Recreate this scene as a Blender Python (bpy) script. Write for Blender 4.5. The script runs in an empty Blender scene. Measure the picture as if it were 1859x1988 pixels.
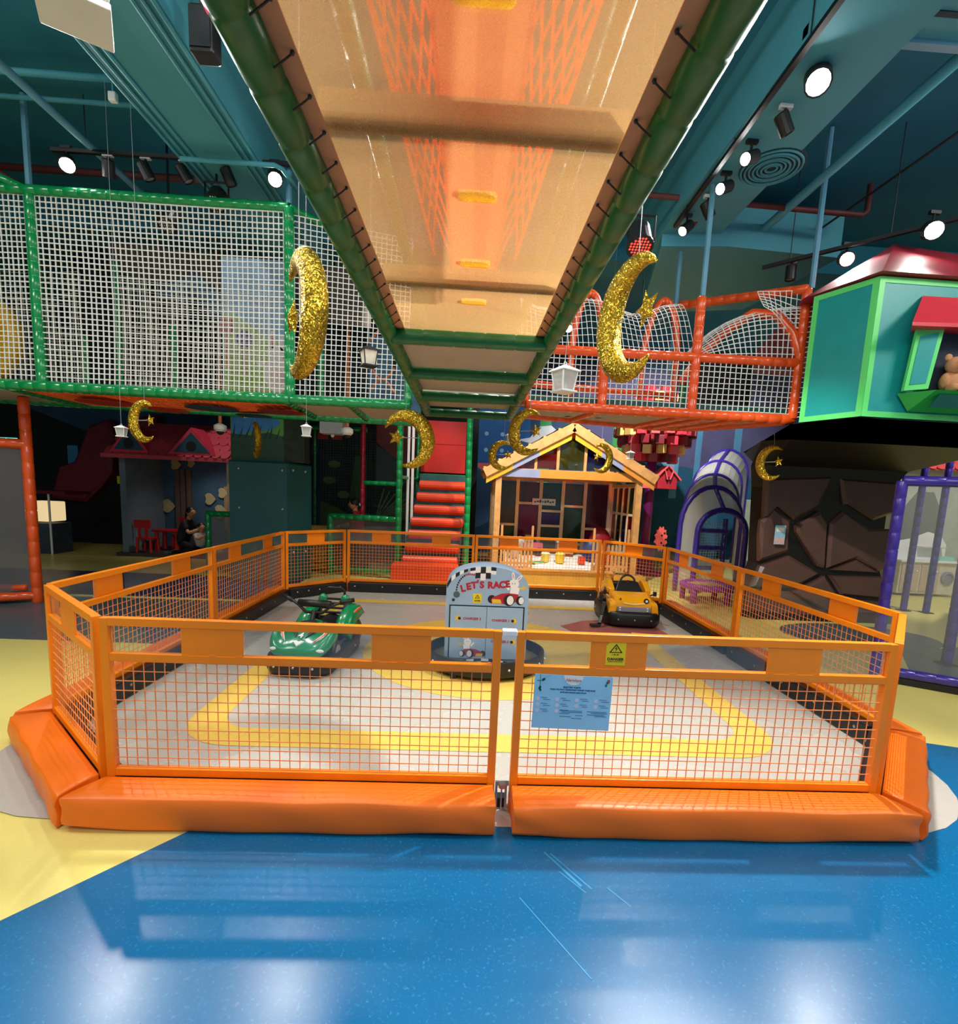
import bpy, bmesh, math, random
from mathutils import Vector, Matrix
random.seed(7)
PI = math.pi
C = bpy.context.scene.collection
sc = bpy.context.scene

# ------------------------------------------------------------------ camera
cam_d = bpy.data.cameras.new('camera')
cam_o = bpy.data.objects.new('camera', cam_d); C.objects.link(cam_o); sc.camera = cam_o
F = 978.195
cam_d.sensor_fit = 'HORIZONTAL'; cam_d.sensor_width = 36.0
cam_d.lens = 36.0 * F / 1859.0
cam_d.shift_x = -(940.45 - 929.5) / 1859.0
cam_d.shift_y = (1083.53 - 994.0) / 1859.0
cam_d.clip_start = 0.05; cam_d.clip_end = 200
_R = [(0.9984220066, -0.0340717119, 0.0446387181), (0.0397437073, -0.1328510991, -0.9903388426), (0.0396728425, 0.9905502026, -0.1312873248)]
cam_o.matrix_world = Matrix(((_R[0][0], -_R[1][0], -_R[2][0], 0.0), (_R[0][1], -_R[1][1], -_R[2][1], 0.0), (_R[0][2], -_R[1][2], -_R[2][2], 1.6596), (0, 0, 0, 1)))

# ------------------------------------------------------------------ world, lights, exposure
sc.view_settings.view_transform = 'Standard'; sc.view_settings.look = 'None'
sc.view_settings.gamma = 1.0; sc.view_settings.use_curve_mapping = False
sc.view_settings.exposure = 0.35
w = bpy.data.worlds.new('world'); sc.world = w; w.use_nodes = True
w.node_tree.nodes['Background'].inputs[0].default_value = (0.80, 0.90, 1.0, 1)
w.node_tree.nodes['Background'].inputs[1].default_value = 0.36

def area_light(name, loc, target, size, power, color=(1, 0.96, 0.9), sy=None):
    d = bpy.data.lights.new(name, 'AREA'); d.energy = power; d.color = color
    d.shape = 'RECTANGLE'; d.size = size; d.size_y = sy or size
    o = bpy.data.objects.new(name, d); C.objects.link(o); o.location = loc
    o.rotation_euler = (Vector(target) - Vector(loc)).to_track_quat('-Z', 'Y').to_euler()
    return o
def spot_light(name, loc, target, power, angle=60, blend=0.5, radius=0.05, color=(1, 0.96, 0.9)):
    d = bpy.data.lights.new(name, 'SPOT'); d.energy = power; d.color = color
    d.spot_size = math.radians(angle); d.spot_blend = blend; d.shadow_soft_size = radius
    o = bpy.data.objects.new(name, d); C.objects.link(o); o.location = loc
    o.rotation_euler = (Vector(target) - Vector(loc)).to_track_quat('-Z', 'Y').to_euler()
    return o
# area lights without fixtures, added overhead to stand in for the room lighting
area_light('fill_front', (0.4, -1.2, 5.2), (0.4, 1.8, 0), 4.5, 190, sy=2.0)
area_light('fill_rink_left', (-1.6, 2.2, 5.25), (-0.6, 4.2, 0), 1.8, 105)
area_light('fill_rink_right', (1.7, 2.0, 5.25), (1.3, 4.4, 0), 1.8, 70)
area_light('fill_side', (-5.2, 2.2, 5.2), (-3.5, 3.0, 0), 1.5, 120)
area_light('fill_right', (5.6, 2.0, 5.2), (4.0, 4.0, 1.5), 1.5, 150)
spot_light('spot_sandhouse', (1.6, 6.9, 4.9), (1.9, 9.6, 0.8), 800, 64)  # this spot and those below are unseen, no fixture modelled
spot_light('fill_trunk', (-1.0, 1.0, 5.2), (5.2, 7.0, 0.6), 1300, 15, 0.7)  # added spot that brings light onto the trunk facets
spot_light('fill_mural', (3.6, 9.2, 5.0), (4.9, 13.6, 1.6), 800, 85)  # added to brighten the dark mural wall
spot_light('fill_right_room', (8.3, 6.6, 5.0), (9.0, 9.6, 0.7), 520, 80)  # added fill for the dim right background
spot_light('fill_play_house', (-5.4, 11.0, 2.25), (-5.5, 11.2, 0.2), 26, 130, 0.8)  # added fill inside the play house, no lamp hangs there
spot_light('fill_mural_left', (0.6, 9.8, 5.0), (0.8, 13.6, 2.6), 150, 60)  # second added fill for the mural wall
spot_light('spot_deck', (-3.2, 6.3, 5.2), (-3.0, 7.4, 3.2), 14, 110, 0.8)
spot_light('spot_stairs', (-1.4, 7.4, 5.0), (-0.6, 9.4, 1.2), 260, 50)
spot_light('fill_tunnel', (3.2, 7.4, 4.9), (4.6, 9.3, 1.0), 420, 70)  # added to lift the dark net tunnel
spot_light('spot_rink_back', (0.6, 7.1, 5.0), (0.4, 6.4, 0.0), 260, 110, 0.8)
spot_light('spot_pond', (-3.3, 7.75, 4.7), (-3.45, 8.62, 2.45), 260, 44)
spot_light('spot_roof', (-4.7, 9.3, 5.1), (-5.15, 10.7, 2.35), 110, 24, 0.25)

# ------------------------------------------------------------------ colour and material helpers
def lin(c):
    return tuple(((x / 255.0) / 12.92 if x / 255.0 <= 0.04045 else ((x / 255.0 + 0.055) / 1.055) ** 2.4) for x in c)
MATS = {}
def mat(name, rgb, rough=0.5, metal=0.0, var=0.08, scale=6.0, bump=0.0, bscale=60.0, coat=0.0, emit=0.0, spec=0.5):
    if name in MATS: return MATS[name]
    m = bpy.data.materials.new(name); m.use_nodes = True
    nt = m.node_tree; b = nt.nodes['Principled BSDF']
    tc = nt.nodes.new('ShaderNodeTexCoord')
    n = nt.nodes.new('ShaderNodeTexNoise'); n.inputs['Scale'].default_value = scale; n.inputs['Detail'].default_value = 3
    nt.links.new(tc.outputs['Object'], n.inputs['Vector'])
    r = nt.nodes.new('ShaderNodeValToRGB'); c = lin(rgb)
    lo = tuple(max(0, x * (1 - var)) for x in c); hi = tuple(min(1, x * (1 + var)) for x in c)
    r.color_ramp.elements[0].position = 0.3; r.color_ramp.elements[0].color = (*lo, 1)
    r.color_ramp.elements[1].position = 0.7; r.color_ramp.elements[1].color = (*hi, 1)
    nt.links.new(n.outputs['Fac'], r.inputs['Fac']); nt.links.new(r.outputs['Color'], b.inputs['Base Color'])
    b.inputs['Roughness'].default_value = rough; b.inputs['Metallic'].default_value = metal
    b.inputs['Coat Weight'].default_value = coat; b.inputs['Coat Roughness'].default_value = 0.12
    b.inputs['Specular IOR Level'].default_value = spec
    if bump:
        n2 = nt.nodes.new('ShaderNodeTexNoise'); n2.inputs['Scale'].default_value = bscale; n2.inputs['Detail'].default_value = 4
        nt.links.new(tc.outputs['Object'], n2.inputs['Vector'])
        bp = nt.nodes.new('ShaderNodeBump'); bp.inputs['Strength'].default_value = bump; bp.inputs['Distance'].default_value = 0.01
        nt.links.new(n2.outputs['Fac'], bp.inputs['Height']); nt.links.new(bp.outputs['Normal'], b.inputs['Normal'])
    if emit:
        nt.links.new(r.outputs['Color'], b.inputs['Emission Color']); b.inputs['Emission Strength'].default_value = emit
    MATS[name] = m; return m
def floor_mat(name, rgb, fleck, rough=0.28, famt=0.5, wear=0.05):
    """sheet vinyl with fine flecks"""
    m = mat(name, rgb, rough, var=wear, scale=1.3); nt = m.node_tree; b = nt.nodes['Principled BSDF']
    tc = nt.nodes.new('ShaderNodeTexCoord')
    v = nt.nodes.new('ShaderNodeTexNoise'); v.inputs['Scale'].default_value = 75; v.inputs['Detail'].default_value = 5; v.inputs['Roughness'].default_value = 0.7
    nt.links.new(tc.outputs['Object'], v.inputs['Vector'])
    r = nt.nodes.new('ShaderNodeValToRGB'); r.color_ramp.elements[0].position = 0.57; r.color_ramp.elements[0].color = (0, 0, 0, 1)
    r.color_ramp.elements[1].position = 0.70; r.color_ramp.elements[1].color = (famt, famt, famt, 1)
    nt.links.new(v.outputs['Fac'], r.inputs['Fac'])
    mx = nt.nodes.new('ShaderNodeMixRGB'); mx.inputs['Color2'].default_value = (*lin(fleck), 1)
    nt.links.new(r.outputs['Color'], mx.inputs['Fac'])
    src = b.inputs['Base Color'].links[0].from_socket
    nt.links.new(src, mx.inputs['Color1']); nt.links.new(mx.outputs['Color'], b.inputs['Base Color'])
    rr = nt.nodes.new('ShaderNodeTexNoise'); rr.inputs['Scale'].default_value = 2.2; rr.inputs['Detail'].default_value = 5
    nt.links.new(tc.outputs['Object'], rr.inputs['Vector'])
    mr = nt.nodes.new('ShaderNodeMapRange'); mr.inputs['To Min'].default_value = rough - 0.06; mr.inputs['To Max'].default_value = rough + 0.08
    nt.links.new(rr.outputs['Fac'], mr.inputs['Value']); nt.links.new(mr.outputs['Result'], b.inputs['Roughness'])
    return m
def sheer_mat(name, rgb, clear, transl=0.5, weave=260.0):
    """fine see-through mesh fabric: part hole, part thread"""
    if name in MATS: return MATS[name]
    m = bpy.data.materials.new(name); m.use_nodes = True; nt = m.node_tree
    for n in list(nt.nodes):
        if n.type != 'OUTPUT_MATERIAL': nt.nodes.remove(n)
    out = [n for n in nt.nodes if n.type == 'OUTPUT_MATERIAL'][0]
    tc = nt.nodes.new('ShaderNodeTexCoord'); nz = nt.nodes.new('ShaderNodeTexNoise'); nz.inputs['Scale'].default_value = weave
    nt.links.new(tc.outputs['Object'], nz.inputs['Vector'])
    mp = nt.nodes.new('ShaderNodeMapRange'); mp.inputs['To Min'].default_value = max(0, clear - 0.12); mp.inputs['To Max'].default_value = min(1, clear + 0.12)
    nt.links.new(nz.outputs['Fac'], mp.inputs['Value'])
    d = nt.nodes.new('ShaderNodeBsdfDiffuse'); d.inputs['Color'].default_value = (*lin(rgb), 1)
    t = nt.nodes.new('ShaderNodeBsdfTranslucent'); t.inputs['Color'].default_value = (*lin(rgb), 1)
    a = nt.nodes.new('ShaderNodeMixShader'); a.inputs['Fac'].default_value = transl
    nt.links.new(d.outputs[0], a.inputs[1]); nt.links.new(t.outputs[0], a.inputs[2])
    tr = nt.nodes.new('ShaderNodeBsdfTransparent')
    mx = nt.nodes.new('ShaderNodeMixShader'); nt.links.new(mp.outputs['Result'], mx.inputs['Fac'])
    nt.links.new(a.outputs[0], mx.inputs[1]); nt.links.new(tr.outputs[0], mx.inputs[2]); nt.links.new(mx.outputs[0], out.inputs['Surface'])
    MATS[name] = m; return m
def clear_mat(name, rgb=(235, 240, 240), gloss=0.08, haze=0.1, tint=(245, 248, 248)):
    """clear or tinted acrylic sheet"""
    if name in MATS: return MATS[name]
    m = bpy.data.materials.new(name); m.use_nodes = True; nt = m.node_tree
    for n in list(nt.nodes):
        if n.type != 'OUTPUT_MATERIAL': nt.nodes.remove(n)
    out = [n for n in nt.nodes if n.type == 'OUTPUT_MATERIAL'][0]
    tr = nt.nodes.new('ShaderNodeBsdfTransparent'); tr.inputs['Color'].default_value = (*lin(tint), 1)
    d = nt.nodes.new('ShaderNodeBsdfDiffuse'); tc = nt.nodes.new('ShaderNodeTexCoord'); nz = nt.nodes.new('ShaderNodeTexNoise'); nz.inputs['Scale'].default_value = 9
    nt.links.new(tc.outputs['Object'], nz.inputs['Vector']); d.inputs['Color'].default_value = (*lin(rgb), 1)
    mp = nt.nodes.new('ShaderNodeMapRange'); mp.inputs['To Min'].default_value = haze * 0.5; mp.inputs['To Max'].default_value = haze * 1.5
    nt.links.new(nz.outputs['Fac'], mp.inputs['Value'])
    m1 = nt.nodes.new('ShaderNodeMixShader'); nt.links.new(mp.outputs['Result'], m1.inputs['Fac']); nt.links.new(tr.outputs[0], m1.inputs[1]); nt.links.new(d.outputs[0], m1.inputs[2])
    g = nt.nodes.new('ShaderNodeBsdfGlossy'); g.inputs['Roughness'].default_value = 0.05
    m2 = nt.nodes.new('ShaderNodeMixShader'); m2.inputs['Fac'].default_value = gloss; nt.links.new(m1.outputs[0], m2.inputs[1]); nt.links.new(g.outputs[0], m2.inputs[2])
    nt.links.new(m2.outputs[0], out.inputs['Surface'])
    MATS[name] = m; return m
def glitter_mat(name, rgb):
    if name in MATS: return MATS[name]
    m = mat(name, rgb, 0.28, 0.9, var=0.3, scale=30); nt = m.node_tree; b = nt.nodes['Principled BSDF']
    tc = nt.nodes.new('ShaderNodeTexCoord'); v = nt.nodes.new('ShaderNodeTexVoronoi'); v.inputs['Scale'].default_value = 170
    nt.links.new(tc.outputs['Object'], v.inputs['Vector'])
    sub = nt.nodes.new('ShaderNodeVectorMath'); sub.operation = 'SUBTRACT'; sub.inputs[1].default_value = (0.5, 0.5, 0.5)
    nt.links.new(v.outputs['Color'], sub.inputs[0])
    scl = nt.nodes.new('ShaderNodeVectorMath'); scl.operation = 'SCALE'; scl.inputs['Scale'].default_value = 1.3
    nt.links.new(sub.outputs[0], scl.inputs[0])
    g = nt.nodes.new('ShaderNodeNewGeometry'); ad = nt.nodes.new('ShaderNodeVectorMath'); ad.operation = 'ADD'
    nt.links.new(g.outputs['Normal'], ad.inputs[0]); nt.links.new(scl.outputs[0], ad.inputs[1])
    nm = nt.nodes.new('ShaderNodeVectorMath'); nm.operation = 'NORMALIZE'; nt.links.new(ad.outputs[0], nm.inputs[0])
    nt.links.new(nm.outputs[0], b.inputs['Normal'])
    return m
def lamp_mat(name, rgb, strength): return mat(name, rgb, 0.4, var=0.02, emit=strength)

# ------------------------------------------------------------------ mesh builder
class MB:
    def __init__(s): s.v = []; s.f = []
    def add(s, vs, fs):
        o = len(s.v); s.v += [tuple(v) for v in vs]; s.f += [tuple(i + o for i in f) for f in fs]; return s
    def box(s, c, d, rz=0.0):
        x, y, z = d[0] / 2, d[1] / 2, d[2] / 2; cs, sn = math.cos(rz), math.sin(rz); vs = []
        for i in (-1, 1):
            for j in (-1, 1):
                for k in (-1, 1):
                    a, b = i * x, j * y; vs.append((c[0] + a * cs - b * sn, c[1] + a * sn + b * cs, c[2] + k * z))
        return s.add(vs, [(0, 1, 3, 2), (4, 6, 7, 5), (0, 4, 5, 1), (2, 3, 7, 6), (0, 2, 6, 4), (1, 5, 7, 3)])
    def span(s, a, b):
        return s.box([(a[i] + b[i]) / 2 for i in range(3)], [abs(b[i] - a[i]) for i in range(3)])
    def beam(s, p0, p1, w, h, up=(0, 0, 1)):
        p0, p1 = Vector(p0), Vector(p1); d = (p1 - p0).normalized(); u = Vector(up)
        if abs(d.dot(u)) > 0.98: u = Vector((0, 1, 0))
        r = d.cross(u).normalized() * (w / 2); t = r.cross(d).normalized() * (h / 2); vs = []
        for p in (p0, p1): vs += [p - r - t, p + r - t, p + r + t, p - r + t]
        return s.add(vs, [(3, 2, 1, 0), (4, 5, 6, 7), (0, 1, 5, 4), (1, 2, 6, 5), (2, 3, 7, 6), (3, 0, 4, 7)])
    def tube(s, pts, r, n=8, closed=False, flat=None):
        pts = [Vector(p) for p in pts]; m = len(pts); rs = r if isinstance(r, (list, tuple)) else [r] * m
        prev = None; rings = []
        for i, p in enumerate(pts):
            if closed: d = (pts[(i + 1) % m] - pts[i - 1])
            else: d = pts[min(i + 1, m - 1)] - pts[max(i - 1, 0)]
            d = d.normalized() if d.length > 1e-9 else Vector((0, 0, 1))
            if prev is None:
                u = Vector((0, 0, 1)) if abs(d.z) < 0.9 else Vector((0, 1, 0))
            else: u = prev
            a = (u - d * u.dot(d))
            if a.length < 1e-6: a = d.orthogonal()
            a.normalize(); b = d.cross(a); prev = a
            rings.append([p + (a * math.cos(2 * PI * k / n) + b * math.sin(2 * PI * k / n)) * rs[i] for k in range(n)])
        vs = [v for g in rings for v in g]; fs = []
        for i in range(m if closed else m - 1):
            j = (i + 1) % m
            for k in range(n): fs.append((i * n + k, i * n + (k + 1) % n, j * n + (k + 1) % n, j * n + k))
        if not closed: fs.append(tuple(range(n - 1, -1, -1))); fs.append(tuple((m - 1) * n + k for k in range(n)))
        return s.add(vs, fs)
    def foam(s, p0, p1, r, seg=0.15, n=10):
        """foam-sleeved pipe: sleeves with a narrow seam between them"""
        p0, p1 = Vector(p0), Vector(p1); L = (p1 - p0).length; k = max(1, round(L / seg)); pts = []; rs = []
        for i in range(k):
            for t, q in ((0.0, 0.90), (0.06, 1.0), (0.94, 1.0), (1.0, 0.90)):
                if i > 0 and t == 0.0: continue
                pts.append(p0.lerp(p1, (i + t) / k)); rs.append(r * q)
        return s.tube(pts, rs, n)
    def foampath(s, pts, r, n=10):
        P = []; rs = []
        for i in range(len(pts) - 1):
            a, b = Vector(pts[i]), Vector(pts[i + 1])
            for t, q in ((0.0, 0.92), (0.12, 1.0), (0.88, 1.0)): P.append(a.lerp(b, t)); rs.append(r * q)
        P.append(Vector(pts[-1])); rs.append(r * 0.92); return s.tube(P, rs, n)
    def lathe(s, prof, c=(0, 0, 0), n=16, axis='z'):
        vs = []
        for (r, z) in prof:
            for k in range(n):
                a = 2 * PI * k / n; q = (r * math.cos(a), r * math.sin(a), z)
                if axis == 'y': q = (q[0], -q[2], q[1])
                if axis == 'x': q = (q[2], q[0], q[1])
                vs.append((q[0] + c[0], q[1] + c[1], q[2] + c[2]))
        fs = []
        for i in range(len(prof) - 1):
            for k in range(n): fs.append((i * n + k, i * n + (k + 1) % n, (i + 1) * n + (k + 1) % n, (i + 1) * n + k))
        fs.append(tuple(range(n - 1, -1, -1))); fs.append(tuple((len(prof) - 1) * n + k for k in range(n)))
        return s.add(vs, fs)
    def prism(s, poly, o=(0, 0, 0), u=(1, 0, 0), v=(0, 0, 1), th=0.01, inset=0.0):
        """polygon in the plane (o,u,v), thickened by th along -(u x v)... away from the viewer; inset bevels the front"""
        o, u, v = Vector(o), Vector(u), Vector(v); n = u.cross(v).normalized()
        A = sum(poly[i][0] * poly[(i + 1) % len(poly)][1] - poly[(i + 1) % len(poly)][0] * poly[i][1] for i in range(len(poly)))
        if A < 0: poly = poly[::-1]
        m = len(poly); cx = sum(p[0] for p in poly) / m; cy = sum(p[1] for p in poly) / m
        back = [o + u * p[0] + v * p[1] - n * th for p in poly]
        if inset:
            mid = [o + u * p[0] + v * p[1] - n * inset for p in poly]; fr = []
            for p in poly:
                dx, dy = p[0] - cx, p[1] - cy; L = math.hypot(dx, dy) or 1; q = max(0, 1 - inset * 1.4 / L)
                fr.append(o + u * (cx + dx * q) + v * (cy + dy * q))
            rows = [back, mid, fr]
        else: rows = [back, [o + u * p[0] + v * p[1] for p in poly]]
        vs = [x for g in rows for x in g]; fs = [tuple(range(m - 1, -1, -1)), tuple((len(rows) - 1) * m + k for k in range(m))]
        for i in range(len(rows) - 1):
            for k in range(m): fs.append((i * m + k, i * m + (k + 1) % m, (i + 1) * m + (k + 1) % m, (i + 1) * m + k))
        return s.add(vs, fs)
    def ball(s, c, r, nu=12, nv=8, fn=None):
        rx, ry, rz = r if isinstance(r, (tuple, list)) else (r, r, r); vs = []; fs = []
        for j in range(nv + 1):
            t = PI * j / nv
            for k in range(nu):
                a = 2 * PI * k / nu; p = Vector((math.sin(t) * math.cos(a), math.sin(t) * math.sin(a), math.cos(t)))
                if fn: p = fn(p)
                vs.append((c[0] + p.x * rx, c[1] + p.y * ry, c[2] + p.z * rz))
        for j in range(nv):
            for k in range(nu): fs.append((j * nu + k, (j + 1) * nu + k, (j + 1) * nu + (k + 1) % nu, j * nu + (k + 1) % nu))
        return s.add(vs, fs)
    def net(s, fn, nu, nv, w, sub=6, jit=0.0):
        """cords of a square net on the surface fn(a,b), a,b in 0..1"""
        def cord(pts):
            for i in range(len(pts) - 1): s.beam(pts[i], pts[i + 1], w, w)
        for i in range(nu + 1):
            ph = random.random() * 6; a = i / nu
            cord([fn(a + jit * math.sin(ph + 5 * k / sub) / nu, k / sub) for k in range(sub + 1)])
        for j in range(nv + 1):
            ph = random.random() * 6; b = j / nv
            cord([fn(k / sub, b + jit * math.sin(ph + 5 * k / sub) / nv) for k in range(sub + 1)])
        return s
    def flat(s, poly, z): return s.prism(poly, (0, 0, z), (1, 0, 0), (0, 1, 0), 0.002)
def many(name, mb, pts, m, parent, smooth=False, rots=None):
    """separate small pieces that share one mesh"""
    first = None; out = []
    for i, p in enumerate(pts):
        if first is None:
            me = bpy.data.meshes.new(name); me.from_pydata(mb.v, [], mb.f); me.update(); me.materials.append(m)
            for f in me.polygons: f.use_smooth = smooth
            o = first = bpy.data.objects.new(name, me)
        else: o = first.copy()
        C.objects.link(o); o.parent = parent; o.location = Vector(p) - wloc(parent)
        if rots: o.rotation_euler = rots[i]
        out.append(o)
    return out
def wloc(p):
    v = Vector((0, 0, 0))
    while p is not None: v += p.location; p = p.parent
    return v
def obj(name, mb, m, parent=None, smooth=False, kind=None, bevel=0.0, label=None, seg=2):
    me = bpy.data.meshes.new(name); off = wloc(parent)
    me.from_pydata([(v[0] - off.x, v[1] - off.y, v[2] - off.z) for v in mb.v], [], mb.f); me.update()
    if m: me.materials.append(m)
    if smooth:
        for p in me.polygons: p.use_smooth = True
    o = bpy.data.objects.new(name, me); C.objects.link(o)
    if parent is not None: o.parent = parent
    if bevel:
        b = o.modifiers.new('bevel', 'BEVEL'); b.width = bevel; b.segments = seg; b.limit_method = 'ANGLE'; b.angle_limit = 0.6
    if kind: o['kind'] = kind
    if label: o['label'] = label
    return o
def tag(o, label, cat, group=None, kind=None):
    o['label'] = label; o['category'] = cat
    if group: o['group'] = group
    if kind: o['kind'] = kind
    return o
def thing(name, label, cat, loc=(0, 0, 0), rz=0.0, group=None):
    o = bpy.data.objects.new(name, None); C.objects.link(o); o.location = loc; o.rotation_euler = (0, 0, rz); o.empty_display_size = 0.05
    return tag(o, label, cat, group)
def dup(root, loc, rz, label, group=None, scale=None):
    r = root.copy(); C.objects.link(r); r.location = loc; r.rotation_euler = (0, 0, rz); r['label'] = label
    if scale: r.scale = (scale,) * 3
    if group: r['group'] = group
    for ch in list(root.children):
        c = ch.copy(); C.objects.link(c); c.parent = r
        for g in list(ch.children):
            d = g.copy(); C.objects.link(d); d.parent = c
    return r
def struct(name, mb, m, **k):
    o = obj(name, mb, m, **k); o['kind'] = 'structure'; return o
def text(name, body, size, loc, rot, m, parent, shear=0.0, depth=0.001, bold=0.0, space=1.0, xs=1.0):
    cu = bpy.data.curves.new(name, 'FONT'); cu.body = body; cu.size = size; cu.align_x = 'CENTER'; cu.align_y = 'CENTER'
    cu.shear = shear; cu.extrude = depth; cu.offset = bold; cu.space_character = space; cu.resolution_u = 3
    t = bpy.data.objects.new(name, cu); me = bpy.data.meshes.new_from_object(t); bpy.data.objects.remove(t)
    me.name = name; me.materials.clear(); me.materials.append(m)
    if xs != 1.0:
        for v in me.vertices: v.co.x *= xs
    off = wloc(parent); M = Matrix.Translation(Vector(loc) - off) @ rot
    me.transform(M); o = bpy.data.objects.new(name, me); C.objects.link(o); o.parent = parent
    return o
FRONT = Matrix.Rotation(PI / 2, 4, 'X')      # lettering that faces -Y
def circ(cx, cy, r, n=20, a0=0, a1=2 * PI, ry=None):
    full = abs(a1 - a0 - 2 * PI) < 1e-6; k = n if full else n + 1
    return [(cx + r * math.cos(a0 + (a1 - a0) * i / n), cy + (ry or r) * math.sin(a0 + (a1 - a0) * i / n)) for i in range(k)]
def rrect(x0, y0, x1, y1, r, n=8):
    p = []
    for cx, cy, a in ((x1 - r, y1 - r, 0), (x0 + r, y1 - r, PI / 2), (x0 + r, y0 + r, PI), (x1 - r, y0 + r, 1.5 * PI)): p += circ(cx, cy, r, n, a, a + PI / 2)
    return p
def ring2(mb, out, inn, z, th=0.002):
    m = len(out); vs = [(x, y, z) for x, y in out] + [(x, y, z) for x, y in inn]
    return mb.add(vs, [(i, (i + 1) % m, m + (i + 1) % m, m + i) for i in range(m)])
# ------------------------------------------------------------------ materials
M_yel = floor_mat('floor_yellow', (232, 218, 124), (250, 240, 165), 0.30, 0.45)
M_blu = floor_mat('floor_blue', (0, 98, 150), (70, 165, 215), 0.25, 0.42)
M_gry = floor_mat('floor_grey', (186, 182, 173), (202, 198, 190), 0.26, 0.14)
M_trk = floor_mat('floor_track_yellow', (228, 194, 92), (240, 212, 124), 0.26, 0.3)
M_slt = floor_mat('floor_slate', (78, 96, 104), (105, 122, 130), 0.32, 0.35)
M_nvy = floor_mat('floor_navy', (20, 62, 104), (40, 90, 135), 0.32, 0.35)
M_red = floor_mat('floor_red', (168, 98, 92), (185, 115, 105), 0.26, 0.3)
M_ora = mat('orange_paint', (246, 136, 10), 0.34, var=0.04, bump=0.05, bscale=30)
M_wire = mat('orange_wire', (246, 148, 84), 0.35, var=0.05)
M_pad = mat('orange_vinyl', (240, 114, 14), 0.42, var=0.05, scale=3, bump=0.12, bscale=14)
M_blk = mat('black_rubber', (16, 17, 19), 0.42, var=0.2, bump=0.1)
M_bolt = mat('steel_bolt', (190, 192, 195), 0.3, 0.9)
M_acr = clear_mat('clear_acrylic', haze=0.035, gloss=0.04)
M_wht = mat('white_plastic', (235, 235, 232), 0.4, var=0.03)
M_ink = mat('black_ink', (18, 16, 14), 0.6)
M_stk = mat('yellow_sticker', (236, 206, 10), 0.4, var=0.03)
M_gpipe = mat('green_vinyl', (8, 140, 74), 0.24, var=0.08, scale=9, bump=0.12, bscale=11, coat=0.4)
M_opipe = mat('orange_pipe_vinyl', (228, 84, 26), 0.26, var=0.08, scale=9, bump=0.12, bscale=11, coat=0.3)
M_ppipe = mat('purple_vinyl', (62, 44, 150), 0.28, var=0.1, scale=9, bump=0.2, bscale=11, coat=0.3)
M_dpipe = mat('dark_green_vinyl', (0, 98, 44), 0.38, var=0.08, scale=9, bump=0.05, bscale=11, coat=0.12)
M_net = mat('white_net_cord', (226, 228, 222), 0.7, var=0.05)
M_ceil = mat('teal_paint', (34, 122, 148), 0.75, var=0.1, scale=1.5)
M_duct = mat('light_teal_paint', (74, 158, 176), 0.7, var=0.06, scale=1.5)
M_steel = mat('blue_steel', (92, 150, 176), 0.5, var=0.08)
M_dark = mat('black_metal', (20, 20, 23), 0.45, var=0.15)
M_wood = mat('pine_wood', (214, 158, 96), 0.45, var=0.16, scale=9, bump=0.1)
M_board = mat('off_white_board', (176, 160, 140), 0.7, var=0.05)
M_teal = mat('teal_vinyl', (16, 150, 146), 0.42, var=0.05, bump=0.1, bscale=9)
M_ltgr = mat('light_green_vinyl', (96, 220, 116), 0.42, var=0.04)
M_rroof = mat('red_vinyl', (210, 44, 62), 0.45, var=0.06)
M_choc = mat('chocolate_vinyl', (92, 66, 58), 0.32, var=0.1, scale=3, bump=0.1, bscale=12)
M_chod = mat('shaded_chocolate_vinyl', (24, 17, 16), 0.45, var=0.12, scale=3, bump=0.1, bscale=12)  # chocolate darkened to put shade on trunk core, flare and treehouse underside

# ------------------------------------------------------------------ room shell and floor
fl = struct('floor', MB().span((-13, -4, -0.1), (11, 16, 0)), M_yel)
def inlay(name, poly, z, m, label): return obj(name, MB().flat(poly, z), m, fl, label=label)
inlay('blue_inlay', [(-5.9, -3.5), (-0.3, 3.42), (3.311, 3.337), (7.2, 2.14), (7.2, -3.9), (-5.9, -3.9)], 0.003, M_blu, 'glossy blue floor area')
inlay('slate_inlay', [(-13, 5.0), (-2.75, 5.0), (-2.75, 6.95), (-13, 6.7)], 0.003, M_slt, 'dark slate floor area')
inlay('navy_inlay', [(-13, 6.9), (-2.75, 7.06), (-2.75, 8.75), (-13, 8.8)], 0.004, M_nvy, 'navy floor band')
inlay('slate_spot', circ(5.2, 6.25, 1.0, 28, ry=0.62), 0.003, M_slt, 'grey floor ellipse')
inlay('slate_corner', [(4.35, 4.45), (5.2, 5.6), (7.5, 6.2), (9, 5), (7, 3.6)], 0.0035, M_slt, 'dark floor patch')
rink = inlay('rink_base', rrect(-2.72, 2.31, 3.06, 8.02, 0.75), 0.006, M_gry, 'grey rink floor')
rg = MB(); ring2(rg, rrect(-1.86, 3.03, 2.25, 7.32, 0.42), rrect(-1.64, 3.27, 2.03, 7.12, 0.24), 0.0085)
obj('track_line', rg, M_trk, fl, label='yellow track line')
inlay('track_circle', circ(0.28, 5.12, 1.28, 36), 0.0085, M_trk, 'yellow floor disc')
inlay('grey_disc', circ(0.28, 5.12, 0.62, 30), 0.0105, M_gry, 'grey floor disc')
inlay('red_sector', [(1.42, 5.75), (1.25, 6.2), (1.6, 6.5), (2.0, 6.6), (2.5, 6.5), (2.55, 5.95), (2.1, 5.62)], 0.0095, M_red, 'dull red floor sector')
inlay('orange_sector', [(1.95, 5.62), (2.1, 6.0), (2.32, 5.95), (2.3, 5.5)], 0.0105, M_trk, 'small orange floor wedge')
M_scf = mat('pale_scuff', (40, 140, 190), 0.5)
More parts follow.
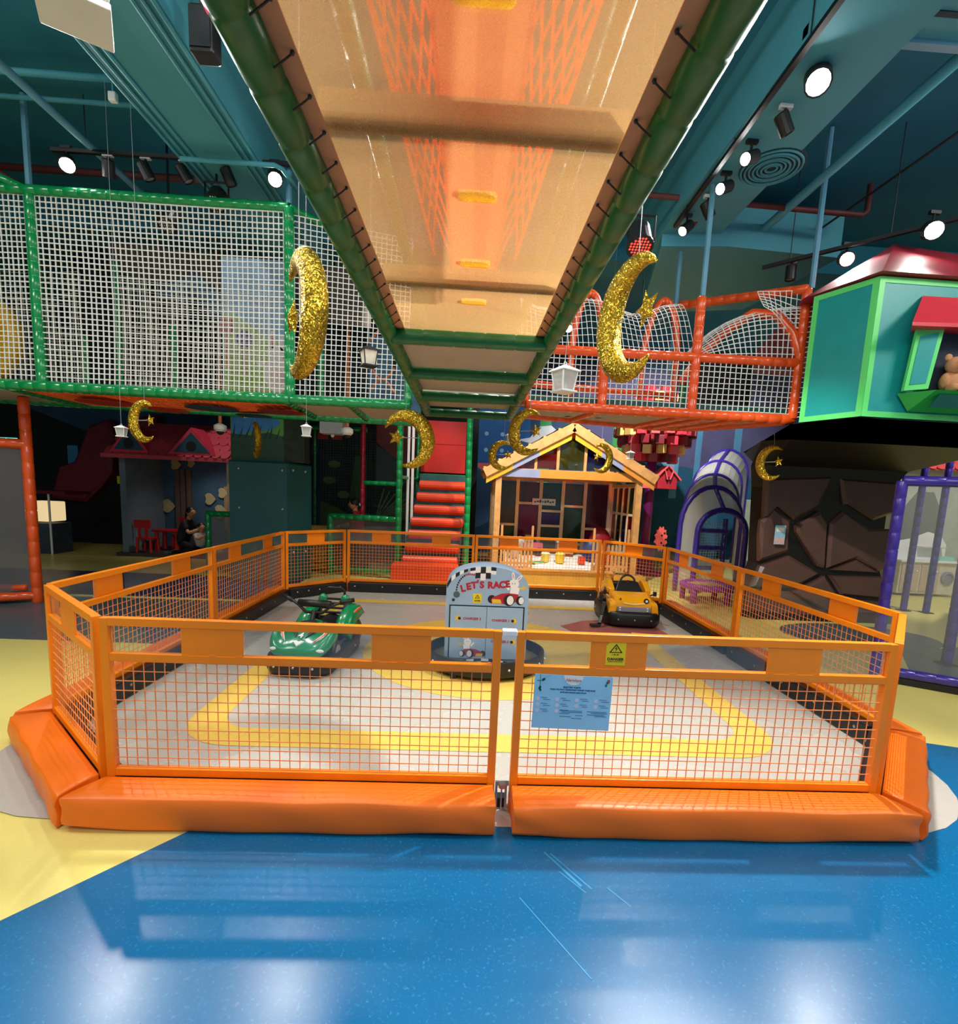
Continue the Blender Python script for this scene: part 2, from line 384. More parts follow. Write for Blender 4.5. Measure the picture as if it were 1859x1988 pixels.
for q in ([(0.42, 2.14), (0.428, 2.14), (0.56, 1.94), (0.55, 1.93)], [(0.45, 2.13), (0.456, 2.13), (0.60, 1.92), (0.592, 1.92)], [(0.47, 2.02), (0.476, 2.02), (0.57, 1.90), (0.562, 1.90)], [(0.66, 1.93), (0.668, 1.93), (0.74, 1.83), (0.732, 1.83)], [(0.28, 1.87), (0.285, 1.87), (0.50, 1.52), (0.494, 1.52)]):
    obj('scuff_mark', MB().flat(q, 0.0042), M_scf, fl)

struct('ceiling', MB().span((-13, -4, 5.4), (11, 16, 5.5)), M_ceil)
M_wall = mat('mural_blue_paint', (26, 66, 104), 0.7, var=0.15, scale=0.7)
wb = struct('wall_back', MB().span((-13, 13.6, 0), (11, 13.8, 5.4)), M_wall)
struct('wall_left', MB().span((-13, -4, 0), (-12.8, 13.6, 5.4)), mat('dark_wall_paint', (28, 44, 58), 0.8, var=0.12, scale=1))
struct('wall_right', MB().span((10.8, -4, 0), (11, 13.6, 5.4)), mat('sage_wall_paint', (176, 196, 184), 0.8, var=0.06, scale=1))
# painted mural on the back wall: flat print
def paint(name, poly, rgb, z=13.6, off=0.004, label=None, parent=None, x0=0, z0=0):
    key = 'mural_%d_%d_%d' % rgb
    return obj(name, MB().prism(poly, (x0, z - off, z0), (1, 0, 0), (0, 0, 1), 0.003), mat(key, rgb, 0.75, var=0.12, scale=2), parent if parent else wb, label=label)
paint('painted_hill', [(3.3, 0), (10, 0), (10, 2.2), (7.5, 2.35), (5.2, 2.62), (3.3, 2.75)], (24, 84, 118))
paint('painted_sky', [(2.7, 2.6), (10, 2.1), (10, 5), (2.7, 5)], (86, 84, 128), off=0.003)
for x, wd, c in ((3.95, 0.28, (54, 156, 84)), (2.0, 0.3, (60, 150, 90)), (4.9, 0.13, (70, 140, 132)), (5.55, 0.2, (98, 158, 196)), (6.15, 0.16, (84, 146, 188)), (7.2, 0.2, (84, 146, 188))):
    paint('painted_stem', [(x - wd / 2, 1.7), (x + wd / 2, 1.7), (x + wd / 2, 4.2), (x - wd / 2, 4.2)], c, off=0.007)
lf = [(5.02, 3.15), (5.1, 2.72), (5.3, 2.5), (5.52, 2.4), (5.55, 2.7), (5.35, 3.0)]
paint('painted_leaf', lf, (120, 178, 214), off=0.008)
for bx, bz, n in ((4.9, 1.9, 5), (6.0, 0.55, 5), (5.1, 0.5, 6)):
    for k in range(n):
        a = -0.7 + 1.4 * k / (n - 1); paint('painted_grass', [(bx + a * 0.2 - 0.03, bz), (bx + a * 0.2 + 0.03, bz), (bx + a * 0.6, bz + 0.36 * (1 - abs(a) * 0.5))], (14, 50, 80), off=0.008)
paint('painted_tower', [(0.2, 2.2), (1.6, 2.3), (1.6, 3.9), (0.2, 3.9)], (28, 92, 158), off=0.006)
for k in range(9): paint('painted_dot', circ(0.45 + (k % 3) * 0.42, 2.75 + (k // 3) * 0.42, 0.055, 10), (140, 190, 225), off=0.008)
paint('painted_scallop', [(0.25, 2.3), (0.5, 2.1), (0.8, 2.2), (1.1, 2.05), (1.5, 2.3), (1.5, 2.45), (0.25, 2.4)], (224, 104, 96), off=0.009)
paint('painted_cloud', [(1.25, 3.05), (1.6, 3.12), (1.85, 3.42), (2.15, 3.46), (2.35, 3.3), (2.9, 3.26), (2.6, 3.16), (3.05, 3.06), (2.2, 3.02), (2.3, 2.9), (1.7, 2.96)], (214, 220, 230), off=0.010)
paint('painted_dome', circ(3.2, 2.95, 0.26, 16), (150, 120, 200), off=0.009)
paint('painted_bush', circ(3.75, 2.6, 0.55, 18), (40, 120, 110), off=0.0065)

# ------------------------------------------------------------------ go-kart rink fence: 12 panels in an octagon
FH = 0.97
def fence_panel(p0, p1, label, plates, sticker=False, m0=0, m1=0):
    p0, p1 = Vector((*p0, 0)), Vector((*p1, 0)); L = (p1 - p0).length; ang = math.atan2(p1.y - p0.y, p1.x - p0.x)
    i0, i1 = (0.017 if m0 else 0.006), (0.017 if m1 else 0.006); L -= i0 + i1
    r = thing('fence_panel', label, 'fence', group=None)
    for x in (0.02, L - 0.02): obj('post', MB().box((x, 0, FH / 2 + 0.006), (0.04, 0.04, FH)), M_ora, r, bevel=0.003)
    obj('top_rail', MB().box((L / 2, 0, FH - 0.012), (L - 0.08, 0.04, 0.04)), M_ora, r, bevel=0.003)
    obj('mid_rail', MB().box((L / 2, 0, 0.782), (L - 0.08, 0.038, 0.04)), M_ora, r, bevel=0.003)
    obj('bottom_rail', MB().box((L / 2, 0, 0.186), (L - 0.08, 0.04, 0.04)), M_ora, r, bevel=0.003)
    xs = [0.04]
    for a, b in plates:
        pl = obj('orange_plate', MB().box(((a + b) / 2 * L, -0.012, 0.877), ((b - a) * L, 0.006, 0.150)), M_ora, r, bevel=0.002)
        many('clip', MB().box((0, 0, 0), (0.03, 0.014, 0.006)), [(q, -0.012, 0.803) for q in (a * L + 0.02, (a + b) / 2 * L, b * L - 0.02)], M_ora, pl)
        xs += [a * L, b * L]
    xs.append(L - 0.04)
    for k in range(0, len(xs), 2):
        obj('acrylic_pane', MB().box(((xs[k] + xs[k + 1]) / 2, 0.002, 0.877), (xs[k + 1] - xs[k], 0.004, 0.150)), M_acr, r)
    m = MB(); wd = 0.0038; z0, z1 = 0.2, 0.765; nx = round((L - 0.08) / 0.05)
    for k in range(1, nx): m.beam((0.04 + (L - 0.08) * k / nx, 0, z0), (0.04 + (L - 0.08) * k / nx, 0, z1), wd, wd)
    for k in range(12): m.beam((0.04, -0.004, z0 + 0.008 + k * 0.05), (L - 0.04, -0.004, z0 + 0.008 + k * 0.05), wd, wd)
    obj('wire_mesh', m, M_wire, r, kind='stuff')
    bb = obj('base_beam', MB().box((L / 2, 0.055, 0.085), (L - 0.06, 0.06, 0.15)), M_blk, r, bevel=0.012)
    bt = MB().lathe([(0.001, 0), (0.011, 0.0), (0.011, 0.004), (0.004, 0.007)], (0, 0, 0), 8); bt.v = [(v[0], v[2], v[1]) for v in bt.v]
    many('bolt', bt, [(0.14 + (L - 0.28) * k / 4, 0.085, 0.10) for k in range(5)], M_bolt, bb)
    if sticker:
        a, b = plates[0]; sx = a * L + 0.128; s = obj('warning_sticker', MB().prism([(-0.05, -0.06), (0.05, -0.06), (0.05, 0.06), (-0.028, 0.06), (-0.05, 0.042)], (sx, -0.0165, 0.88), (1, 0, 0), (0, 0, 1), 0.0015), M_stk, r, label='yellow electric shock warning sticker')
        g = MB(); o = (sx, -0.0175, 0.88)
        def tri(k, z): return [(-0.034 * k, z - 0.017 * k), (0.034 * k, z - 0.017 * k), (0, z + 0.03 * k)]
        A = tri(1.0, 0.022); B = tri(0.74, 0.0215)
        for i in range(3): g.prism([A[i], A[(i + 1) % 3], B[(i + 1) % 3], B[i]], o, (1, 0, 0), (0, 0, 1), 0.0005)
        g.prism([(0.002, 0.040), (-0.008, 0.024), (0.0, 0.026), (-0.003, 0.010), (0.008, 0.029), (0.001, 0.027)], o, (1, 0, 0), (0, 0, 1), 0.0005)
        for i in range(5): g.prism([(-0.02 + i * 0.008, -0.008 + 0.004 * (i % 2)), (-0.012 + i * 0.008, -0.008 + 0.004 * ((i + 1) % 2)), (-0.012 + i * 0.008, -0.004 + 0.003 * (i % 2)), (-0.02 + i * 0.008, -0.005)], o, (1, 0, 0), (0, 0, 1), 0.0005)
        obj('warning_symbol', g, M_ink, s)
        text('lettering', 'DANGER', 0.018, (sx, -0.0178, 0.852), FRONT, M_ink, s, bold=0.0006, xs=1.15, depth=0.0003)
        text('lettering', 'HIGH VOLTAGE', 0.0095, (sx, -0.0178, 0.8395), FRONT, M_ink, s, xs=1.1, depth=0.0003)
    r.location = p0 + (p1 - p0).normalized() * i0; r.rotation_euler = (0, 0, ang)
    return r
def pad(p0, p1, label, m0, m1, hgt=0.165, dep=0.19, seed=0):
    """soft vinyl kerb block outside the fence, mitred at the corners"""
    p0, p1 = Vector((*p0, 0)), Vector((*p1, 0)); L = (p1 - p0).length; ang = math.atan2(p1.y - p0.y, p1.x - p0.x)
    mi = dep * math.tan(PI / 8) * 0.96; rnd = random.Random(seed); nx, ny, nz = 36, 6, 6; vs = []; idx = {}
    ph = [rnd.uniform(0, 6) for _ in range(6)]
    def pt(i, j, k):
        key = (i, j, k)
        if key in idx: return idx[key]
        a, b, c = i / nx, j / ny, k / nz
        xl = 0.012 + (-mi * b if m0 else 0.0); xr = L - 0.012 + (mi * b if m1 else 0.0)
        x = xl + (xr - xl) * a; y = -0.026 - dep * b; z = hgt * c
        # bulge of the stuffing and creases of the cover
        ed = min(a, 1 - a) * L; q = max(0, 1 - ed / 0.22)
        if j == ny: y -= 0.008 * math.sin(PI * c) + 0.006 * q * math.sin(9 * c + ph[0] + 30 * a) + 0.003 * math.sin(24 * a + ph[1] + 3 * c)
        if k == nz: z += 0.004 * math.sin(PI * b) + 0.003 * math.sin(17 * a + ph[2]) * b
        if k == 0 and j == ny: z += 0.008 * max(0, math.sin(7 * a + ph[3])) ** 3; y += 0.01 * max(0, math.sin(7 * a + ph[3])) ** 3
        if i in (0, nx): x += 0.004 * math.sin(8 * c + ph[4] + 4 * b) * (1 if i else -1)
        # rounded edges
        e = (j in (0, ny)) + (k in (0, nz)) + (i in (0, nx))
        if e >= 2:
            if j == ny: y += 0.006
            if k == nz: z -= 0.006
        vs.append((x, y, z)); idx[key] = len(vs) - 1; return idx[key]
    fs = []
    for i in range(nx):
        for j in range(ny):
            for k in (0, nz): f = (pt(i, j, k), pt(i + 1, j, k), pt(i + 1, j + 1, k), pt(i, j + 1, k)); fs.append(f if k == 0 else f[::-1])
        for k in range(nz):
            for j in (0, ny): f = (pt(i, j, k), pt(i, j, k + 1), pt(i + 1, j, k + 1), pt(i + 1, j, k)); fs.append(f if j == 0 else f[::-1])
    for j in range(ny):
        for k in range(nz):
            for i in (0, nx): f = (pt(i, j, k), pt(i, j + 1, k), pt(i, j + 1, k + 1), pt(i, j, k + 1)); fs.append(f if i == 0 else f[::-1])
    mb = MB(); mb.add(vs, fs); o = obj('kerb_pad', mb, M_pad, smooth=True, bevel=0.006); tag(o, label, 'pad', 'orange kerb pads around the rink')
    o.location = (p0.x, p0.y, 0.008); o.rotation_euler = (0, 0, ang); return o
P = {'FL': (-1.761, 2.439), 'GL': (0.207, 2.439), 'GR': (0.272, 2.439), 'FR': (2.251, 2.439), 'CL': (-2.555, 3.138), 'LM': (-2.555, 5.155), 'L3': (-2.555, 7.17), 'B1': (-1.852, 7.901), 'BM': (0.156, 7.901), 'B2': (2.181, 7.901), 'R3': (2.938, 7.169), 'RM': (2.938, 5.19), 'CR': (2.938, 3.19)}
LONG = [(0.19, 0.34), (0.66, 0.81)]
FEN = [('FL', 'GL', 'front fence panel left of the gate gap, blue floor before it', [(0.197, 0.35), (0.67, 0.82)], 1, 0),
       ('GR', 'FR', 'front fence panel right of the gate gap, bearing the danger sticker', [(0.19, 0.337), (0.656, 0.80)], 0, 1),
       ('FR', 'CR', 'short angled fence panel at the near right corner, seen edge on', [(0.36, 0.65)], 1, 1),
       ('CR', 'RM', 'right side fence panel nearer the camera, before the chocolate tree trunk', LONG, 1, 0),
       ('RM', 'R3', 'right side fence panel farther back, before the purple net tunnel', LONG, 0, 1),
       ('R3', 'B2', 'short angled fence panel at the far right corner behind the yellow kart', [(0.36, 0.64)], 1, 1),
       ('B2', 'BM', 'back fence panel before the wooden sand house', LONG, 1, 0),
       ('BM', 'B1', 'back fence panel before the orange roller stairs', LONG, 0, 1),
       ('B1', 'L3', 'short angled fence panel at the far left corner before the stacked logs', [(0.36, 0.65)], 1, 1),
       ('L3', 'LM', 'left side fence panel farther back, beside the teal padded box', LONG, 1, 0),
       ('LM', 'CL', 'left side fence panel nearer the camera, before the red table and chairs', LONG, 0, 1),
       ('CL', 'FL', 'short angled fence panel at the near left corner beside the yellow floor', [(0.36, 0.65)], 1, 1)]
for i, (a, b, lab, pl, m0, m1) in enumerate(FEN):
    fence_panel(P[a], P[b], 'orange ' + lab, pl, sticker=(i == 1), m0=m0, m1=m1)
    lab2 = lab.replace('fence panel', 'kerb pad').replace(', seen edge on', '').replace(', bearing the danger sticker', ' on the blue floor').replace(', blue floor before it', '')
    pad(P[a], P[b], 'orange vinyl ' + lab2, m0, m1, seed=i)
# gate fastening between the two front panels
g = thing('gate_latch', 'white tape strap and steel bracket closing the gate gap in the front fence', 'latch', (0.24, 2.44, 0.0))
obj('strap', MB().box((0.24, 2.437, 0.968), (0.075, 0.052, 0.03)), M_wht, g, bevel=0.006)
b = MB().beam((0.205, 2.43, 0.165), (0.275, 2.43, 0.165), 0.014, 0.02); b.lathe([(0.001, 0), (0.02, 0), (0.02, 0.02), (0.001, 0.022)], (0.24, 2.41, 0.155), 12)
b.beam((0.212, 2.44, 0.01), (0.212, 2.44, 0.17), 0.012, 0.012); b.beam((0.262, 2.44, 0.01), (0.262, 2.44, 0.17), 0.012, 0.012); b.beam((0.24, 2.44, 0.0), (0.24, 2.44, 0.15), 0.008, 0.008)
obj('bracket', b, M_bolt, g)
obj('threshold', MB().box((0.24, 2.49, 0.035), (0.06, 0.05, 0.05)), M_blk, g)
# blue rules sign hung on the wire mesh
M_sblu = mat('sign_blue', (150, 208, 238), 0.35, var=0.06, scale=9)
sg = thing('rules_sign', 'light blue rules sign with white half disc hung on the front right fence mesh', 'sign', (0.57, 2.418, 0.48))
SX, SZ = 0.572, 0.62; O = (SX, 2.414, SZ); U = (0.9995, 0, -0.02); V = (0.012, 0, 1)
sb = obj('board', MB().prism([(-0.198, -0.142), (0.198, -0.142), (0.198, 0.142), (-0.198, 0.142)], O, U, V, 0.004), M_sblu, sg)
O1 = (SX, 2.4125, SZ)
obj('half_disc', MB().prism(circ(-0.002, 0.142, 0.05, 16, PI, 2 * PI), O1, U, V, 0.001), M_wht, sg)
M_snavy = mat('sign_navy', (16, 78, 128), 0.6); M_sred = mat('sign_red_ink', (150, 60, 60), 0.6)
SR = Matrix.Rotation(0.02, 4, 'Y') @ FRONT
text('shop_name', 'Hamleys', 0.023, (SX - 0.002, 2.4115, SZ + 0.118), SR, M_sred, sg, shear=0.35, depth=0.0003)
text('heading', 'ELECTRIC KARTS', 0.011, (SX - 0.006, 2.412, SZ + 0.080), SR, M_snavy, sg, bold=0.0005, depth=0.0003, xs=1.05)
text('heading', "WHILE YOU PLAY, PLEASE DON'T FORGET THESE RULES", 0.0092, (SX - 0.002, 2.412, SZ + 0.067), SR, M_snavy, sg, bold=0.0004, depth=0.0003)
t = MB(); rr = random.Random(3)
for k in range(14): t.prism([(-0.065 + k * 0.0095, 0.050 + 0.001 * (k % 3)), (-0.057 + k * 0.0095, 0.050), (-0.057 + k * 0.0095, 0.055 + 0.002 * (k % 2)), (-0.065 + k * 0.0095, 0.0545)], O1, U, V, 0.0008)
ic = MB(); ln = MB()
for c in range(4):
    for rI in range(3):
        if rI == 2 and c > 1: continue
        x, z = -0.176 + c * 0.099, 0.014 - rI * 0.031
        ic.prism(circ(x, z, 0.0105, 12), O1, U, V, 0.0008)
        for q in range(2):
            wd = rr.uniform(0.028, 0.042); xx = x + 0.016 + q * 0.012
            ln.prism([(xx, z + 0.006 - q * 0.010), (xx + wd, z + 0.006 - q * 0.010), (xx + wd, z + 0.008 - q * 0.010), (xx, z + 0.0085 - q * 0.010)], O1, U, V, 0.0008)
for x, z, wd in ((-0.06, -0.045, 0.115), (-0.02, -0.052, 0.075), (-0.06, -0.060, 0.05), (0.02, -0.068, 0.04), (-0.06, -0.076, 0.06), (0.0, -0.084, 0.055), (0.08, -0.045, 0.10), (0.10, -0.053, 0.085), (0.08, -0.062, 0.09), (0.12, -0.069, 0.06)):
    ln.prism([(x, z), (x + wd, z), (x + wd, z + 0.0026), (x, z + 0.0026)], O1, U, V, 0.0008)
obj('fine_print', ln, mat('sign_text_blue', (50, 112, 158), 0.6), sg); obj('heading_line', t, M_snavy, sg)
obj('pictogram', ic, mat('sign_pale', (206, 212, 232), 0.5), sg)
vn = MB()
for a, b in (((-0.17, 0.142), (-0.168, 0.06)), ((-0.185, 0.11), (-0.165, 0.108)), ((-0.165, 0.108), (-0.14, 0.125)), ((-0.14, 0.125), (-0.12, 0.14))):
    vn.prism([(a[0] - 0.0012, a[1] - 0.0012), (b[0] - 0.0012, b[1] - 0.0012), (b[0] + 0.0012, b[1] + 0.0012), (a[0] + 0.0012, a[1] + 0.0012)], O1, U, V, 0.0008)
for x, z in ((-0.168, 0.075), (-0.172, 0.068), (-0.166, 0.060), (-0.15, 0.117), (-0.157, 0.113), (0.17, 0.112), (0.178, 0.118), (0.165, 0.098)): vn.prism(circ(x, z, 0.006, 6, ry=0.008), O1, U, V, 0.0008)
obj('vine', vn, mat('sign_green', (14, 110, 92), 0.6), sg)
obj('flower', MB().prism(circ(0.176, 0.122, 0.008, 7), (SX, 2.4118, SZ), U, V, 0.0005), mat('sign_flower', (190, 60, 70), 0.6), sg)

# ------------------------------------------------------------------ LET'S RACE charging cabinet
M_cab = mat('cabinet_grey_blue', (150, 178, 204), 0.42, var=0.03)
cb = thing('charging_cabinet', "grey-blue charging cabinet with arched top, lettered LET'S RACE, amid the rink", 'cabinet', (0.22, 4.55, 0.0))
X0, X1, YF, YB = -0.15, 0.585, 4.40, 4.72
arch = [(X0, 0.10), (X1, 0.10), (X1, 0.80)] + [(0.2175 + 0.3675 * math.cos(a), 0.80 + 0.20 * math.sin(a) ** 0.85) for a in [PI * k / 20 for k in range(1, 20)]] + [(X0, 0.80)]
obj('case', MB().prism(arch, (0, YF, 0), (1, 0, 0), (0, 0, 1), YB - YF), M_cab, cb)
M_gap = mat('dark_gap', (14, 16, 20), 0.6)
sh = MB()
for a, b in (((-0.118, 0.638), (0.555, 0.648)), ((-0.118, 0.15), (-0.108, 0.642)), ((0.543, 0.15), (0.555, 0.642))): sh.span((a[0], YF - 0.003, a[1]), (b[0], YF + 0.002, b[1]))
obj('door_frame', sh, M_gap, cb)
for x0, x1, z0, z1 in ((-0.107, 0.214, 0.16, 0.637), (0.219, 0.542, 0.16, 0.637)):
    dr = obj('door', MB().span((x0, YF - 0.012, z0), (x1, YF, z1)), M_cab, cb, bevel=0.003)
CY = YF - 0.0005
def dec(name, poly, m, y=CY, parent=cb): return obj(name, MB().prism(poly, (0, y, 0), (1, 0, 0), (0, 0, 1), 0.001), m, parent)
M_crd = mat('cabinet_red', (176, 26, 40), 0.45); M_cyel = mat('print_yellow', (232, 190, 50), 0.5)
# arched lettering
for ch, x, z, a in (('L', -0.005, 0.795, 0.32), ('E', 0.046, 0.815, 0.24), ('T', 0.094, 0.828, 0.17), ("'", 0.128, 0.842, 0.10), ('S', 0.163, 0.834, 0.06), ('R', 0.238, 0.834, -0.02), ('A', 0.292, 0.838, -0.10), ('C', 0.345, 0.842, -0.14), ('E', 0.392, 0.849, -0.2)):
    text('lettering', ch, 0.082, (x, CY - 0.001, z), Matrix.Rotation(-abs(a) * 0.8, 4, 'Y') @ FRONT, M_crd, cb, bold=0.004, depth=0.0008)
ck = MB(); cw = MB()
def arcz(x): return 0.80 + 0.20 * max(0, 1 - ((x - 0.2175) / 0.3675) ** 2) ** 0.425
for k in range(5):
    x0, x1 = 0.055 + k * 0.046, 0.055 + (k + 1) * 0.046
    for rI in range(2):
        dpt = 0.05 * math.sin(PI * min(1, (k + 0.6) / 5.4)) + 0.010; zt0, zt1 = arcz(x0), arcz(x1)
        q = [(x0, zt0 - dpt * rI), (x1, zt1 - dpt * rI), (x1, zt1 - dpt * (rI + 1)), (x0, zt0 - dpt * (rI + 1))]
        (ck if (k + rI) % 2 == 0 else cw).prism(q, (0, CY, 0), (1, 0, 0), (0, 0, 1), 0.001)
for k in range(5):
    x0, x1 = -0.145 + k * 0.036, -0.145 + (k + 1) * 0.036
    (ck if k % 2 == 0 else cw).prism([(x0, arcz(x0) - 0.002), (x1, arcz(x1) - 0.002), (x1, arcz(x1) - 0.045 + 0.005 * k), (x0, arcz(x0) - 0.05 + 0.005 * k)], (0, CY, 0), (1, 0, 0), (0, 0, 1), 0.001)
for k in range(11):
    for rI in range(2):
        x0, x1 = X0 + k * 0.0668, X0 + (k + 1) * 0.0668; wv = lambda x: 0.145 + 0.018 * math.cos((x - 0.2) * 9) - 0.024 * rI
        (ck if (k + rI) % 2 == 0 else cw).prism([(x0, wv(x0) - 0.026), (x1, wv(x1) - 0.026), (x1, wv(x1)), (x0, wv(x0))], (0, YF - 0.0128, 0), (1, 0, 0), (0, 0, 1), 0.001)
obj('checker_black', ck, M_ink, cb); obj('checker_white', cw, M_wht, cb)
dial = MB(); dialr = MB()
for k in range(13):
    a = PI * (0.98 - 0.045 * k); q = lambda r, aa: (0.06 + r * math.cos(aa), 0.765 + 1.35 * r * math.sin(aa))
    (dial if k < 8 else dialr).prism([q(0.115, a), q(0.128, a), q(0.128, a - 0.10), q(0.115, a - 0.10)], (0, CY, 0), (1, 0, 0), (0, 0, 1), 0.001)
obj('dial_tick', dial, M_ink, cb); obj('dial_red_tick', dialr, M_crd, cb)
gr = obj('speaker_grille', MB().prism(circ(-0.058, 0.742, 0.03, 18), (0, CY - 0.001, 0), (1, 0, 0), (0, 0, 1), 0.003), mat('grille_grey', (84, 104, 116), 0.6), cb)
gs = MB()
for i in range(-2, 3):
    for j in range(-2, 3):
        if i * i + j * j < 6: gs.prism(circ(-0.058 + i * 0.010, 0.742 + j * 0.010, 0.0028, 6), (0, CY - 0.0015, 0), (1, 0, 0), (0, 0, 1), 0.0006)
obj('grille_hole', gs, M_ink, gr)
obj('key_lock', MB().lathe([(0.013, 0), (0.013, 0.005), (0.005, 0.008)], (-0.085, YF, 0.692), 12, 'y'), M_ink, cb)
ws = dec('warning_sticker', rrect(0.090, 0.668, 0.165, 0.755, 0.008, 3), M_stk)
g = MB(); A = [(0.104, 0.712), (0.151, 0.712), (0.1275, 0.746)]; B = [(0.1115, 0.716), (0.1435, 0.716), (0.1275, 0.739)]
for i in range(3): g.prism([A[i], A[(i + 1) % 3], B[(i + 1) % 3], B[i]], (0, CY - 0.001, 0), (1, 0, 0), (0, 0, 1), 0.0006)
g.prism([(0.129, 0.735), (0.124, 0.725), (0.128, 0.726), (0.126, 0.717), (0.132, 0.728), (0.128, 0.727)], (0, CY - 0.001, 0), (1, 0, 0), (0, 0, 1), 0.0006)
obj('warning_symbol', g, M_ink, ws)
text('lettering', 'DANGER', 0.013, (0.1275, CY - 0.0016, 0.693), FRONT, M_ink, ws, bold=0.0005, depth=0.0003)
text('lettering', 'HIGH VOLTAGE', 0.0075, (0.1275, CY - 0.0016, 0.682), FRONT, M_ink, ws, depth=0.0003)
M_rab = mat('rabbit_white', (240, 238, 236), 0.6, var=0.03); M_pnk = mat('print_pink', (226, 140, 160), 0.6)
def race_print(ox, oz, s, fl):
    """printed rabbit in a little racing car: flat print"""
    f = lambda pts: [(ox + fl * s * x, oz + s * z) for x, z in pts]
    y = CY if oz > 0.5 else YF - 0.0125
    dec('print_tyre', f(circ(-0.42, 0.02, 0.17, 16)), M_ink, y)
    dec('print_car', f([(-0.42, -0.14), (0.3, -0.17), (0.62, -0.02), (0.62, 0.24), (0.3, 0.3), (-0.05, 0.26), (-0.36, 0.12), (-0.46, 0.0)]), M_crd, y - 0.0004)
    dec('print_nose', f([(-0.40, -0.13), (-0.03, -0.14), (-0.08, 0.02), (-0.42, 0.03)]), M_cyel, y - 0.0008)
    for cx, r in ((0.26, 0.22), (0.70, 0.17)):
        dec('print_tyre', f(circ(cx, 0.0, r, 18, ry=r * 1.08)), M_ink, y - 0.0010)
        dec('print_wheel', f(circ(cx + 0.05, 0.0, r * 0.62, 16, ry=r * 0.85)), M_wht, y - 0.0014)
    dec('print_body', f([(0.28, 0.28), (0.62, 0.26), (0.66, 0.52), (0.30, 0.52)]), M_rab, y - 0.0006)
    dec('print_head', f(circ(0.42, 0.66, 0.21, 18, ry=0.19)), M_rab, y - 0.0012)
    for a in (-0.12, 0.75):
        e = [(0.42 + 0.06 * math.cos(t) * math.cos(a) + (0.30 + 0.17 * math.sin(t)) * math.sin(a), 0.68 - 0.06 * math.cos(t) * math.sin(a) + (0.30 + 0.17 * math.sin(t)) * math.cos(a)) for t in [2 * PI * k / 12 for k in range(12)]]
        dec('print_ear', f(e), M_rab, y - 0.0011)
        e2 = [(0.42 + 0.025 * math.cos(t) * math.cos(a) + (0.30 + 0.10 * math.sin(t)) * math.sin(a), 0.68 - 0.025 * math.cos(t) * math.sin(a) + (0.30 + 0.10 * math.sin(t)) * math.cos(a)) for t in [2 * PI * k / 10 for k in range(10)]]
        dec('print_inner_ear', f(e2), M_pnk, y - 0.0015)
    dec('print_paw', f([(0.28, 0.46), (0.10, 0.66), (0.03, 0.62), (0.2, 0.40)]), M_rab, y - 0.0009)
    dec('print_flame', f([(0.64, 0.5), (0.78, 0.44), (0.95, 0.5), (0.9, 0.6), (0.86, 0.52), (0.8, 0.62), (0.76, 0.54)]), M_cyel, y - 0.0009)
    for ex in (0.36, 0.46): dec('print_eye', f(circ(ex, 0.68, 0.02, 8)), M_ink, y - 0.0016)
race_print(0.352, 0.705, 0.225, 1); race_print(0.125, 0.205, 0.165, -1)
DY = YF - 0.0135
text('lettering', 'CHARGER 2', 0.030, (0.088, DY, 0.528), FRONT, M_crd, cb, bold=0.001, depth=0.0004)
text('lettering', 'CHARGER 1', 0.030, (0.345, DY, 0.520), FRONT, M_crd, cb, bold=0.001, depth=0.0004)
text('lettering', 'CHARGER 3', 0.030, (0.345, DY, 0.325), FRONT, M_crd, cb, bold=0.001, depth=0.0004)
for x, z, s in ((-0.025, 0.530, -1), (0.452, 0.520, 1), (0.452, 0.325, 1)):
    st = []
    for k in range(14): q = 0.034 if k % 2 == 0 else 0.017; st.append((x + s * 0.012 + q * math.cos(k * PI / 7), z + q * math.sin(k * PI / 7)))
    dec('print_spark', st, M_cyel, YF - 0.0125)
    obj('socket', MB().lathe([(0.013, 0), (0.013, 0.006), (0.006, 0.007)], (x, YF - 0.012, z), 10, 'y'), M_ink, cb)
# black bumper ring on which the cabinet stands
bp = thing('cabinet_bumper', 'black rubber bumper ring around the foot of the charging cabinet', 'bumper', (0.23, 4.62, 0.0))
e = circ(0.235, 4.66, 0.56, 40, ry=0.47); ei = circ(0.235, 4.66, 0.525, 40, ry=0.435)
rb = MB(); m = 40; vs = [(x, y, z) for z in (0.045, 0.19) for (x, y) in e] + [(x, y, z) for z in (0.045, 0.19) for (x, y) in ei]; fs = []
for k in range(m):
    n = (k + 1) % m; fs += [(k, n, m + n, m + k), (2 * m + n, 2 * m + k, 3 * m + k, 3 * m + n), (m + k, m + n, 3 * m + n, 3 * m + k), (n, k, 2 * m + k, 2 * m + n)]
rb.add(vs, fs); obj('rubber_ring', rb, M_blk, bp, bevel=0.015)
obj('deck_plate', MB().prism(circ(0.235, 4.66, 0.52, 32, ry=0.43), (0, 0, 0.095), (1, 0, 0), (0, 1, 0), 0.045), mat('olive_deck', (104, 96, 66), 0.5), bp)
for x, y in ((-0.06, 4.30), (0.5, 4.30), (-0.06, 5.0), (0.5, 5.0)): obj('foot', MB().box((x, y, 0.032), (0.05, 0.05, 0.05)), M_blk, bp)
many('bolt', MB().ball((0, 0, 0), 0.012, 8, 5), [(0.235 + 0.562 * math.cos(a), 4.66 + 0.472 * math.sin(a), 0.12) for a in [PI * (1.06 + 0.11 * k) for k in range(9)]], M_bolt, bp)
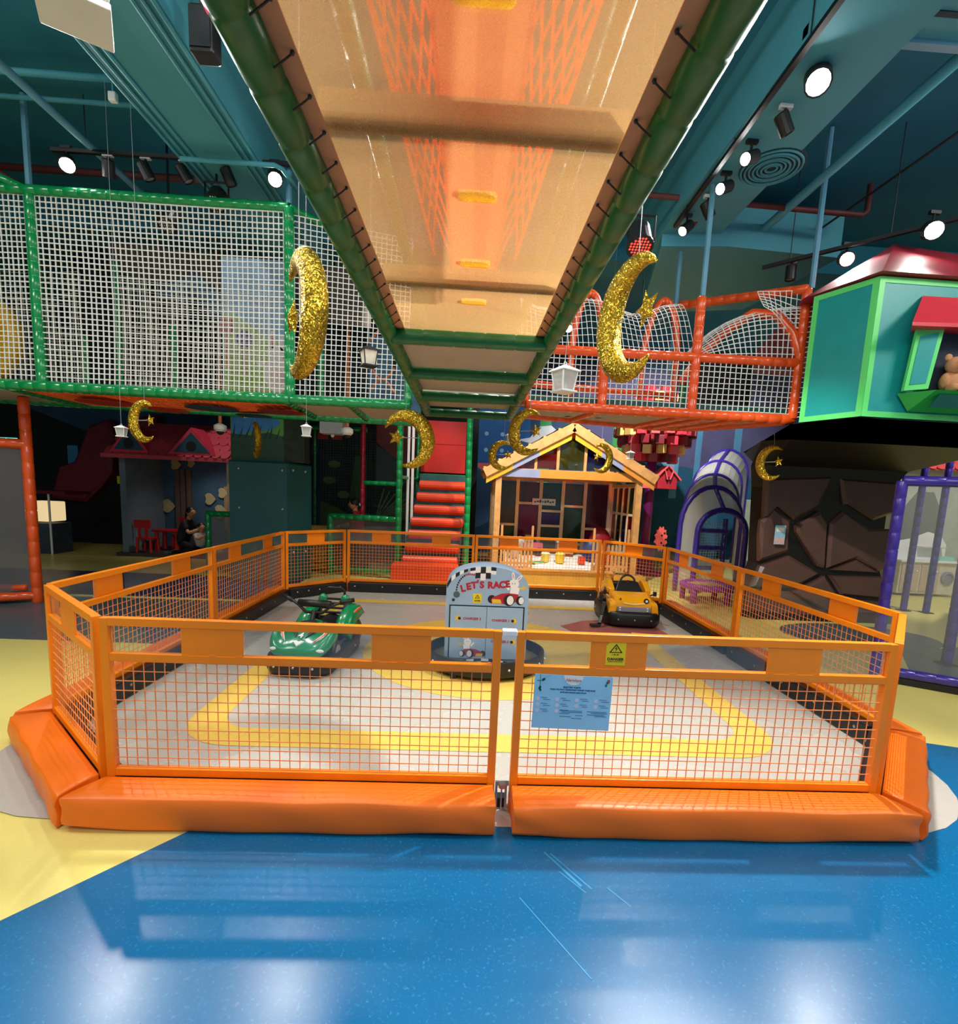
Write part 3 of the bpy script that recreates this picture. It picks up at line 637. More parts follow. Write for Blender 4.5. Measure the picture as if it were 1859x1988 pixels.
# ------------------------------------------------------------------ green quad bumper kart (nose towards -Y)
M_grn = mat('kart_green', (0, 136, 80), 0.25, var=0.04, coat=0.5); M_dgrn = mat('kart_dark_green', (0, 96, 58), 0.25, var=0.06)
M_kor = mat('decal_orange', (240, 110, 60), 0.4); M_kyl = mat('kart_yellow', (250, 172, 10), 0.2, var=0.04, coat=0.7); M_kgr = mat('kart_grey', (138, 136, 146), 0.4)
def loft(rows, mb):
    """rows of equal length, skinned into a closed-ended sheet with thickness from the rows themselves"""
    n = len(rows[0]); vs = [p for r in rows for p in r]; fs = []
    for i in range(len(rows) - 1):
        for k in range(n): fs.append((i * n + k, i * n + (k + 1) % n, (i + 1) * n + (k + 1) % n, (i + 1) * n + k))
    fs.append(tuple(range(n - 1, -1, -1))); fs.append(tuple((len(rows) - 1) * n + k for k in range(n)))
    return mb.add(vs, fs)
def bumper(root, w, l, z0, z1, nose=0.12, thick=0.07):
    out = rrect(-w / 2, -l / 2, w / 2, l / 2, min(w, l) * 0.3, 8); inn = rrect(-w / 2 + thick, -l / 2 + thick, w / 2 - thick, l / 2 - thick, min(w, l) * 0.2, 8); m = len(out)
    prof = ((0, z0 + 0.02), (0.0, z0), (0, z0)); vs = []; fs = []
    def ringz(poly, z, k=1.0): return [(x * k, y * k, z) for x, y in poly]
    rows = [ringz(inn, z0), ringz(out, z0, 0.97), ringz(out, z0 + 0.03), ringz(out, z1 - 0.03), ringz(out, z1, 0.97), ringz(inn, z1)]
    vs = [p for r in rows for p in r]
    for i in range(len(rows)):
        j = (i + 1) % len(rows)
        for k in range(m): fs.append((i * m + k, i * m + (k + 1) % m, j * m + (k + 1) % m, j * m + k))
    mb = MB(); mb.add(vs, fs); o = obj('bumper', mb, M_blk, root, smooth=True)
    fp = obj('floor_pan', MB().prism(inn, (0, 0, z0 + 0.06), (1, 0, 0), (0, 1, 0), 0.03), M_dark, root)
    pts = [(0, -l / 2), (-w * 0.28, -l / 2), (w * 0.28, -l / 2), (w / 2, -l * 0.2), (-w / 2, -l * 0.2), (w / 2, l * 0.2), (-w / 2, l * 0.2), (0, l / 2)]
    many('bolt', MB().ball((0, 0, 0), 0.012, 8, 5), [(px, py, (z0 + z1) / 2) for px, py in pts], M_bolt, o)
def wheel(root, x, y, z, r, wdt):
    t = MB().lathe([(r * 0.55, -wdt / 2), (r * 0.9, -wdt / 2), (r, -wdt / 3), (r, wdt / 3), (r * 0.9, wdt / 2), (r * 0.55, wdt / 2)], (x, y, z), 18, 'x'); tw = obj('wheel', t, M_blk, root, smooth=False)
    h = MB().lathe([(r * 0.56, -wdt / 2 - 0.004), (r * 0.5, -wdt / 2 - 0.008), (r * 0.15, -wdt / 2 + 0.01), (r * 0.15, wdt / 2 - 0.01), (r * 0.5, wdt / 2 + 0.008), (r * 0.56, wdt / 2 + 0.004)], (x, y, z), 14, 'x'); obj('hub', h, M_kgr, tw)
q = thing('quad_kart', 'green quad bike kart number 4 with handlebar on a black bumper', 'kart')
bumper(q, 0.60, 1.02, 0.03, 0.17)
# hood: sections from the nose (front) to the tank
def sec(y, w, zt, zs, fw=0.0, zf=0.0):
    """half section mirrored: centre top, shoulder, fender, under"""
    h = [(0, zt), (w * 0.35, zt - 0.012), (w * 0.6, zs), (w * 0.82, zs + zf), (w, zs + zf - 0.03), (w * 0.96, zs - 0.09), (w * 0.5, zs - 0.10)]
    return [(x, y, z) for x, z in h] + [(-x, y, z) for x, z in h[:0:-1]]
hb = MB(); loft([sec(-0.47, 0.17, 0.235, 0.225, 0, 0.0), sec(-0.44, 0.25, 0.275, 0.262, 0, 0.01), sec(-0.36, 0.285, 0.325, 0.285, 0, 0.075), sec(-0.26, 0.295, 0.360, 0.30, 0, 0.115), sec(-0.16, 0.285, 0.385, 0.305, 0, 0.10), sec(-0.08, 0.20, 0.41, 0.32, 0, 0.0), sec(0.02, 0.12, 0.40, 0.33, 0, 0.0), sec(0.14, 0.11, 0.34, 0.30, 0, 0.0)], hb)
o = obj('hood', hb, M_grn, q, smooth=True); o.modifiers.new('s', 'SUBSURF').levels = 1; o.modifiers['s'].render_levels = 1
# hood decals follow the slope: y from nose, x out
def onhood(x, y): 
    t = (y + 0.47) / 0.39; zt = 0.228 + 0.185 * min(1, t) ** 0.8; return zt - 0.02 * (abs(x) / 0.28) ** 2 + 0.022
def hood_decal(name, poly, m, lift=0.0):
    vs = [(x, y, onhood(x, y) + lift) for x, y in poly]; n = len(vs); mb = MB(); mb.add(vs + [(x, y, z - 0.012) for x, y, z in vs], [tuple(range(n)), tuple(range(2 * n - 1, n - 1, -1))] + [(k, n + k, n + (k + 1) % n, (k + 1) % n) for k in range(n)]); obj(name, mb, m, q)
for s in (-1, 1):
    hood_decal('decal_edge', [(s * 0.115, -0.405), (s * 0.215, -0.30), (s * 0.245, -0.20), (s * 0.195, -0.21), (s * 0.175, -0.30)], M_wht, 0.004)
    hood_decal('decal', [(s * 0.13, -0.392), (s * 0.205, -0.30), (s * 0.232, -0.21), (s * 0.202, -0.215), (s * 0.185, -0.30)], M_kor, 0.007)
    hood_decal('vent', [(s * 0.045, -0.36), (s * 0.105, -0.27), (s * 0.09, -0.26), (s * 0.05, -0.30)], M_ink, 0.006)
    lamp = MB().ball((s * 0.19, -0.435, 0.235), (0.05, 0.02, 0.018), 10, 6); obj('headlight', lamp, M_wht, q)
hood_decal('number_plate', [(-0.05, -0.40), (0.0, -0.445), (0.05, -0.40), (0.02, -0.395), (0.0, -0.405), (-0.02, -0.395)], M_wht, 0.006)
text('lettering', '4', 0.085, (0.0, -0.345, onhood(0, -0.345) + 0.012), Matrix.Rotation(math.radians(28), 4, 'X'), M_wht, q, bold=0.003)
obj('dash_scoop', MB().ball((0, -0.185, 0.405), (0.085, 0.075, 0.022), 14, 6), M_ink, q, smooth=True)
obj('steering_column', MB().tube([(0, -0.12, 0.40), (0, -0.06, 0.49)], 0.022, 10), M_blk, q)
hbp = [(-0.33, 0.04, 0.585), (-0.22, -0.02, 0.565), (-0.15, -0.05, 0.535), (-0.08, -0.065, 0.475), (0.08, -0.065, 0.475), (0.15, -0.05, 0.535), (0.22, -0.02, 0.565), (0.33, 0.04, 0.585)]
hbo = obj('handlebar', MB().tube(hbp, 0.014, 8), M_blk, q, smooth=True)
for s in (-1, 1): obj('grip', MB().tube([(s * 0.34, 0.047, 0.588), (s * 0.225, -0.015, 0.567)], 0.021, 10), M_blk, hbo, smooth=True)
obj('bar_pad', MB().tube([(-0.15, -0.05, 0.555), (0.15, -0.05, 0.555)], 0.034, 10), M_blk, hbo, smooth=True)
# saddle, slatted back rest, rear fenders, roll bar
st = MB(); loft([sec(0.10, 0.10, 0.34, 0.32), sec(0.2, 0.13, 0.33, 0.31), sec(0.34, 0.14, 0.345, 0.32), sec(0.40, 0.13, 0.36, 0.33)], st); obj('seat', st, M_blk, q, smooth=True)
br = MB()
for x in (-0.135, 0.135): br.beam((x, 0.35, 0.30), (x, 0.45, 0.50), 0.05, 0.035)
for k in range(5): br.beam((-0.13, 0.365 + k * 0.021, 0.325 + k * 0.042), (0.13, 0.365 + k * 0.021, 0.325 + k * 0.042), 0.03, 0.02)
obj('backrest', br, M_blk, q, bevel=0.006)
for s in (-1, 1):
    fb = MB(); loft([[(s * (0.12), y, z - 0.005), (s * 0.16, y, z + 0.03), (s * 0.25, y, z + 0.01), (s * 0.30, y, z - 0.07), (s * 0.27, y, z - 0.08), (s * 0.15, y, z - 0.03)] for y, z in ((0.10, 0.26), (0.18, 0.35), (0.28, 0.40), (0.38, 0.42), (0.47, 0.43), (0.51, 0.42))], fb); f = obj('rear_fender', fb, M_grn, q, smooth=True)
    d = MB(); vs = [(s * 0.205, 0.20, 0.376), (s * 0.262, 0.30, 0.408), (s * 0.272, 0.46, 0.432), (s * 0.235, 0.30, 0.418)]; d.add(vs + [(x, y, z - 0.02) for x, y, z in vs], [(0, 1, 2, 3), (7, 6, 5, 4), (0, 4, 5, 1), (1, 5, 6, 2), (2, 6, 7, 3), (3, 7, 4, 0)]); obj('fender_decal', d, M_kor, f)
    obj('head_bolster', MB().ball((s * 0.115, 0.45, 0.49), (0.05, 0.035, 0.055), 12, 8), M_grn, q, smooth=True)
    wheel(q, s * 0.24, -0.22, 0.175, 0.105, 0.08); wheel(q, s * 0.235, 0.36, 0.19, 0.13, 0.09)
obj('roll_bar', MB().tube([(-0.10, 0.46, 0.48), (-0.10, 0.47, 0.58), (-0.07, 0.47, 0.605), (0.07, 0.47, 0.605), (0.10, 0.47, 0.58), (0.10, 0.46, 0.48)], 0.013, 8), M_blk, q, smooth=True)
obj('side_step', MB().box((0.22, 0.08, 0.14), (0.1, 0.35, 0.02)), M_kgr, q); obj('side_step', MB().box((-0.22, 0.08, 0.14), (0.1, 0.35, 0.02)), M_kgr, q)
obj('engine_body', MB().box((0, 0.12, 0.21), (0.2, 0.62, 0.16)), M_dgrn, q, bevel=0.04)
q.location = (-1.36, 4.66, 0.008); q.rotation_euler = (0, 0, math.radians(-6))

# ------------------------------------------------------------------ yellow car bumper kart
y = thing('car_kart', 'yellow toy car kart with black steering wheel, far right in the rink', 'kart')
bumper(y, 0.74, 1.0, 0.03, 0.2)
yb = MB(); loft([[(sx * w_, yy, zz) for sx, zz in ((-1, z0), (-1.0, z1 - 0.03), (-0.86, z1), (0.86, z1), (1.0, z1 - 0.03), (1, z0))] for yy, w_, z0, z1 in ((-0.40, 0.215, 0.20, 0.25), (-0.385, 0.235, 0.19, 0.33), (-0.33, 0.245, 0.19, 0.385), (-0.14, 0.25, 0.19, 0.42))], yb)
obj('bonnet', yb, M_kyl, y, smooth=False, bevel=0.012)
obj('tub', MB().box((0, 0.14, 0.25), (0.48, 0.56, 0.16)), M_kyl, y, bevel=0.03)
for s in (-1, 1):
    loftrow = [[(s * 0.20, yy, zt - 0.12), (s * 0.20, yy, zt), (s * 0.275, yy, zt), (s * 0.275, yy, zt - 0.12)] for yy, zt in ((-0.16, 0.45), (0.02, 0.53), (0.14, 0.545), (0.22, 0.50), (0.40, 0.44))]
    db = MB(); loft(loftrow, db); obj('side_panel', db, M_kyl, y, bevel=0.015)
    fd = MB(); loft([[(s * 0.225, yy, zt - 0.16), (s * 0.225, yy, zt), (s * 0.305, yy, zt - 0.02), (s * 0.325, yy, zt - 0.18)] for yy, zt in ((-0.42, 0.30), (-0.37, 0.335), (-0.24, 0.345), (-0.12, 0.30))], fd); obj('front_fender', fd, M_kyl, y, bevel=0.012)
    mr = MB().tube([(s * 0.26, -0.14, 0.37), (s * 0.31, -0.15, 0.39)], 0.012, 6); mr.box((s * 0.33, -0.15, 0.40), (0.04, 0.04, 0.06)); obj('mirror', mr, M_blk, y, bevel=0.006)
    wheel(y, s * 0.26, -0.24, 0.16, 0.10, 0.08); wheel(y, s * 0.26, 0.32, 0.16, 0.10, 0.08)
obj('grille', MB().box((0, -0.415, 0.235), (0.42, 0.03, 0.065)), M_kgr, y, bevel=0.006)
gl = MB()
for x in (-0.18, 0.17): gl.ball((x, -0.432, 0.255), 0.012, 8, 5); gl.ball((x, -0.432, 0.225), 0.012, 8, 5)
obj('light_stud', gl, M_wht, y)
obj('bonnet_slot', MB().tube([(-0.14, -0.398, 0.31), (0.0, -0.40, 0.295), (0.14, -0.398, 0.31)], 0.010, 6), mat('pale_yellow', (255, 220, 120), 0.2), y)
hl = obj('headlamp', MB().lathe([(0.001, 0.004), (0.032, 0.004), (0.034, -0.02)], (0.16, -0.395, 0.345), 14, 'y'), M_blk, y); obj('headlamp_lens', MB().ball((0.16, -0.401, 0.345), (0.018, 0.008, 0.018), 10, 6), M_wht, hl)
obj('fuel_cap', MB().lathe([(0.001, 0.003), (0.012, 0.003), (0.012, -0.02)], (-0.17, -0.39, 0.36), 10, 'y'), mat('cap_brown', (110, 60, 20), 0.4), y)
wsn = MB(); loft([[(-0.19, -0.13, 0.40), (0.19, -0.13, 0.40), (0.19, -0.08, 0.40), (-0.19, -0.08, 0.40)], [(-0.13, -0.01, 0.53), (0.13, -0.01, 0.53), (0.13, 0.03, 0.53), (-0.13, 0.03, 0.53)]], wsn); obj('dashboard', wsn, M_blk, y, bevel=0.01)
sw = obj('steering_wheel', MB().tube([(0.095 * math.cos(a), 0.0 + 0.03 * math.sin(a), 0.525 + 0.085 * math.sin(a)) for a in [2 * PI * k / 20 for k in range(20)]], 0.014, 8, closed=True), M_blk, y, smooth=True)
sp = MB().beam((-0.09, 0, 0.525), (0.09, 0, 0.525), 0.02, 0.03); sp.beam((0, 0, 0.525), (0, -0.02, 0.45), 0.03, 0.02); sp.ball((0, -0.012, 0.515), (0.035, 0.02, 0.035), 10, 6); obj('spoke', sp, M_blk, sw)
obj('seat', MB().box((0, 0.30, 0.36), (0.34, 0.1, 0.24)), M_blk, y, bevel=0.03)
arm = MB().beam((-0.33, -0.25, 0.17), (-0.37, -0.33, 0.36), 0.05, 0.03); arm.beam((-0.36, -0.33, 0.3), (-0.40, -0.40, 0.14), 0.05, 0.04); arm.beam((-0.39, -0.39, 0.15), (-0.44, -0.50, 0.05), 0.05, 0.03); arm.beam((-0.43, -0.49, 0.03), (-0.56, -0.52, 0.03), 0.07, 0.03); obj('side_arm', arm, M_blk, y, bevel=0.008)
y.location = (2.22, 6.66, 0.008); y.rotation_euler = (0, 0, math.radians(-4))

# ------------------------------------------------------------------ rope bridge overhead (Y 0.3 .. 6.4)
M_fab = sheer_mat('sheer_tan_mesh', (218, 178, 118), 0.56, 0.6); M_hem = mat('tan_hem', (196, 132, 84), 0.7, var=0.06)
br = thing('net_bridge', 'tan sheer net bridge between dark green foam pipes, running overhead from camera', 'bridge', (-0.03, 3.3, 2.6))
ZB = 2.68; YS = 3.46
obj('sheer_floor', MB().span((-0.47, -0.6, ZB - 0.002), (0.43, YS, ZB)), M_fab, br, label='sheer tan mesh floor panel')
for s, x in ((-1, -0.47), (1, 0.43)):
    obj('hem', MB().span((x + s * 0.05, -0.6, ZB - 0.006), (x - s * 0.025, YS, ZB - 0.002)), M_hem, br)
    xo = x + s * 0.075
    obj('foam_pipe', MB().foam((xo - 0.0, -0.6, ZB - 0.005), (xo, YS, ZB - 0.03), 0.052, 0.2, 12), M_dpipe, br, smooth=True)
    obj('foam_pipe', MB().foam((xo, YS, ZB - 0.03), (xo - s * 0.02, 6.42, 2.59), 0.052, 0.2, 12), M_dpipe, br, smooth=True)
    lc = MB().tube([(s * 0.03, 0, -0.045), (0, 0, -0.022), (-s * 0.012, 0, -0.012)], 0.0028, 5); lc.ball((-s * 0.014, 0, -0.010), 0.006, 6, 4)
    many('lacing_hook', lc, [(x, 0.55 + k * 0.135, ZB) for k in range(21)], M_blk, br)
    hc = MB().tube([(xo + s * 0.05 + 0.004 * math.sin(k * 2.1), -0.5 + 6.8 * k / 60, ZB + 0.02 - 0.06 * min(1, max(0, (k - 33) / 15))) for k in range(61)], 0.011, 6); obj('hem_cord', hc, M_net, br)
    obj('hand_rail', MB().foam((xo, -0.6, ZB + 0.78), (xo, 6.4, ZB + 0.78), 0.045, 0.2, 8), M_dpipe, br, smooth=True)
for yy in (1.62, 2.72): obj('cross_beam', MB().beam((-0.46, yy, ZB + 0.045), (0.42, yy, ZB + 0.045), 0.085, 0.06), mat('beam_tan', (150, 120, 70), 0.7), br)
for yy, z in ((YS, 2.635), (4.42, 2.62), (5.36, 2.60), (6.36, 2.585)): obj('foam_pipe', MB().foam((-0.53, yy, z), (0.48, yy, z), 0.05, 0.2, 12), M_dpipe, br, smooth=True)
for y0, y1 in ((YS, 4.42), (4.42, 5.36), (5.36, 6.36)): obj('deck_board', MB().span((-0.50, y0 + 0.05, 2.655), (0.45, y1 - 0.05, 2.675)), M_board, br)
# orange walkway inside the bridge: sewn centre strip, lattice of straps at both sides, yellow foot plates
M_strap = sheer_mat('orange_strap', (255, 132, 70), 0.0, 0.65, 20); M_ctr = sheer_mat('orange_strip_cloth', (232, 100, 50), 0.10, 0.5, 60)
cs = obj('walk_strip', MB().add([(-0.155, -0.4, 2.90), (0.135, -0.4, 2.90), (0.115, 3.1, 2.93), (-0.135, 3.1, 2.93)], [(0, 1, 2, 3)]), M_ctr, br, label='orange centre strip')
obj('strip_fold', MB().add([(-0.03, -0.4, 2.895), (0.075, -0.4, 2.895), (0.045, 3.1, 2.925), (-0.02, 3.1, 2.925)], [(0, 1, 2, 3)]), M_ctr, cs)
for s in (-1, 1):
    la = MB(); xi = lambda t: -0.01 + s * (0.145 - 0.02 * t); xoo = lambda t: -0.01 + s * (0.42 - 0.19 * t); N = 17
    P3 = lambda t, b: (xi(t) + (xoo(t) - xi(t)) * b, -0.4 + 3.5 * t, 2.90 + 0.03 * t + 0.06 * b)
    for k in range(N + 1):
        for dr in (-1, 1):
            t0, t1 = (k - 2.6 * dr) / N, (k + 2.6 * dr) / N
            if 0 <= t0 <= 1 and 0 <= t1 <= 1: la.beam(P3(t0, 0), P3(t1, 1), 0.0095, 0.003)
    la.beam(P3(0, 1), P3(1, 1), 0.012, 0.006); la.beam(P3(0, 0), P3(1, 0), 0.012, 0.006); obj('strap_lattice', la, M_strap, br, kind='stuff')
for yy in (1.20, 1.93, 2.46, 2.93): obj('foot_plate', MB().prism(rrect(-0.068, -0.022, 0.068, 0.022, 0.021, 5), (-0.005, yy, 2.697), (1, 0, 0), (0, 1, 0), 0.015), sheer_mat('foot_yellow', (255, 236, 90), 0.0, 0.75, 30), br)

# ------------------------------------------------------------------ left green climbing deck, hung from the ceiling
ld = thing('green_climbing_deck', 'green foam pipe climbing deck with white nets, upper left, hung from ceiling', 'climbing frame', (-3.0, 5.75, 2.56))
ZD = 2.56; YD = 5.75; ZT = 4.49; r_ = 0.05
def gp(p0, p1, r=r_, root=ld, m=M_gpipe, n=10): return obj('foam_pipe', MB().foam(p0, p1, r, 0.14, n), m, root, smooth=True)
gp((-6.6, 5.72, ZD), (-1.97, YD, ZD), 0.058); gp((-1.97, YD, ZD), (-0.66, YD, ZD), 0.052)
gp((-6.6, 5.72, ZT), (-1.97, YD, ZT)); gp((-1.97, YD, ZT), (-0.6, YD + 1.2, ZT - 0.1), 0.042)
for x in (-6.5, -4.58, -1.97): gp((x, YD, ZD), (x, YD, ZT), 0.056)
gp((-0.69, YD, ZD), (-0.69, YD, ZD + 0.5), 0.045)
gp((-4.58, YD, ZT), (-6.1, YD - 0.4, ZT + 0.5), 0.04)
for x0, x1 in ((-6.5, -4.58), (-4.58, -1.97)):
    nt = MB().net(lambda a, b: (x0 + 0.05 + (x1 - x0 - 0.1) * a, YD - 0.01 + 0.05 * math.sin(PI * a) * math.sin(PI * b), ZD + 0.05 + (ZT - ZD - 0.1) * b), int((x1 - x0) / 0.056), 33, 0.0105, 8, 0.07); obj('front_net', nt, M_net, ld, kind='stuff')
nt = MB().net(lambda a, b: (-1.92 + 1.2 * a, YD + 0.35 * b * a, ZD + 0.05 + (ZT - ZD - 0.12) * b), 22, 33, 0.008, 8, 0.06); obj('front_net', nt, M_net, ld, kind='stuff')
# back of the deck
YBk = 6.95
gp((-6.6, YBk, ZD), (-0.8, 7.25, ZD), 0.05)
for x, zt in ((-6.0, ZT), (-4.55, 4.35), (-4.98, 3.4), (-3.86, 3.6), (-1.98, ZT - 0.15)): gp((x, YBk, ZD), (x, YBk, zt), 0.045)
gp((-6.5, YBk, ZD + 0.12), (-3.5, YBk, ZD + 0.12), 0.045); gp((-1.7, 6.6, ZD + 0.16), (-0.75, 6.6, ZD + 0.16), 0.045)
for x0, x1 in ((-6.5, -5.0), (-4.5, -2.5)):
    nt = MB().net(lambda a, b: (x0 + (x1 - x0) * a, YBk + 0.08 * math.sin(PI * a), ZD + 0.05 + 1.55 * b), int((x1 - x0) / 0.06), 26, 0.006, 8, 0.25); obj('back_net', nt, M_net, ld, kind='stuff')
for x0, x1 in ((-6.5, -5.0), (-2.0, -1.35), (-1.3, -0.75)): obj('under_board', MB().span((x0, YD + 0.06, ZD - 0.01), (x1, YBk - 0.03, ZD + 0.01)), M_board, ld)
for x in (-5.0, -2.02, -1.33): gp((x, YD, ZD - 0.01), (x - 0.05, YBk, ZD - 0.01), 0.045)
# orange net floor with coloured rings
M_onet = mat('orange_floor_net', (255, 112, 40), 0.6, var=0.1)
on = MB().net(lambda a, b: (-4.95 + 2.85 * a, YD + 0.07 + 1.1 * b, ZD - 0.01 - 0.05 * math.sin(PI * a) * math.sin(PI * b)), 58, 22, 0.022, 6, 0.2); obj('net_floor', on, M_onet, ld, kind='stuff', label='orange rope net floor')
for x, yy, rx, c in ((-4.25, 6.2, 0.30, (170, 30, 20)), (-3.05, 6.25, 0.30, (20, 60, 80)), (-2.25, 6.25, 0.27, (120, 20, 24)), (-2.75, 6.7, 0.22, (14, 46, 70)), (-3.75, 6.6, 0.24, (176, 40, 20))):
    obj('net_hole_cover', MB().prism(circ(x, yy, rx, 18, ry=rx * 0.8), (0, 0, ZD - 0.075), (1, 0, 0), (0, 1, 0), 0.006), mat('ring_%d' % c[0], c, 0.6), ld)
# deck interior seen through the net: padded trunk, mural board, yellow ring
obj('dark_backdrop', MB().span((-6.6, 9.0, ZD + 0.35), (-1.3, 9.05, 5.2)), mat('deck_depth_shade', (22, 40, 52), 0.8, var=0.3, scale=1.2), ld)  # dark sheet standing in for the unlit depth behind the net
pan = mat('deck_grey_panel', (96, 84, 76), 0.8, var=0.1)
obj('sloped_panel', MB().add([(-5.2, 7.8, 4.9), (-1.5, 7.8, 4.75), (-1.5, 7.8, 3.95), (-3.2, 7.8, 4.0), (-5.2, 7.8, 4.55)], [(0, 1, 2, 3, 4)]), pan, ld)
mu = obj('painted_board', MB().span((-3.40, 7.3, 2.88), (-2.44, 7.34, 4.6)), mat('print_sky', (150, 190, 226), 0.6, var=0.1, scale=2), ld, label='painted board with hills and white rabbit')
def pb(name, poly, rgb, off): obj(name, MB().prism(poly, (-3.40, 7.3 - off, 2.88), (1.11, 0, 0), (0, 0, 1), 0.002), mat('pb_%d_%d_%d' % rgb, rgb, 0.6, var=0.05), mu)
pb('print_hill', [(0, 0), (0.86, 0), (0.86, 0.75), (0.62, 0.66), (0.35, 0.86), (0.12, 1.02), (0, 1.0)], (178, 210, 128), 0.003); pb('print_grass', [(0, 0), (0.86, 0), (0.86, 0.28), (0.4, 0.36), (0, 0.26)], (150, 204, 84), 0.005)
pb('print_trunk', [(0.24, 0.2), (0.28, 0.2), (0.28, 0.62), (0.24, 0.62)], (190, 90, 130), 0.007); pb('print_mushroom', circ(0.26, 0.68, 0.1, 12, ry=0.12), (112, 100, 170), 0.008); pb('print_mushroom', circ(0.06, 0.85, 0.09, 12, ry=0.12), (200, 90, 110), 0.008); pb('print_trunk', [(0.04, 0.3), (0.08, 0.3), (0.08, 0.8), (0.04, 0.8)], (214, 120, 110), 0.007)
pb('print_rabbit', circ(0.66, 0.24, 0.17, 14, ry=0.24), (240, 236, 240), 0.008); pb('print_rabbit', circ(0.64, 0.52, 0.11, 14, ry=0.10), (240, 236, 240), 0.009); pb('print_rabbit', circ(0.60, 0.70, 0.035, 10, ry=0.12), (240, 236, 240), 0.009); pb('print_rabbit', circ(0.72, 0.66, 0.035, 10, ry=0.11), (240, 236, 240), 0.009)
pb('print_ear', circ(0.60, 0.70, 0.016, 8, ry=0.08), (226, 150, 170), 0.010); pb('print_belly', circ(0.66, 0.2, 0.09, 12, ry=0.13), (236, 206, 214), 0.010); pb('print_paw', circ(0.46, 0.38, 0.06, 10, ry=0.03), (240, 236, 240), 0.009)
for x in (-4.85, -4.45, -4.2): obj('brown_bolster', MB().tube([(x, 7.45, ZD), (x + 0.04, 7.45, ZD + 1.5)], 0.11, 10), mat('brown_vinyl', (84, 56, 50), 0.5), ld)
pg = mat('pale_slide_blue', (70, 110, 140), 0.5, var=0.2, scale=2); obj('blue_bolster', MB().tube([(-4.3, 7.6, ZD + 1.5), (-3.9, 7.6, ZD + 1.75), (-3.5, 7.6, ZD + 1.4)], 0.18, 10), pg, ld)
yr = MB(); 
for rr_, c in ((0.52, 0), (0.36, 1)): pass
obj('yellow_ring', MB().lathe([(0.36, 0.05), (0.45, 0.09), (0.52, 0.05), (0.52, -0.05), (0.36, -0.05)], (-5.78, 6.35, 3.18), 28, 'y'), mat('ring_yellow', (240, 182, 20), 0.35), ld, smooth=True)
obj('orange_disc', MB().lathe([(0.001, 0.06), (0.22, 0.05), (0.38, 0.03), (0.38, -0.03), (0.001, -0.03)], (-5.78, 6.36, 3.18), 24, 'y'), mat('disc_orange', (236, 140, 40), 0.4), ld, smooth=True)
# lattice curl seen near the bridge
tw = MB()
for k in range(3): tw.tube([(-1.35 + 0.32 * t / 8, 7.0, ZD + 0.35 + 0.32 * k + 0.16 * math.sin(PI * t / 8) * (-1) ** k) for t in range(9)], 0.016, 6)
obj('orange_cord', tw, mat('cord_orange', (190, 100, 60), 0.6), ld)
for x in (-1.3, -0.9): obj('dark_panel', MB().span((x - 0.17, 7.5, ZD + 0.05), (x + 0.17, 7.54, ZD + 1.2)), mat('night_blue_panel', (50, 92, 122), 0.6, var=0.3, scale=4), ld)
# hanger tubes from the ceiling
for i, (x, yy) in enumerate(((-4.58, 5.75), (-1.97, 5.75), (-6.5, 5.75))): obj('hanger_tube', MB().tube([(x, yy, ZT + 0.04), (x, yy, 5.38)], 0.03, 8), M_steel, ld)

# ------------------------------------------------------------------ right orange deck
od = thing('orange_climbing_deck', 'orange foam pipe deck with net hoops, upper right beside the teal treehouse', 'climbing frame', (2.0, 5.35, 2.56))
def op(p0, p1, r=0.048): return gp(p0, p1, r, od, M_opipe)
YO = 5.37; A = (0.56, 5.33); B = (3.42, 5.39); Cc = (0.62, 6.0); D = (2.35, 6.45); E_ = (2.80, 6.34); G_ = (3.44, 5.52)
op((A[0], A[1], ZD), (B[0], B[1], ZD), 0.052)
for a, b in ((Cc, D), (D, E_), (E_, G_)): op((*a, ZD), (*b, ZD), 0.046)
for x, xb, yb_ in ((1.36, 1.2, 6.18), (2.33, 2.05, 6.36), (2.6, 2.3, 6.42), (2.95, 2.62, 6.36)): op((x, YO, ZD - 0.005), (xb, yb_, ZD - 0.005), 0.04)
obj('under_board', MB().prism([A, B, G_, E_, D, Cc], (0, 0, ZD + 0.02), (1, 0, 0), (0, 1, 0), 0.02), M_board, od)
op((A[0], YO, 3.13), (3.4, YO, 3.13)); 
for x, zt in ((0.55, 3.13), (1.36, 3.13), (2.31, 3.72), (3.40, 3.86)): op((x, YO, ZD), (x, YO, zt))
def hoop(cx, yy, w, z0, zs, zt, r=0.045, dx=0):
    pts = [(cx - w / 2, yy, z0), (cx - w / 2, yy, zs)] + [(cx - w / 2 * math.cos(PI * k / 10) + dx * math.sin(PI * k / 10), yy, zs + (zt - zs) * math.sin(PI * k / 10)) for k in range(1, 10)] + [(cx + w / 2, yy, zs), (cx + w / 2, yy, z0)]
    return obj('foam_hoop', MB().foampath(pts, r), M_opipe, od, smooth=True)
hoop(1.30, 5.95, 0.36, ZD, 3.2, 3.92, 0.04); hoop(2.27, 6.3, 0.42, ZD, 3.2, 4.02, 0.04)
op((0.5, 6.0, 2.92), (2.5, 6.35, 2.92), 0.04)
pts = [(2.42, 5.98, 3.0), (2.55, 5.9, 3.25), (2.75, 5.75, 3.5), (2.98, 5.6, 3.68), (3.18, 5.47, 3.62), (3.33, 5.4, 3.42), (3.40, 5.37, 3.2)]
obj('foam_hoop', MB().foampath(pts, 0.05), M_opipe, od, smooth=True)
op((3.40, YO, 3.86), (2.5, 6.45, 4.02), 0.05)
def roofz(a): return 3.13 + 0.55 * math.sin(PI * min(1, max(0, a)))
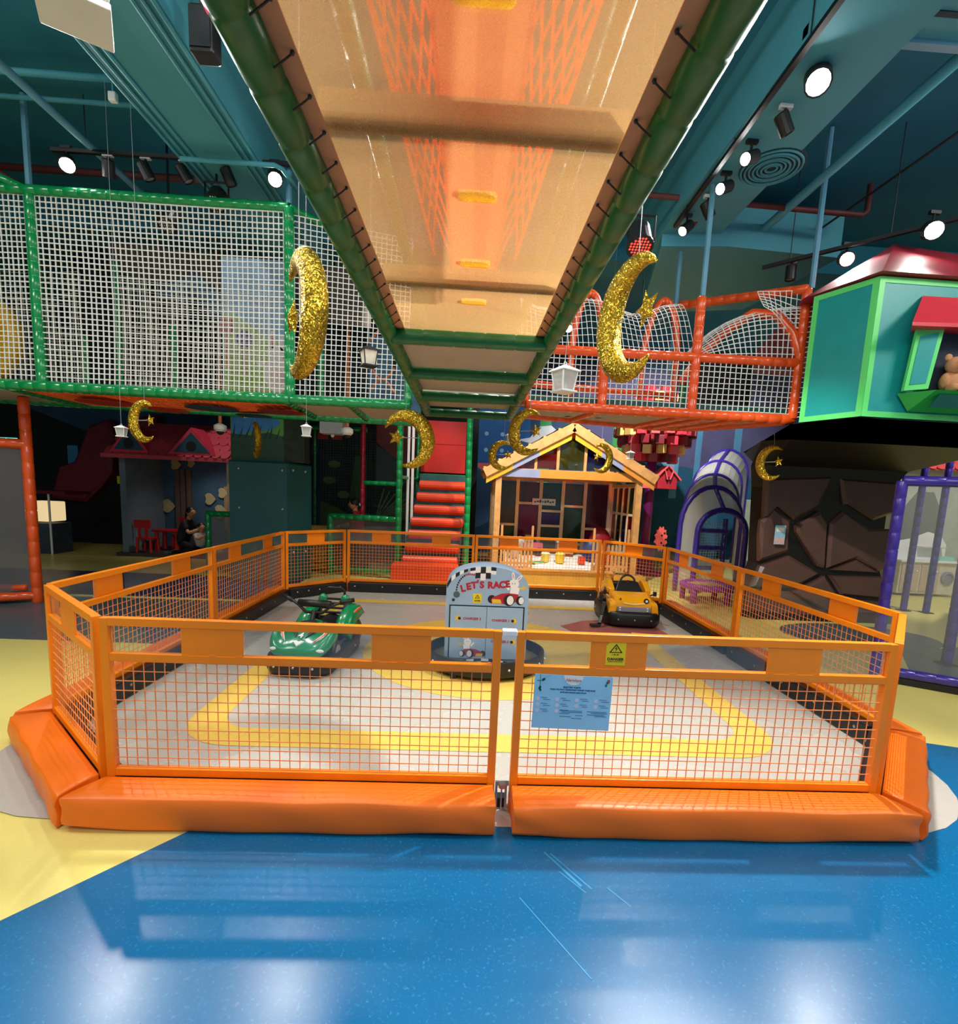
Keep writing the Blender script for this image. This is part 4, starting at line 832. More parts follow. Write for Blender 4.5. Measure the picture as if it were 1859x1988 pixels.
for x0, x1 in ((0.5, 1.34), (1.38, 2.3), (2.34, 3.38)):
    nt = MB().net(lambda a, b: (x0 + (x1 - x0) * a, YO - 0.005, ZD + 0.05 + 0.55 * b), int((x1 - x0) / 0.055), 10, 0.007, 6, 0.06); obj('front_net', nt, M_net, od, kind='stuff')
nt = MB().net(lambda a, b: (0.5 + 1.8 * a, YO + 0.6 * b, 3.14 + (0.64 + 0.07 * math.cos(2 * PI * (a - 0.44) / 0.54)) * math.sin(PI * 0.5 * b)), 34, 12, 0.005, 10, 0.06); obj('roof_net', nt, M_net, od, kind='stuff')
nt = MB().net(lambda a, b: (2.36 + 1.02 * a, YO + 0.55 * (1 - a) * b, 3.14 + (0.5 + 0.05 * a - 0.5 * (1 - a) ** 3 + 0.1 * (1 - a)) * math.sin(PI * 0.5 * b)), 19, 12, 0.008, 8, 0.06); obj('roof_net', nt, M_net, od, kind='stuff')
nt = MB().net(lambda a, b: (3.42 + 0.12 * a, YO - 0.25 * a, ZD + 0.02 + 1.2 * b), 4, 24, 0.007, 6, 0.06); obj('side_net', nt, M_net, od, kind='stuff')
nt = MB().net(lambda a, b: (2.98 + 0.40 * a, 5.40 + 0.16 * (1 - a) * b, 3.68 - 0.40 * max(a, 0.0) ** 1.6 * (1 - b) + (0.20 - 0.02 * a) * b), 8, 6, 0.006, 4, 0.05); obj('gable_net', nt, M_net, od, kind='stuff')
gp((2.5, 6.1, ZD), (2.5, 6.1, 3.2), 0.04, od, M_gpipe)
obj('green_hem', MB().span((0.45, YO + 0.06, ZD + 0.05), (3.38, YO + 0.10, ZD + 0.13)), mat('dark_green_hem', (10, 80, 70), 0.6), od)
for x, yy, z in ((3.46, 5.4, 3.88), (2.33, 5.4, 3.74), (2.48, 6.5, 3.2)): obj('hanger_tube', MB().tube([(x, yy, z), (x, yy, 5.38)], 0.028, 8), M_steel, od)
obj('inner_panel', MB().span((2.62, 6.05, ZD + 0.05), (3.3, 6.09, 3.4)), M_dark, od)

# ------------------------------------------------------------------ hanging glitter moons and lanterns
M_gold = glitter_mat('gold_glitter', (206, 168, 52)); M_thread = mat('hanger_thread', (150, 160, 165), 0.5)
def moon_proto(name, label, group, loc, R, rz, wire, starside=1, tilt=0.0, star=True):
    t = thing(name, label, 'decoration', group=group)
    pts = []; rs = []; nn = 26
    for k in range(nn + 1):
        a = PI * (0.30 + 1.40 * k / nn); e = k / nn; f = math.sin(PI * e)
        pts.append((R * (0.78 * math.cos(a) + 0.12), 0, R * 0.84 * math.sin(a))); rs.append(R * (0.02 + 0.24 * f ** 0.8))
    m = MB().tube(pts, rs, 12); m.v = [(v[0], v[1] * 0.75, v[2]) for v in m.v]
    m.v = [(v[0] * math.cos(tilt) + v[2] * math.sin(tilt), v[1], -v[0] * math.sin(tilt) + v[2] * math.cos(tilt)) for v in m.v]
    obj('crescent', m, M_gold, t, smooth=True)
    if star:
        s = MB(); c = Vector((R * 0.42, 0, R * 0.05)); ou = []
        for k in range(10):
            q = R * (0.30 if k % 2 == 0 else 0.13); a = PI / 2 + k * PI / 5 + 0.2; ou.append((c.x + q * math.cos(a), 0, c.z + q * math.sin(a)))
        s.add(ou + [(c.x, -R * 0.09, c.z), (c.x, R * 0.09, c.z)], [(k, (k + 1) % 10, 10) for k in range(10)] + [((k + 1) % 10, k, 11) for k in range(10)])
        so = obj('star', s, M_gold, t); obj('star_wire', MB().tube([(-R * 0.4, 0, R * 0.05), (c.x, 0, c.z)], 0.004, 5), M_thread, so)
    obj('hanging_wire', MB().tube([(0.1 * R, 0, R * 0.80), (0.0, 0, wire - loc[2])], 0.0022, 5), M_thread, t)
    t.location = loc; t.rotation_euler = (0, 0, rz); return t
GM = 'gold glitter crescent moons hanging from above'
moon_proto('crescent_moon', 'large gold glitter crescent moon hanging left before the green deck net', GM, (-1.095, 3.4, 2.71), 0.395, math.radians(180 - 55), 5.38)
moon_proto('crescent_moon', 'large gold glitter crescent moon hanging right below the red spotlight', GM, (1.01, 3.4, 2.80), 0.395, math.radians(-74), 5.38)
ma = moon_proto('crescent_moon', 'small gold glitter crescent moon with star above the red scalloped roof', GM, (-3.08, 5.0, 2.17), 0.2, math.radians(-20), 5.40)
mb_ = moon_proto('crescent_moon', 'gold glitter crescent moon before the orange panel of the roller stairs', GM, (-0.66, 5.6, 2.18), 0.32, math.radians(180 - 10), 5.40, tilt=0.45)
mc = moon_proto('crescent_moon', 'gold glitter crescent moon above the left slope of the wooden house roof', GM, (0.58, 5.2, 2.27), 0.235, math.radians(-35), 5.40)
moon_proto('crescent_moon', 'dull gold crescent moon over the left eave of the wooden house', GM, (0.42, 6.5, 2.12), 0.19, math.radians(-8), 5.40)
moon_proto('crescent_moon', 'dull gold crescent moon before the right gable of the wooden house', GM, (1.96, 7.5, 2.22), 0.225, math.radians(180 + 25), 5.38)
moon_proto('crescent_moon', 'small gold crescent moon before the dark chocolate tree trunk', GM, (3.55, 5.9, 2.14), 0.21, math.radians(-66), 2.485)
moon_proto('crescent_moon', 'brownish gold crescent moon seen edge on before the pond painting', GM, (-3.06, 7.5, 2.24), 0.26, math.radians(-78), 5.40, star=False)
def lantern(label, loc, h, m, wire, rz=0.3, glass=None, group='paper and metal lanterns hanging from above'):
    t = thing('hanging_lantern', label, 'lantern', group=group); a = h
    fr = MB(); b0, b1 = 0.20 * a, 0.27 * a; z0, z1 = -0.36 * a, 0.18 * a
    for sx in (-1, 1):
        for sy in (-1, 1): fr.beam((sx * b0, sy * b0, z0), (sx * b1, sy * b1, z1), 0.035 * a, 0.035 * a)
    obj('frame', fr, m, t); obj('base', MB().box((0, 0, z0 - 0.03 * a), (0.58 * a, 0.58 * a, 0.06 * a)), m, t, bevel=0.01 * a)
    rf = MB(); loft([[(-q, -q, z), (q, -q, z), (q, q, z), (-q, q, z)] for q, z in ((0.34 * a, z1), (0.34 * a, z1 + 0.03 * a), (0.10 * a, z1 + 0.17 * a), (0.06 * a, z1 + 0.19 * a))], rf); obj('roof', rf, m, t)
    obj('ring', MB().tube([(0.05 * a * math.cos(q), 0, z1 + 0.24 * a + 0.05 * a * math.sin(q)) for q in [2 * PI * k / 10 for k in range(10)]], 0.012 * a, 5, closed=True), m, t)
    gm = glass or clear_mat('lantern_glass', (220, 220, 215), 0.1, 0.45)
    g = MB()
    for k in range(4):
        ca, sa = math.cos(k * PI / 2), math.sin(k * PI / 2); qd = [(-b0, -b0, z0), (b0, -b0, z0), (b1, -b1, z1), (-b1, -b1, z1)]; g.add([(x * ca - yy * sa, x * sa + yy * ca, z) for x, yy, z in qd], [(0, 1, 2, 3)])
    obj('glass', g, gm, t); cd = obj('candle', MB().lathe([(0.09 * a, 0), (0.09 * a, 0.2 * a), (0.01 * a, 0.21 * a)], (0, 0, z0), 10), M_wht, t)
    obj('hanging_wire', MB().tube([(0, 0, z1 + 0.28 * a), (0, 0, wire - loc[2])], 0.002, 5), M_thread, t)
    t.location = loc; t.rotation_euler = (0, 0, rz); return t
lantern('small black framed lantern hanging before the left deck net', (-0.90, 4.6, 2.78), 0.22, M_dark, 5.38, 0.5, clear_mat('opal_glass', (236, 226, 206), 0.05, 0.8))
lantern('white lantern with a bow hanging before the orange deck net', (0.80, 4.5, 2.66), 0.29, M_wht, 5.38, 0.5)
for lab, loc, hh, wr in (('tiny white lantern hanging left of the small crescent moon over the dark arch', (-3.42, 5.2, 2.09), 0.14, 5.40), ('tiny white lantern hanging beside the ceiling speaker box by the netted wall', (-1.70, 5.45, 2.21), 0.16, 5.40), ('tiny white lantern hanging before the painted blue tower', (0.522, 6.7, 2.365), 0.155, 5.40), ('tiny pale lantern hanging before the block tree canopy', (2.35, 7.4, 2.28), 0.15, 5.38)):
    lantern(lab, loc, hh, M_wht, wr, 0.2)
t = thing('hanging_bulb', 'bare white bulb on a cord above the white lantern', 'lamp', (0.825, 4.6, 3.1)); obj('bulb', MB().ball((0.825, 4.6, 3.1), 0.032, 12, 8), lamp_mat('bulb_glow', (255, 250, 240), 3.0), t, smooth=True); obj('cord', MB().tube([(0.825, 4.6, 3.13), (0.825, 4.6, 5.38)], 0.004, 5), M_dark, t); obj('cap', MB().lathe([(0.018, 0), (0.022, 0.05), (0.008, 0.06)], (0.825, 4.6, 3.125), 8), M_dark, t)
big = lantern('large white lantern overhead at the top left corner', (-2.02, 2.88, 4.10), 0.52, M_wht, 5.38, 0.55)
# ------------------------------------------------------------------ treehouse on the chocolate trunk (right)
th = thing('treehouse', 'teal treehouse with light green trim and red roof, upper right', 'treehouse', (4.3, 5.2, 2.49))
PA, PB, PC, PD = Vector((3.32, 5.12, 0)), Vector((3.55, 4.6, 0)), Vector((6.6, 4.66, 0)), Vector((7.0, 8.2, 0))
ZB0, ZB1 = 2.49, 3.69
def house_panel(p, q, nm):
    d = (q - p); L = d.length; u = d.normalized(); n = u.cross(Vector((0, 0, 1)))
    pnl = obj('wall_panel', MB().prism([(0, 0), (L, 0), (L, ZB1 - ZB0), (0, ZB1 - ZB0)], (p.x, p.y, ZB0), tuple(u), (0, 0, 1), 0.06), M_teal, th)
    t = 0.05; H = ZB1 - ZB0
    for poly in ([(0, 0), (L, 0), (L, t), (0, t)], [(0, H - t), (L, H - t), (L, H), (0, H)], [(0, t), (t, t), (t, H - t), (0, H - t)], [(L - t, t), (L, t), (L, H - t), (L - t, H - t)]):
        o = Vector((p.x, p.y, ZB0)) + n * 0.006; obj('green_trim', MB().prism(poly, tuple(o), tuple(u), (0, 0, 1), 0.01), M_ltgr, pnl)
house_panel(PA, PB, 'l'); house_panel(PB, PC, 'f')
rf = MB().add([(3.26, 5.2, 3.70), (3.50, 4.52, 3.70), (6.7, 4.58, 3.70), (7.0, 8.2, 3.70), (4.2, 8.2, 3.70), (4.15, 5.25, 4.28), (6.0, 5.9, 4.45)], [(0, 1, 5), (1, 2, 5), (2, 3, 6, 5), (3, 4, 6), (4, 0, 5, 6), (4, 3, 2, 1, 0)])
obj('roof', rf, mat('dark_red_vinyl', (150, 30, 48), 0.5, var=0.08), th)
obj('underside', MB().add([(3.28, 5.2, 2.48), (3.55, 4.62, 2.48), (6.6, 4.68, 2.48), (7.0, 8.2, 2.48), (4.5, 8.3, 2.48)], [(0, 1, 2, 3, 4), (4, 3, 2, 1, 0)]), M_chod, th)
# bay window with awning and shutter
WX, WY = 3.93, 4.57
aw = MB().add([(3.70, 4.36, 3.24), (4.9, 4.36, 3.27), (4.9, 4.60, 3.55), (3.96, 4.60, 3.55), (3.70, 4.36, 3.21), (4.9, 4.36, 3.24), (4.9, 4.60, 3.24), (3.9, 4.60, 3.24)], [(0, 1, 2, 3), (0, 3, 7, 4), (4, 5, 1, 0), (4, 7, 6, 5), (3, 2, 6, 7)]); obj('awning', aw, M_rroof, th)
shp = obj('shutter', MB().prism([(0, 0), (0.19, 0.02), (0.25, 0.56), (0.04, 0.52)], (3.83, 4.50, 2.71), (0.98, -0.2, 0), (0, 0, 1), 0.04), M_ltgr, th)
obj('shutter_panel', MB().prism([(0.035, 0.05), (0.16, 0.065), (0.205, 0.49), (0.065, 0.46)], (3.83, 4.494, 2.71), (0.98, -0.2, 0), (0, 0, 1), 0.012), M_teal, shp)
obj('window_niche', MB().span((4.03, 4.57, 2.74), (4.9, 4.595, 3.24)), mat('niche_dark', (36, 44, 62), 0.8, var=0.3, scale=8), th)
sl = MB().add([(3.84, 4.58, 2.70), (4.9, 4.58, 2.72), (4.9, 4.36, 2.70), (4.0, 4.36, 2.70), (3.96, 4.58, 2.55), (4.9, 4.58, 2.55)], [(0, 3, 2, 1), (0, 4, 3), (3, 4, 5, 2)]); obj('window_box', sl, mat('mid_green_vinyl', (20, 170, 70), 0.45), th)
obj('box_panel', MB().prism([(0.10, 0.02), (0.9, 0.02), (0.9, 0.13), (0.14, 0.13)], (3.92, 4.44, 2.55), (1, 0, 0), (0, -0.45, 0.9), 0.01), mat('deep_teal_vinyl', (0, 84, 78), 0.45), th)
td = thing('teddy_bear', 'light brown teddy bear peeping from the treehouse window', 'toy', (4.24, 4.47, 2.705)); M_ted = mat('teddy_fur', (196, 140, 96), 0.9, var=0.15, bump=0.5, bscale=120)
for nm, c, r in (('body', (4.24, 4.50, 2.80), (0.09, 0.07, 0.10)), ('head', (4.24, 4.47, 2.94), (0.08, 0.07, 0.075)), ('arm', (4.155, 4.46, 2.80), (0.035, 0.04, 0.065)), ('arm', (4.325, 4.46, 2.80), (0.035, 0.04, 0.065)), ('ear', (4.175, 4.48, 3.005), (0.032, 0.02, 0.032)), ('ear', (4.305, 4.48, 3.005), (0.032, 0.02, 0.032)), ('leg', (4.19, 4.42, 2.74), (0.04, 0.06, 0.04)), ('leg', (4.29, 4.42, 2.74), (0.04, 0.06, 0.04)), ('muzzle', (4.24, 4.405, 2.925), (0.038, 0.03, 0.03))): obj(nm, MB().ball(c, r, 12, 8), M_ted, td, smooth=True)
for x in (4.21, 4.27): obj('eye', MB().ball((x, 4.403, 2.96), 0.009, 8, 5), M_ink, td)
obj('nose', MB().ball((4.24, 4.376, 2.935), (0.013, 0.008, 0.01), 8, 5), M_ink, td)

# trunk
tr = thing('chocolate_tree_trunk', 'dark chocolate padded tree trunk with raised facets under the treehouse', 'tree', (5.5, 8.0, 0))
prof = [(0.0, 4.06, 6.55, 6.98), (0.35, 4.08, 6.4, 7.08), (0.8, 4.24, 6.2, 7.1), (1.9, 4.17, 6.2, 7.1), (2.2, 4.10, 6.4, 7.05), (2.47, 3.78, 7.0, 6.3)]
rows = []
for z, xl, xr, yf in prof:
    c = (xr - xl) * 0.07
    rows.append([(xl + c, yf, z), (xr - c, yf, z), (xr, yf + 0.4, z), (xr, 8.3, z), (xr - 0.6, 8.65, z), (xl + 1.1, 8.65, z), (xl + 0.75, 8.3, z), (xl, yf + 0.25, z)])
tb = MB(); loft(rows, tb); obj('trunk_core', tb, M_chod, tr)
# facets: raised padded pieces on the front face, X-Z outlines in metres
FAC = [[(4.21, 1.43), (4.37, 1.64), (4.66, 1.45), (4.68, 0.98), (4.25, 0.82), (4.21, 1.21)],
       [(4.19, 2.03), (5.18, 2.1), (5.03, 1.66), (4.68, 1.44), (4.37, 1.66), (4.22, 1.46)],
       [(4.7, 1.38), (5.03, 1.61), (5.17, 1.45), (5.2, 0.76), (5.1, 0.78), (4.72, 1.28)],
       [(5.21, 1.45), (5.38, 1.63), (5.81, 1.39), (6.17, 1.39), (6.16, 0.79), (6.04, 0.74), (5.68, 0.92), (5.24, 0.76)],
       [(5.26, 2.08), (5.36, 1.7), (5.44, 1.7), (5.85, 1.48), (6.13, 1.6), (6.2, 2.05)],
       [(4.24, 0.78), (4.67, 0.95), (5.15, 0.7), (4.77, 0.46), (4.13, 0.46)],
       [(5.28, 0.68), (6.15, 0.69), (6.12, 0.36), (5.5, 0.39)],
       [(5.3, 0.75), (5.68, 0.92), (6.04, 0.74)],
       [(5.22, 0.68), (5.48, 0.36), (5.42, 0.08), (4.78, 0.41)],
       [(5.51, 0.34), (6.13, 0.32), (6.13, 0.03), (5.44, 0.05)],
       [(4.11, 0.44), (4.75, 0.42), (5.34, 0.06), (4.09, 0.1)]]
for k, f in enumerate(FAC):
    cx = sum(p[0] for p in f) / len(f); cz = sum(p[1] for p in f) / len(f); tw_ = ((k * 37) % 11 - 5) * 0.012
    f = [(cx + (x - cx) * 0.965, cz + (z - cz) * 0.955) for x, z in f]
    obj('padded_facet', MB().prism(f, (0, 7.02 - 0.02 * (k % 3), 0), (math.cos(tw_), 0, 0), (0, 0.02, 1), 0.1, inset=0.035), M_choc, tr)
ps = thing('small_poster', 'small pale blue and pink poster on the left of the chocolate trunk', 'poster', (4.43, 6.9, 1.2))
obj('sheet', MB().span((4.36, 6.955, 1.10), (4.51, 6.961, 1.37)), mat('poster_blue', (150, 200, 224), 0.5), ps); obj('lower_print', MB().span((4.365, 6.951, 1.105), (4.505, 6.954, 1.20)), mat('poster_pink', (214, 180, 176), 0.5, var=0.3, scale=60), ps)
obj('upper_print', MB().span((4.38, 6.951, 1.28), (4.49, 6.954, 1.34)), M_wht, ps)

# ------------------------------------------------------------------ purple framed mesh panel, far right
pp = thing('purple_mesh_panel', 'grey mesh panel in a purple foam pipe frame at the right edge', 'panel', (4.05, 4.55, 0))
def ppipe(p0, p1, r=0.047, root=pp, m=M_ppipe): return obj('foam_pipe', MB().foam(p0, p1, r, 0.16, 10), m, root, smooth=True)
a0, a1 = (4.05, 4.62), (4.95, 4.05)
ppipe((*a0, 0.0), (*a0, 1.93)); ppipe((a0[0], a0[1], 1.93), (a1[0], a1[1], 1.93)); ppipe((a0[0], a0[1], 0.11), (a1[0], a1[1], 0.11)); ppipe((*a1, 0.0), (*a1, 1.93))
obj('mesh_sheet', MB().add([(a0[0], a0[1], 0.11), (a1[0], a1[1], 0.11), (a1[0], a1[1], 1.93), (a0[0], a0[1], 1.93)], [(0, 1, 2, 3)]), sheer_mat('grey_mesh', (176, 180, 174), 0.66, 0.3, 500), pp, label='see-through grey mesh')
obj('skid', MB().beam((a0[0], a0[1] + 0.01, 0.035), (a1[0], a1[1] + 0.01, 0.035), 0.06, 0.06), M_blk, pp)
for lab, x, yy, zt in (('purple foam post standing close behind the grey mesh panel at the right edge', 5.33, 5.16, 2.4), ('slim purple foam post far behind the mesh panel, left of the toy kitchen', 7.34, 7.98, 2.5), ('slim purple foam post far behind the mesh panel, before the toy kitchen', 7.62, 7.86, 2.5)):
    po = thing('purple_post', lab, 'post', (x, yy, 0)); ppipe((x, yy, 0), (x, yy, zt), 0.05, po); obj('foot_plate', MB().box((x, yy, 0.008), (0.15, 0.15, 0.012)), M_dark, po)
    obj('head_collar', MB().lathe([(0.055, zt - 0.03), (0.06, zt), (0.03, zt + 0.02)], (x, yy, 0), 10), M_ppipe, po)
pf = thing('purple_net_bar', 'purple foam bar with white net above the grey mesh panel', 'net', (6.2, 6.6, 2.3)); ppipe((5.6, 5.2, 2.2), (8.2, 7.3, 2.2), 0.045, pf); [obj('end_stay', MB().tube([(x, yy, 0), (x, yy, 2.2)], 0.03, 8), M_ppipe, pf, smooth=True) for x, yy in ((5.6, 5.2), (8.2, 7.3))]
nt = MB().net(lambda a, b: (5.65 + 2.5 * a, 5.24 + 2.02 * a, 2.24 + 0.22 * b), 56, 5, 0.006, 3, 0.05); obj('net', nt, M_net, pf, kind='stuff')
# toy kitchen behind the mesh
tk = thing('toy_kitchen', 'white toy play kitchen seen through the grey mesh panel', 'toy kitchen', (9.1, 9.6, 0)); M_cream = mat('cream_paint', (206, 196, 178), 0.6)
kx = 8.5
obj('cabinet', MB().box((kx + 0.55, 9.6, 0.36), (1.2, 0.4, 0.62)), M_cream, tk, bevel=0.01)
obj('worktop', MB().box((kx + 0.55, 9.58, 0.69), (1.26, 0.46, 0.04)), M_wht, tk, bevel=0.008)
for k in range(2):
    d = obj('door', MB().box((kx + 0.16 + k * 0.4, 9.39, 0.36), (0.36, 0.02, 0.52)), mat('beige_door', (190, 170, 146), 0.6), tk, bevel=0.006); obj('knob', MB().ball((kx + 0.28 + k * 0.4, 9.375, 0.5), 0.018, 8, 6), M_wht, d)
obj('washer_door', MB().lathe([(0.13, 0), (0.13, 0.02), (0.09, 0.03), (0.09, 0.01)], (kx + 0.92, 9.39, 0.38), 18, 'y'), M_kgr, tk)
obj('splash_back', MB().prism([(0, 0), (1.2, 0), (1.2, 0.3), (1.05, 0.48), (0.8, 0.54), (0.5, 0.4), (0, 0.3)], (kx - 0.05, 9.75, 0.71), (1, 0, 0), (0, 0, 1), 0.04), M_wht, tk)
obj('shelf', MB().box((kx + 0.8, 9.68, 0.95), (0.5, 0.15, 0.02)), M_cream, tk)
obj('mint_box', MB().box((kx + 0.9, 9.5, 0.75), (0.3, 0.14, 0.08)), mat('mint_plastic', (150, 210, 196), 0.5), tk)
rh = thing('scalloped_roof_hut', 'coral scalloped roof hut behind the purple panel', 'hut', (9.4, 10.2, 0))
obj('wall', MB().span((8.75, 10.1, 0), (10.6, 10.25, 2.5)), mat('hut_wall', (178, 180, 168), 0.7), rh)
ar = [(8.8, 1.0), (8.92, 1.0), (8.92, 1.75), (8.88, 1.9), (8.84, 1.88), (8.8, 1.75)]; obj('arched_niche', MB().prism(ar, (0, 10.095, 0), (1, 0, 0), (0, 0, 1), 0.01), M_wht, rh)
obj('doorway', MB().prism([(8.95, 1.0), (9.75, 1.0), (9.75, 1.7), (9.55, 2.05), (9.2, 2.05), (8.95, 1.7)], (0, 10.095, 0), (1, 0, 0), (0, 0, 1), 0.01), mat('doorway_grey', (110, 112, 104), 0.8), rh)
M_coral = mat('coral_tile', (222, 84, 84), 0.5, var=0.12)
def scallops(root, x0, x1, zb, zt, yb, yt, rows, cols, m, w=None):
    base = None
    for r in range(rows):
        for c in range(cols):
            f = (r + 0.5) / rows; z = zb + (zt - zb) * f; yy = yb + (yt - yb) * f; w_ = (x1 - x0) / cols; x = x0 + w_ * (c + 0.5 + (0.5 if r % 2 else 0))
            if x + w_ / 2 > x1 + 0.01 + w_ * 0.3: continue
            sl = Vector((0, (yt - yb), (zt - zb))).normalized(); hh = (zt - zb) / rows / sl.z
            poly = [(w_ * 0.5, hh * 0.55), (-w_ * 0.5, hh * 0.55)] + [(-w_ * 0.5 * math.cos(PI * k / 5), -hh * 0.12 - hh * 0.5 * math.sin(PI * k / 5)) for k in range(6)]
            n = Vector((1, 0, 0)).cross(sl); o = Vector((x, yy, z)) + n * (0.012 + 0.012 * ((r + 1) % 2))
            t = obj('roof_tile', MB().prism(poly, tuple(o), (1, 0, 0), tuple(sl), 0.014), m, root) if base is None else None
            if base is None: base = t; b0 = o
            else:
                t = base.copy(); C.objects.link(t); t.location = base.location + (o - b0)
obj('roof_slab', MB().add([(8.65, 9.85, 2.48), (10.7, 9.85, 2.48), (10.7, 10.3, 3.0), (8.8, 10.3, 3.0)], [(0, 1, 2, 3), (3, 2, 1, 0)]), M_coral, rh)
scallops(rh, 8.75, 10.6, 2.5, 2.98, 9.85, 10.28, 4, 10, M_coral)

# ------------------------------------------------------------------ purple net tunnel with ladder
pt = thing('net_tunnel', 'purple arched net climbing tunnel with ladder rungs, before the blue mural', 'climbing tunnel', (4.6, 9.0, 0))
M_gmesh = sheer_mat('pale_grey_mesh', (226, 226, 218), 0.25, 0.5, 300)
AR = [(4.55, 8.8, 0.44, 0.0, 1.10, 1.52), (4.44, 9.0, 0.56, 0.0, 1.25, 1.92), (4.86, 9.9, 0.52, 0.45, 1.62, 2.18), (5.38, 10.8, 0.52, 0.9, 1.98, 2.52), (5.95, 11.6, 0.5, 1.2, 2.25, 2.84)]
def archpts(cx, yy, w_, z0, zs, zt, n=12): return [(cx - w_, yy, z0), (cx - w_, yy, zs)] + [(cx - w_ * math.cos(PI * k / n), yy, zs + (zt - zs) * math.sin(PI * k / n)) for k in range(1, n)] + [(cx + w_, yy, zs), (cx + w_, yy, z0)]
for i, a in enumerate(AR): obj('foam_arch', MB().foampath(archpts(*a), 0.052 if i == 0 else 0.045), M_ppipe, pt, smooth=True)
for i in range(len(AR) - 1):
    A_, B_ = archpts(*AR[i]), archpts(*AR[i + 1]); n = len(A_); m = MB(); m.add(A_ + B_, [(k, k + 1, n + k + 1, n + k) for k in range(n - 1)]); obj('mesh_cover', m, M_gmesh, pt)
    obj('ridge_pipe', MB().foam(A_[n // 2], B_[n // 2], 0.04, 0.12, 8), M_ppipe, pt, smooth=True)
for x in (4.30, 4.86): obj('ladder_post', MB().foam((x, 9.25, 0), (x, 9.3, 1.35), 0.045, 0.15, 8), M_ppipe, pt, smooth=True)
for z in (0.42, 0.80, 1.12): obj('ladder_rung', MB().foam((4.2, 9.22, z), (4.88, 9.22, z), 0.045, 0.15, 8), M_ppipe, pt, smooth=True)
nt = MB().net(lambda a, b: (4.32 + 0.5 * a, 9.35, 0.1 + 1.2 * b), 10, 24, 0.006, 3, 0.2); obj('ladder_net', nt, M_net, pt, kind='stuff')
rt = thing('ring_trampoline', 'low purple padded ring seat on short legs beside the right fence', 'trampoline', (4.0, 8.0, 0))
obj('ring_pad', MB().tube([(4.02 + 0.36 * math.cos(a), 8.12 + 0.34 * math.sin(a), 0.27) for a in [2 * PI * k / 28 for k in range(28)]], 0.055, 8, closed=True), mat('violet_vinyl', (140, 60, 170), 0.4), rt, smooth=True)
obj('jump_mat', MB().prism(circ(4.02, 8.12, 0.32, 24, ry=0.30), (0, 0, 0.285), (1, 0, 0), (0, 1, 0), 0.01), mat('pale_mat', (190, 176, 120), 0.6), rt)
for x, yy in ((3.74, 7.92), (4.30, 7.92), (3.74, 8.34), (4.30, 8.34)): obj('leg', MB().tube([(x, yy, 0.0), (x, yy, 0.27)], 0.05, 8), mat('violet_vinyl', (140, 60, 170), 0.4), rt, smooth=True)

# white service door and pale skirting at the back right
obj_d = struct('door_1', MB().span((7.0, 12.9, 0.16), (8.0, 12.98, 1.75)), mat('pale_door', (196, 214, 200), 0.5)); struct('baseboard_back', MB().span((5.8, 12.86, 0.0), (8.4, 12.98, 0.16)), mat('olive_skirting', (140, 136, 100), 0.6))

# ------------------------------------------------------------------ wooden sand house
sh_ = thing('wooden_sand_house', 'pine play house with coloured window panes, gable roof and sand box', 'playhouse', (1.85, 9.6, 0))
HX0, HX1, HY0, HY1 = 0.56, 3.14, 9.25, 10.9; EZ = 2.02
def wb(a, b, w_=0.06, h_=0.06, root=sh_, nm='timber', m=M_wood): return obj(nm, MB().beam(a, b, w_, h_), m, root)
obj('sand_box', MB().span((0.72, 9.1, 0.0), (2.72, 9.16, 0.26)), mat('box_ply', (206, 158, 62), 0.5, var=0.1), sh_)
obj('box_rim', MB().span((0.70, 9.06, 0.26), (2.74, 9.2, 0.29)), M_wood, sh_)
for s in ((0.72, 9.16, 0.78, 10.7), (2.66, 9.16, 2.72, 10.7)): obj('sand_box_side', MB().span((s[0], s[1], 0.0), (s[2], s[3], 0.26)), mat('box_ply', (206, 158, 62), 0.5), sh_)
snd = MB(); nx, ny = 30, 20; rr = random.Random(4); vs = [(0.78 + 1.88 * i / nx, 9.2 + 1.5 * j / ny, 0.25 + 0.23 * j / ny + rr.uniform(-0.012, 0.012)) for i in range(nx + 1) for j in range(ny + 1)]
snd.add(vs, [(i * (ny + 1) + j, (i + 1) * (ny + 1) + j, (i + 1) * (ny + 1) + j + 1, i * (ny + 1) + j + 1) for i in range(nx) for j in range(ny)]); obj('play_sand', snd, mat('white_sand', (236, 240, 232), 0.8, var=0.15, scale=12), sh_, kind='stuff')
obj('end_block', MB().span((2.76, 9.05, 0), (3.35, 9.5, 0.22)), mat('box_ply', (206, 158, 62), 0.5), sh_)
for x, yy in ((HX0, HY0), (HX1, HY0), (HX0, HY1), (HX1, HY1)): wb((x, yy, 0.0), (x, yy, EZ), 0.11, 0.11, nm='corner_post')
wb((HX0, HY0, EZ), (HX1, HY0, EZ), 0.06, 0.16, nm='tie_beam'); wb((HX0, HY1, EZ), (HX1, HY1, EZ), 0.06, 0.1, nm='tie_beam')
for x in (HX0, HX1): wb((x, HY0, EZ), (x, HY1, EZ), 0.06, 0.1, nm='wall_plate')
RX, RZ = 1.86, 2.86
for yy in (HY0 - 0.12, HY1):
    wb((0.30, yy, 1.99), (RX, yy, RZ), 0.05, 0.16, nm='rafter'); wb((3.42, yy, 1.99), (RX, yy, RZ), 0.05, 0.16, nm='rafter')
TINTS = [(214, 168, 40), (150, 160, 200), (200, 40, 40), (30, 60, 130), (120, 130, 50), (226, 120, 40)]
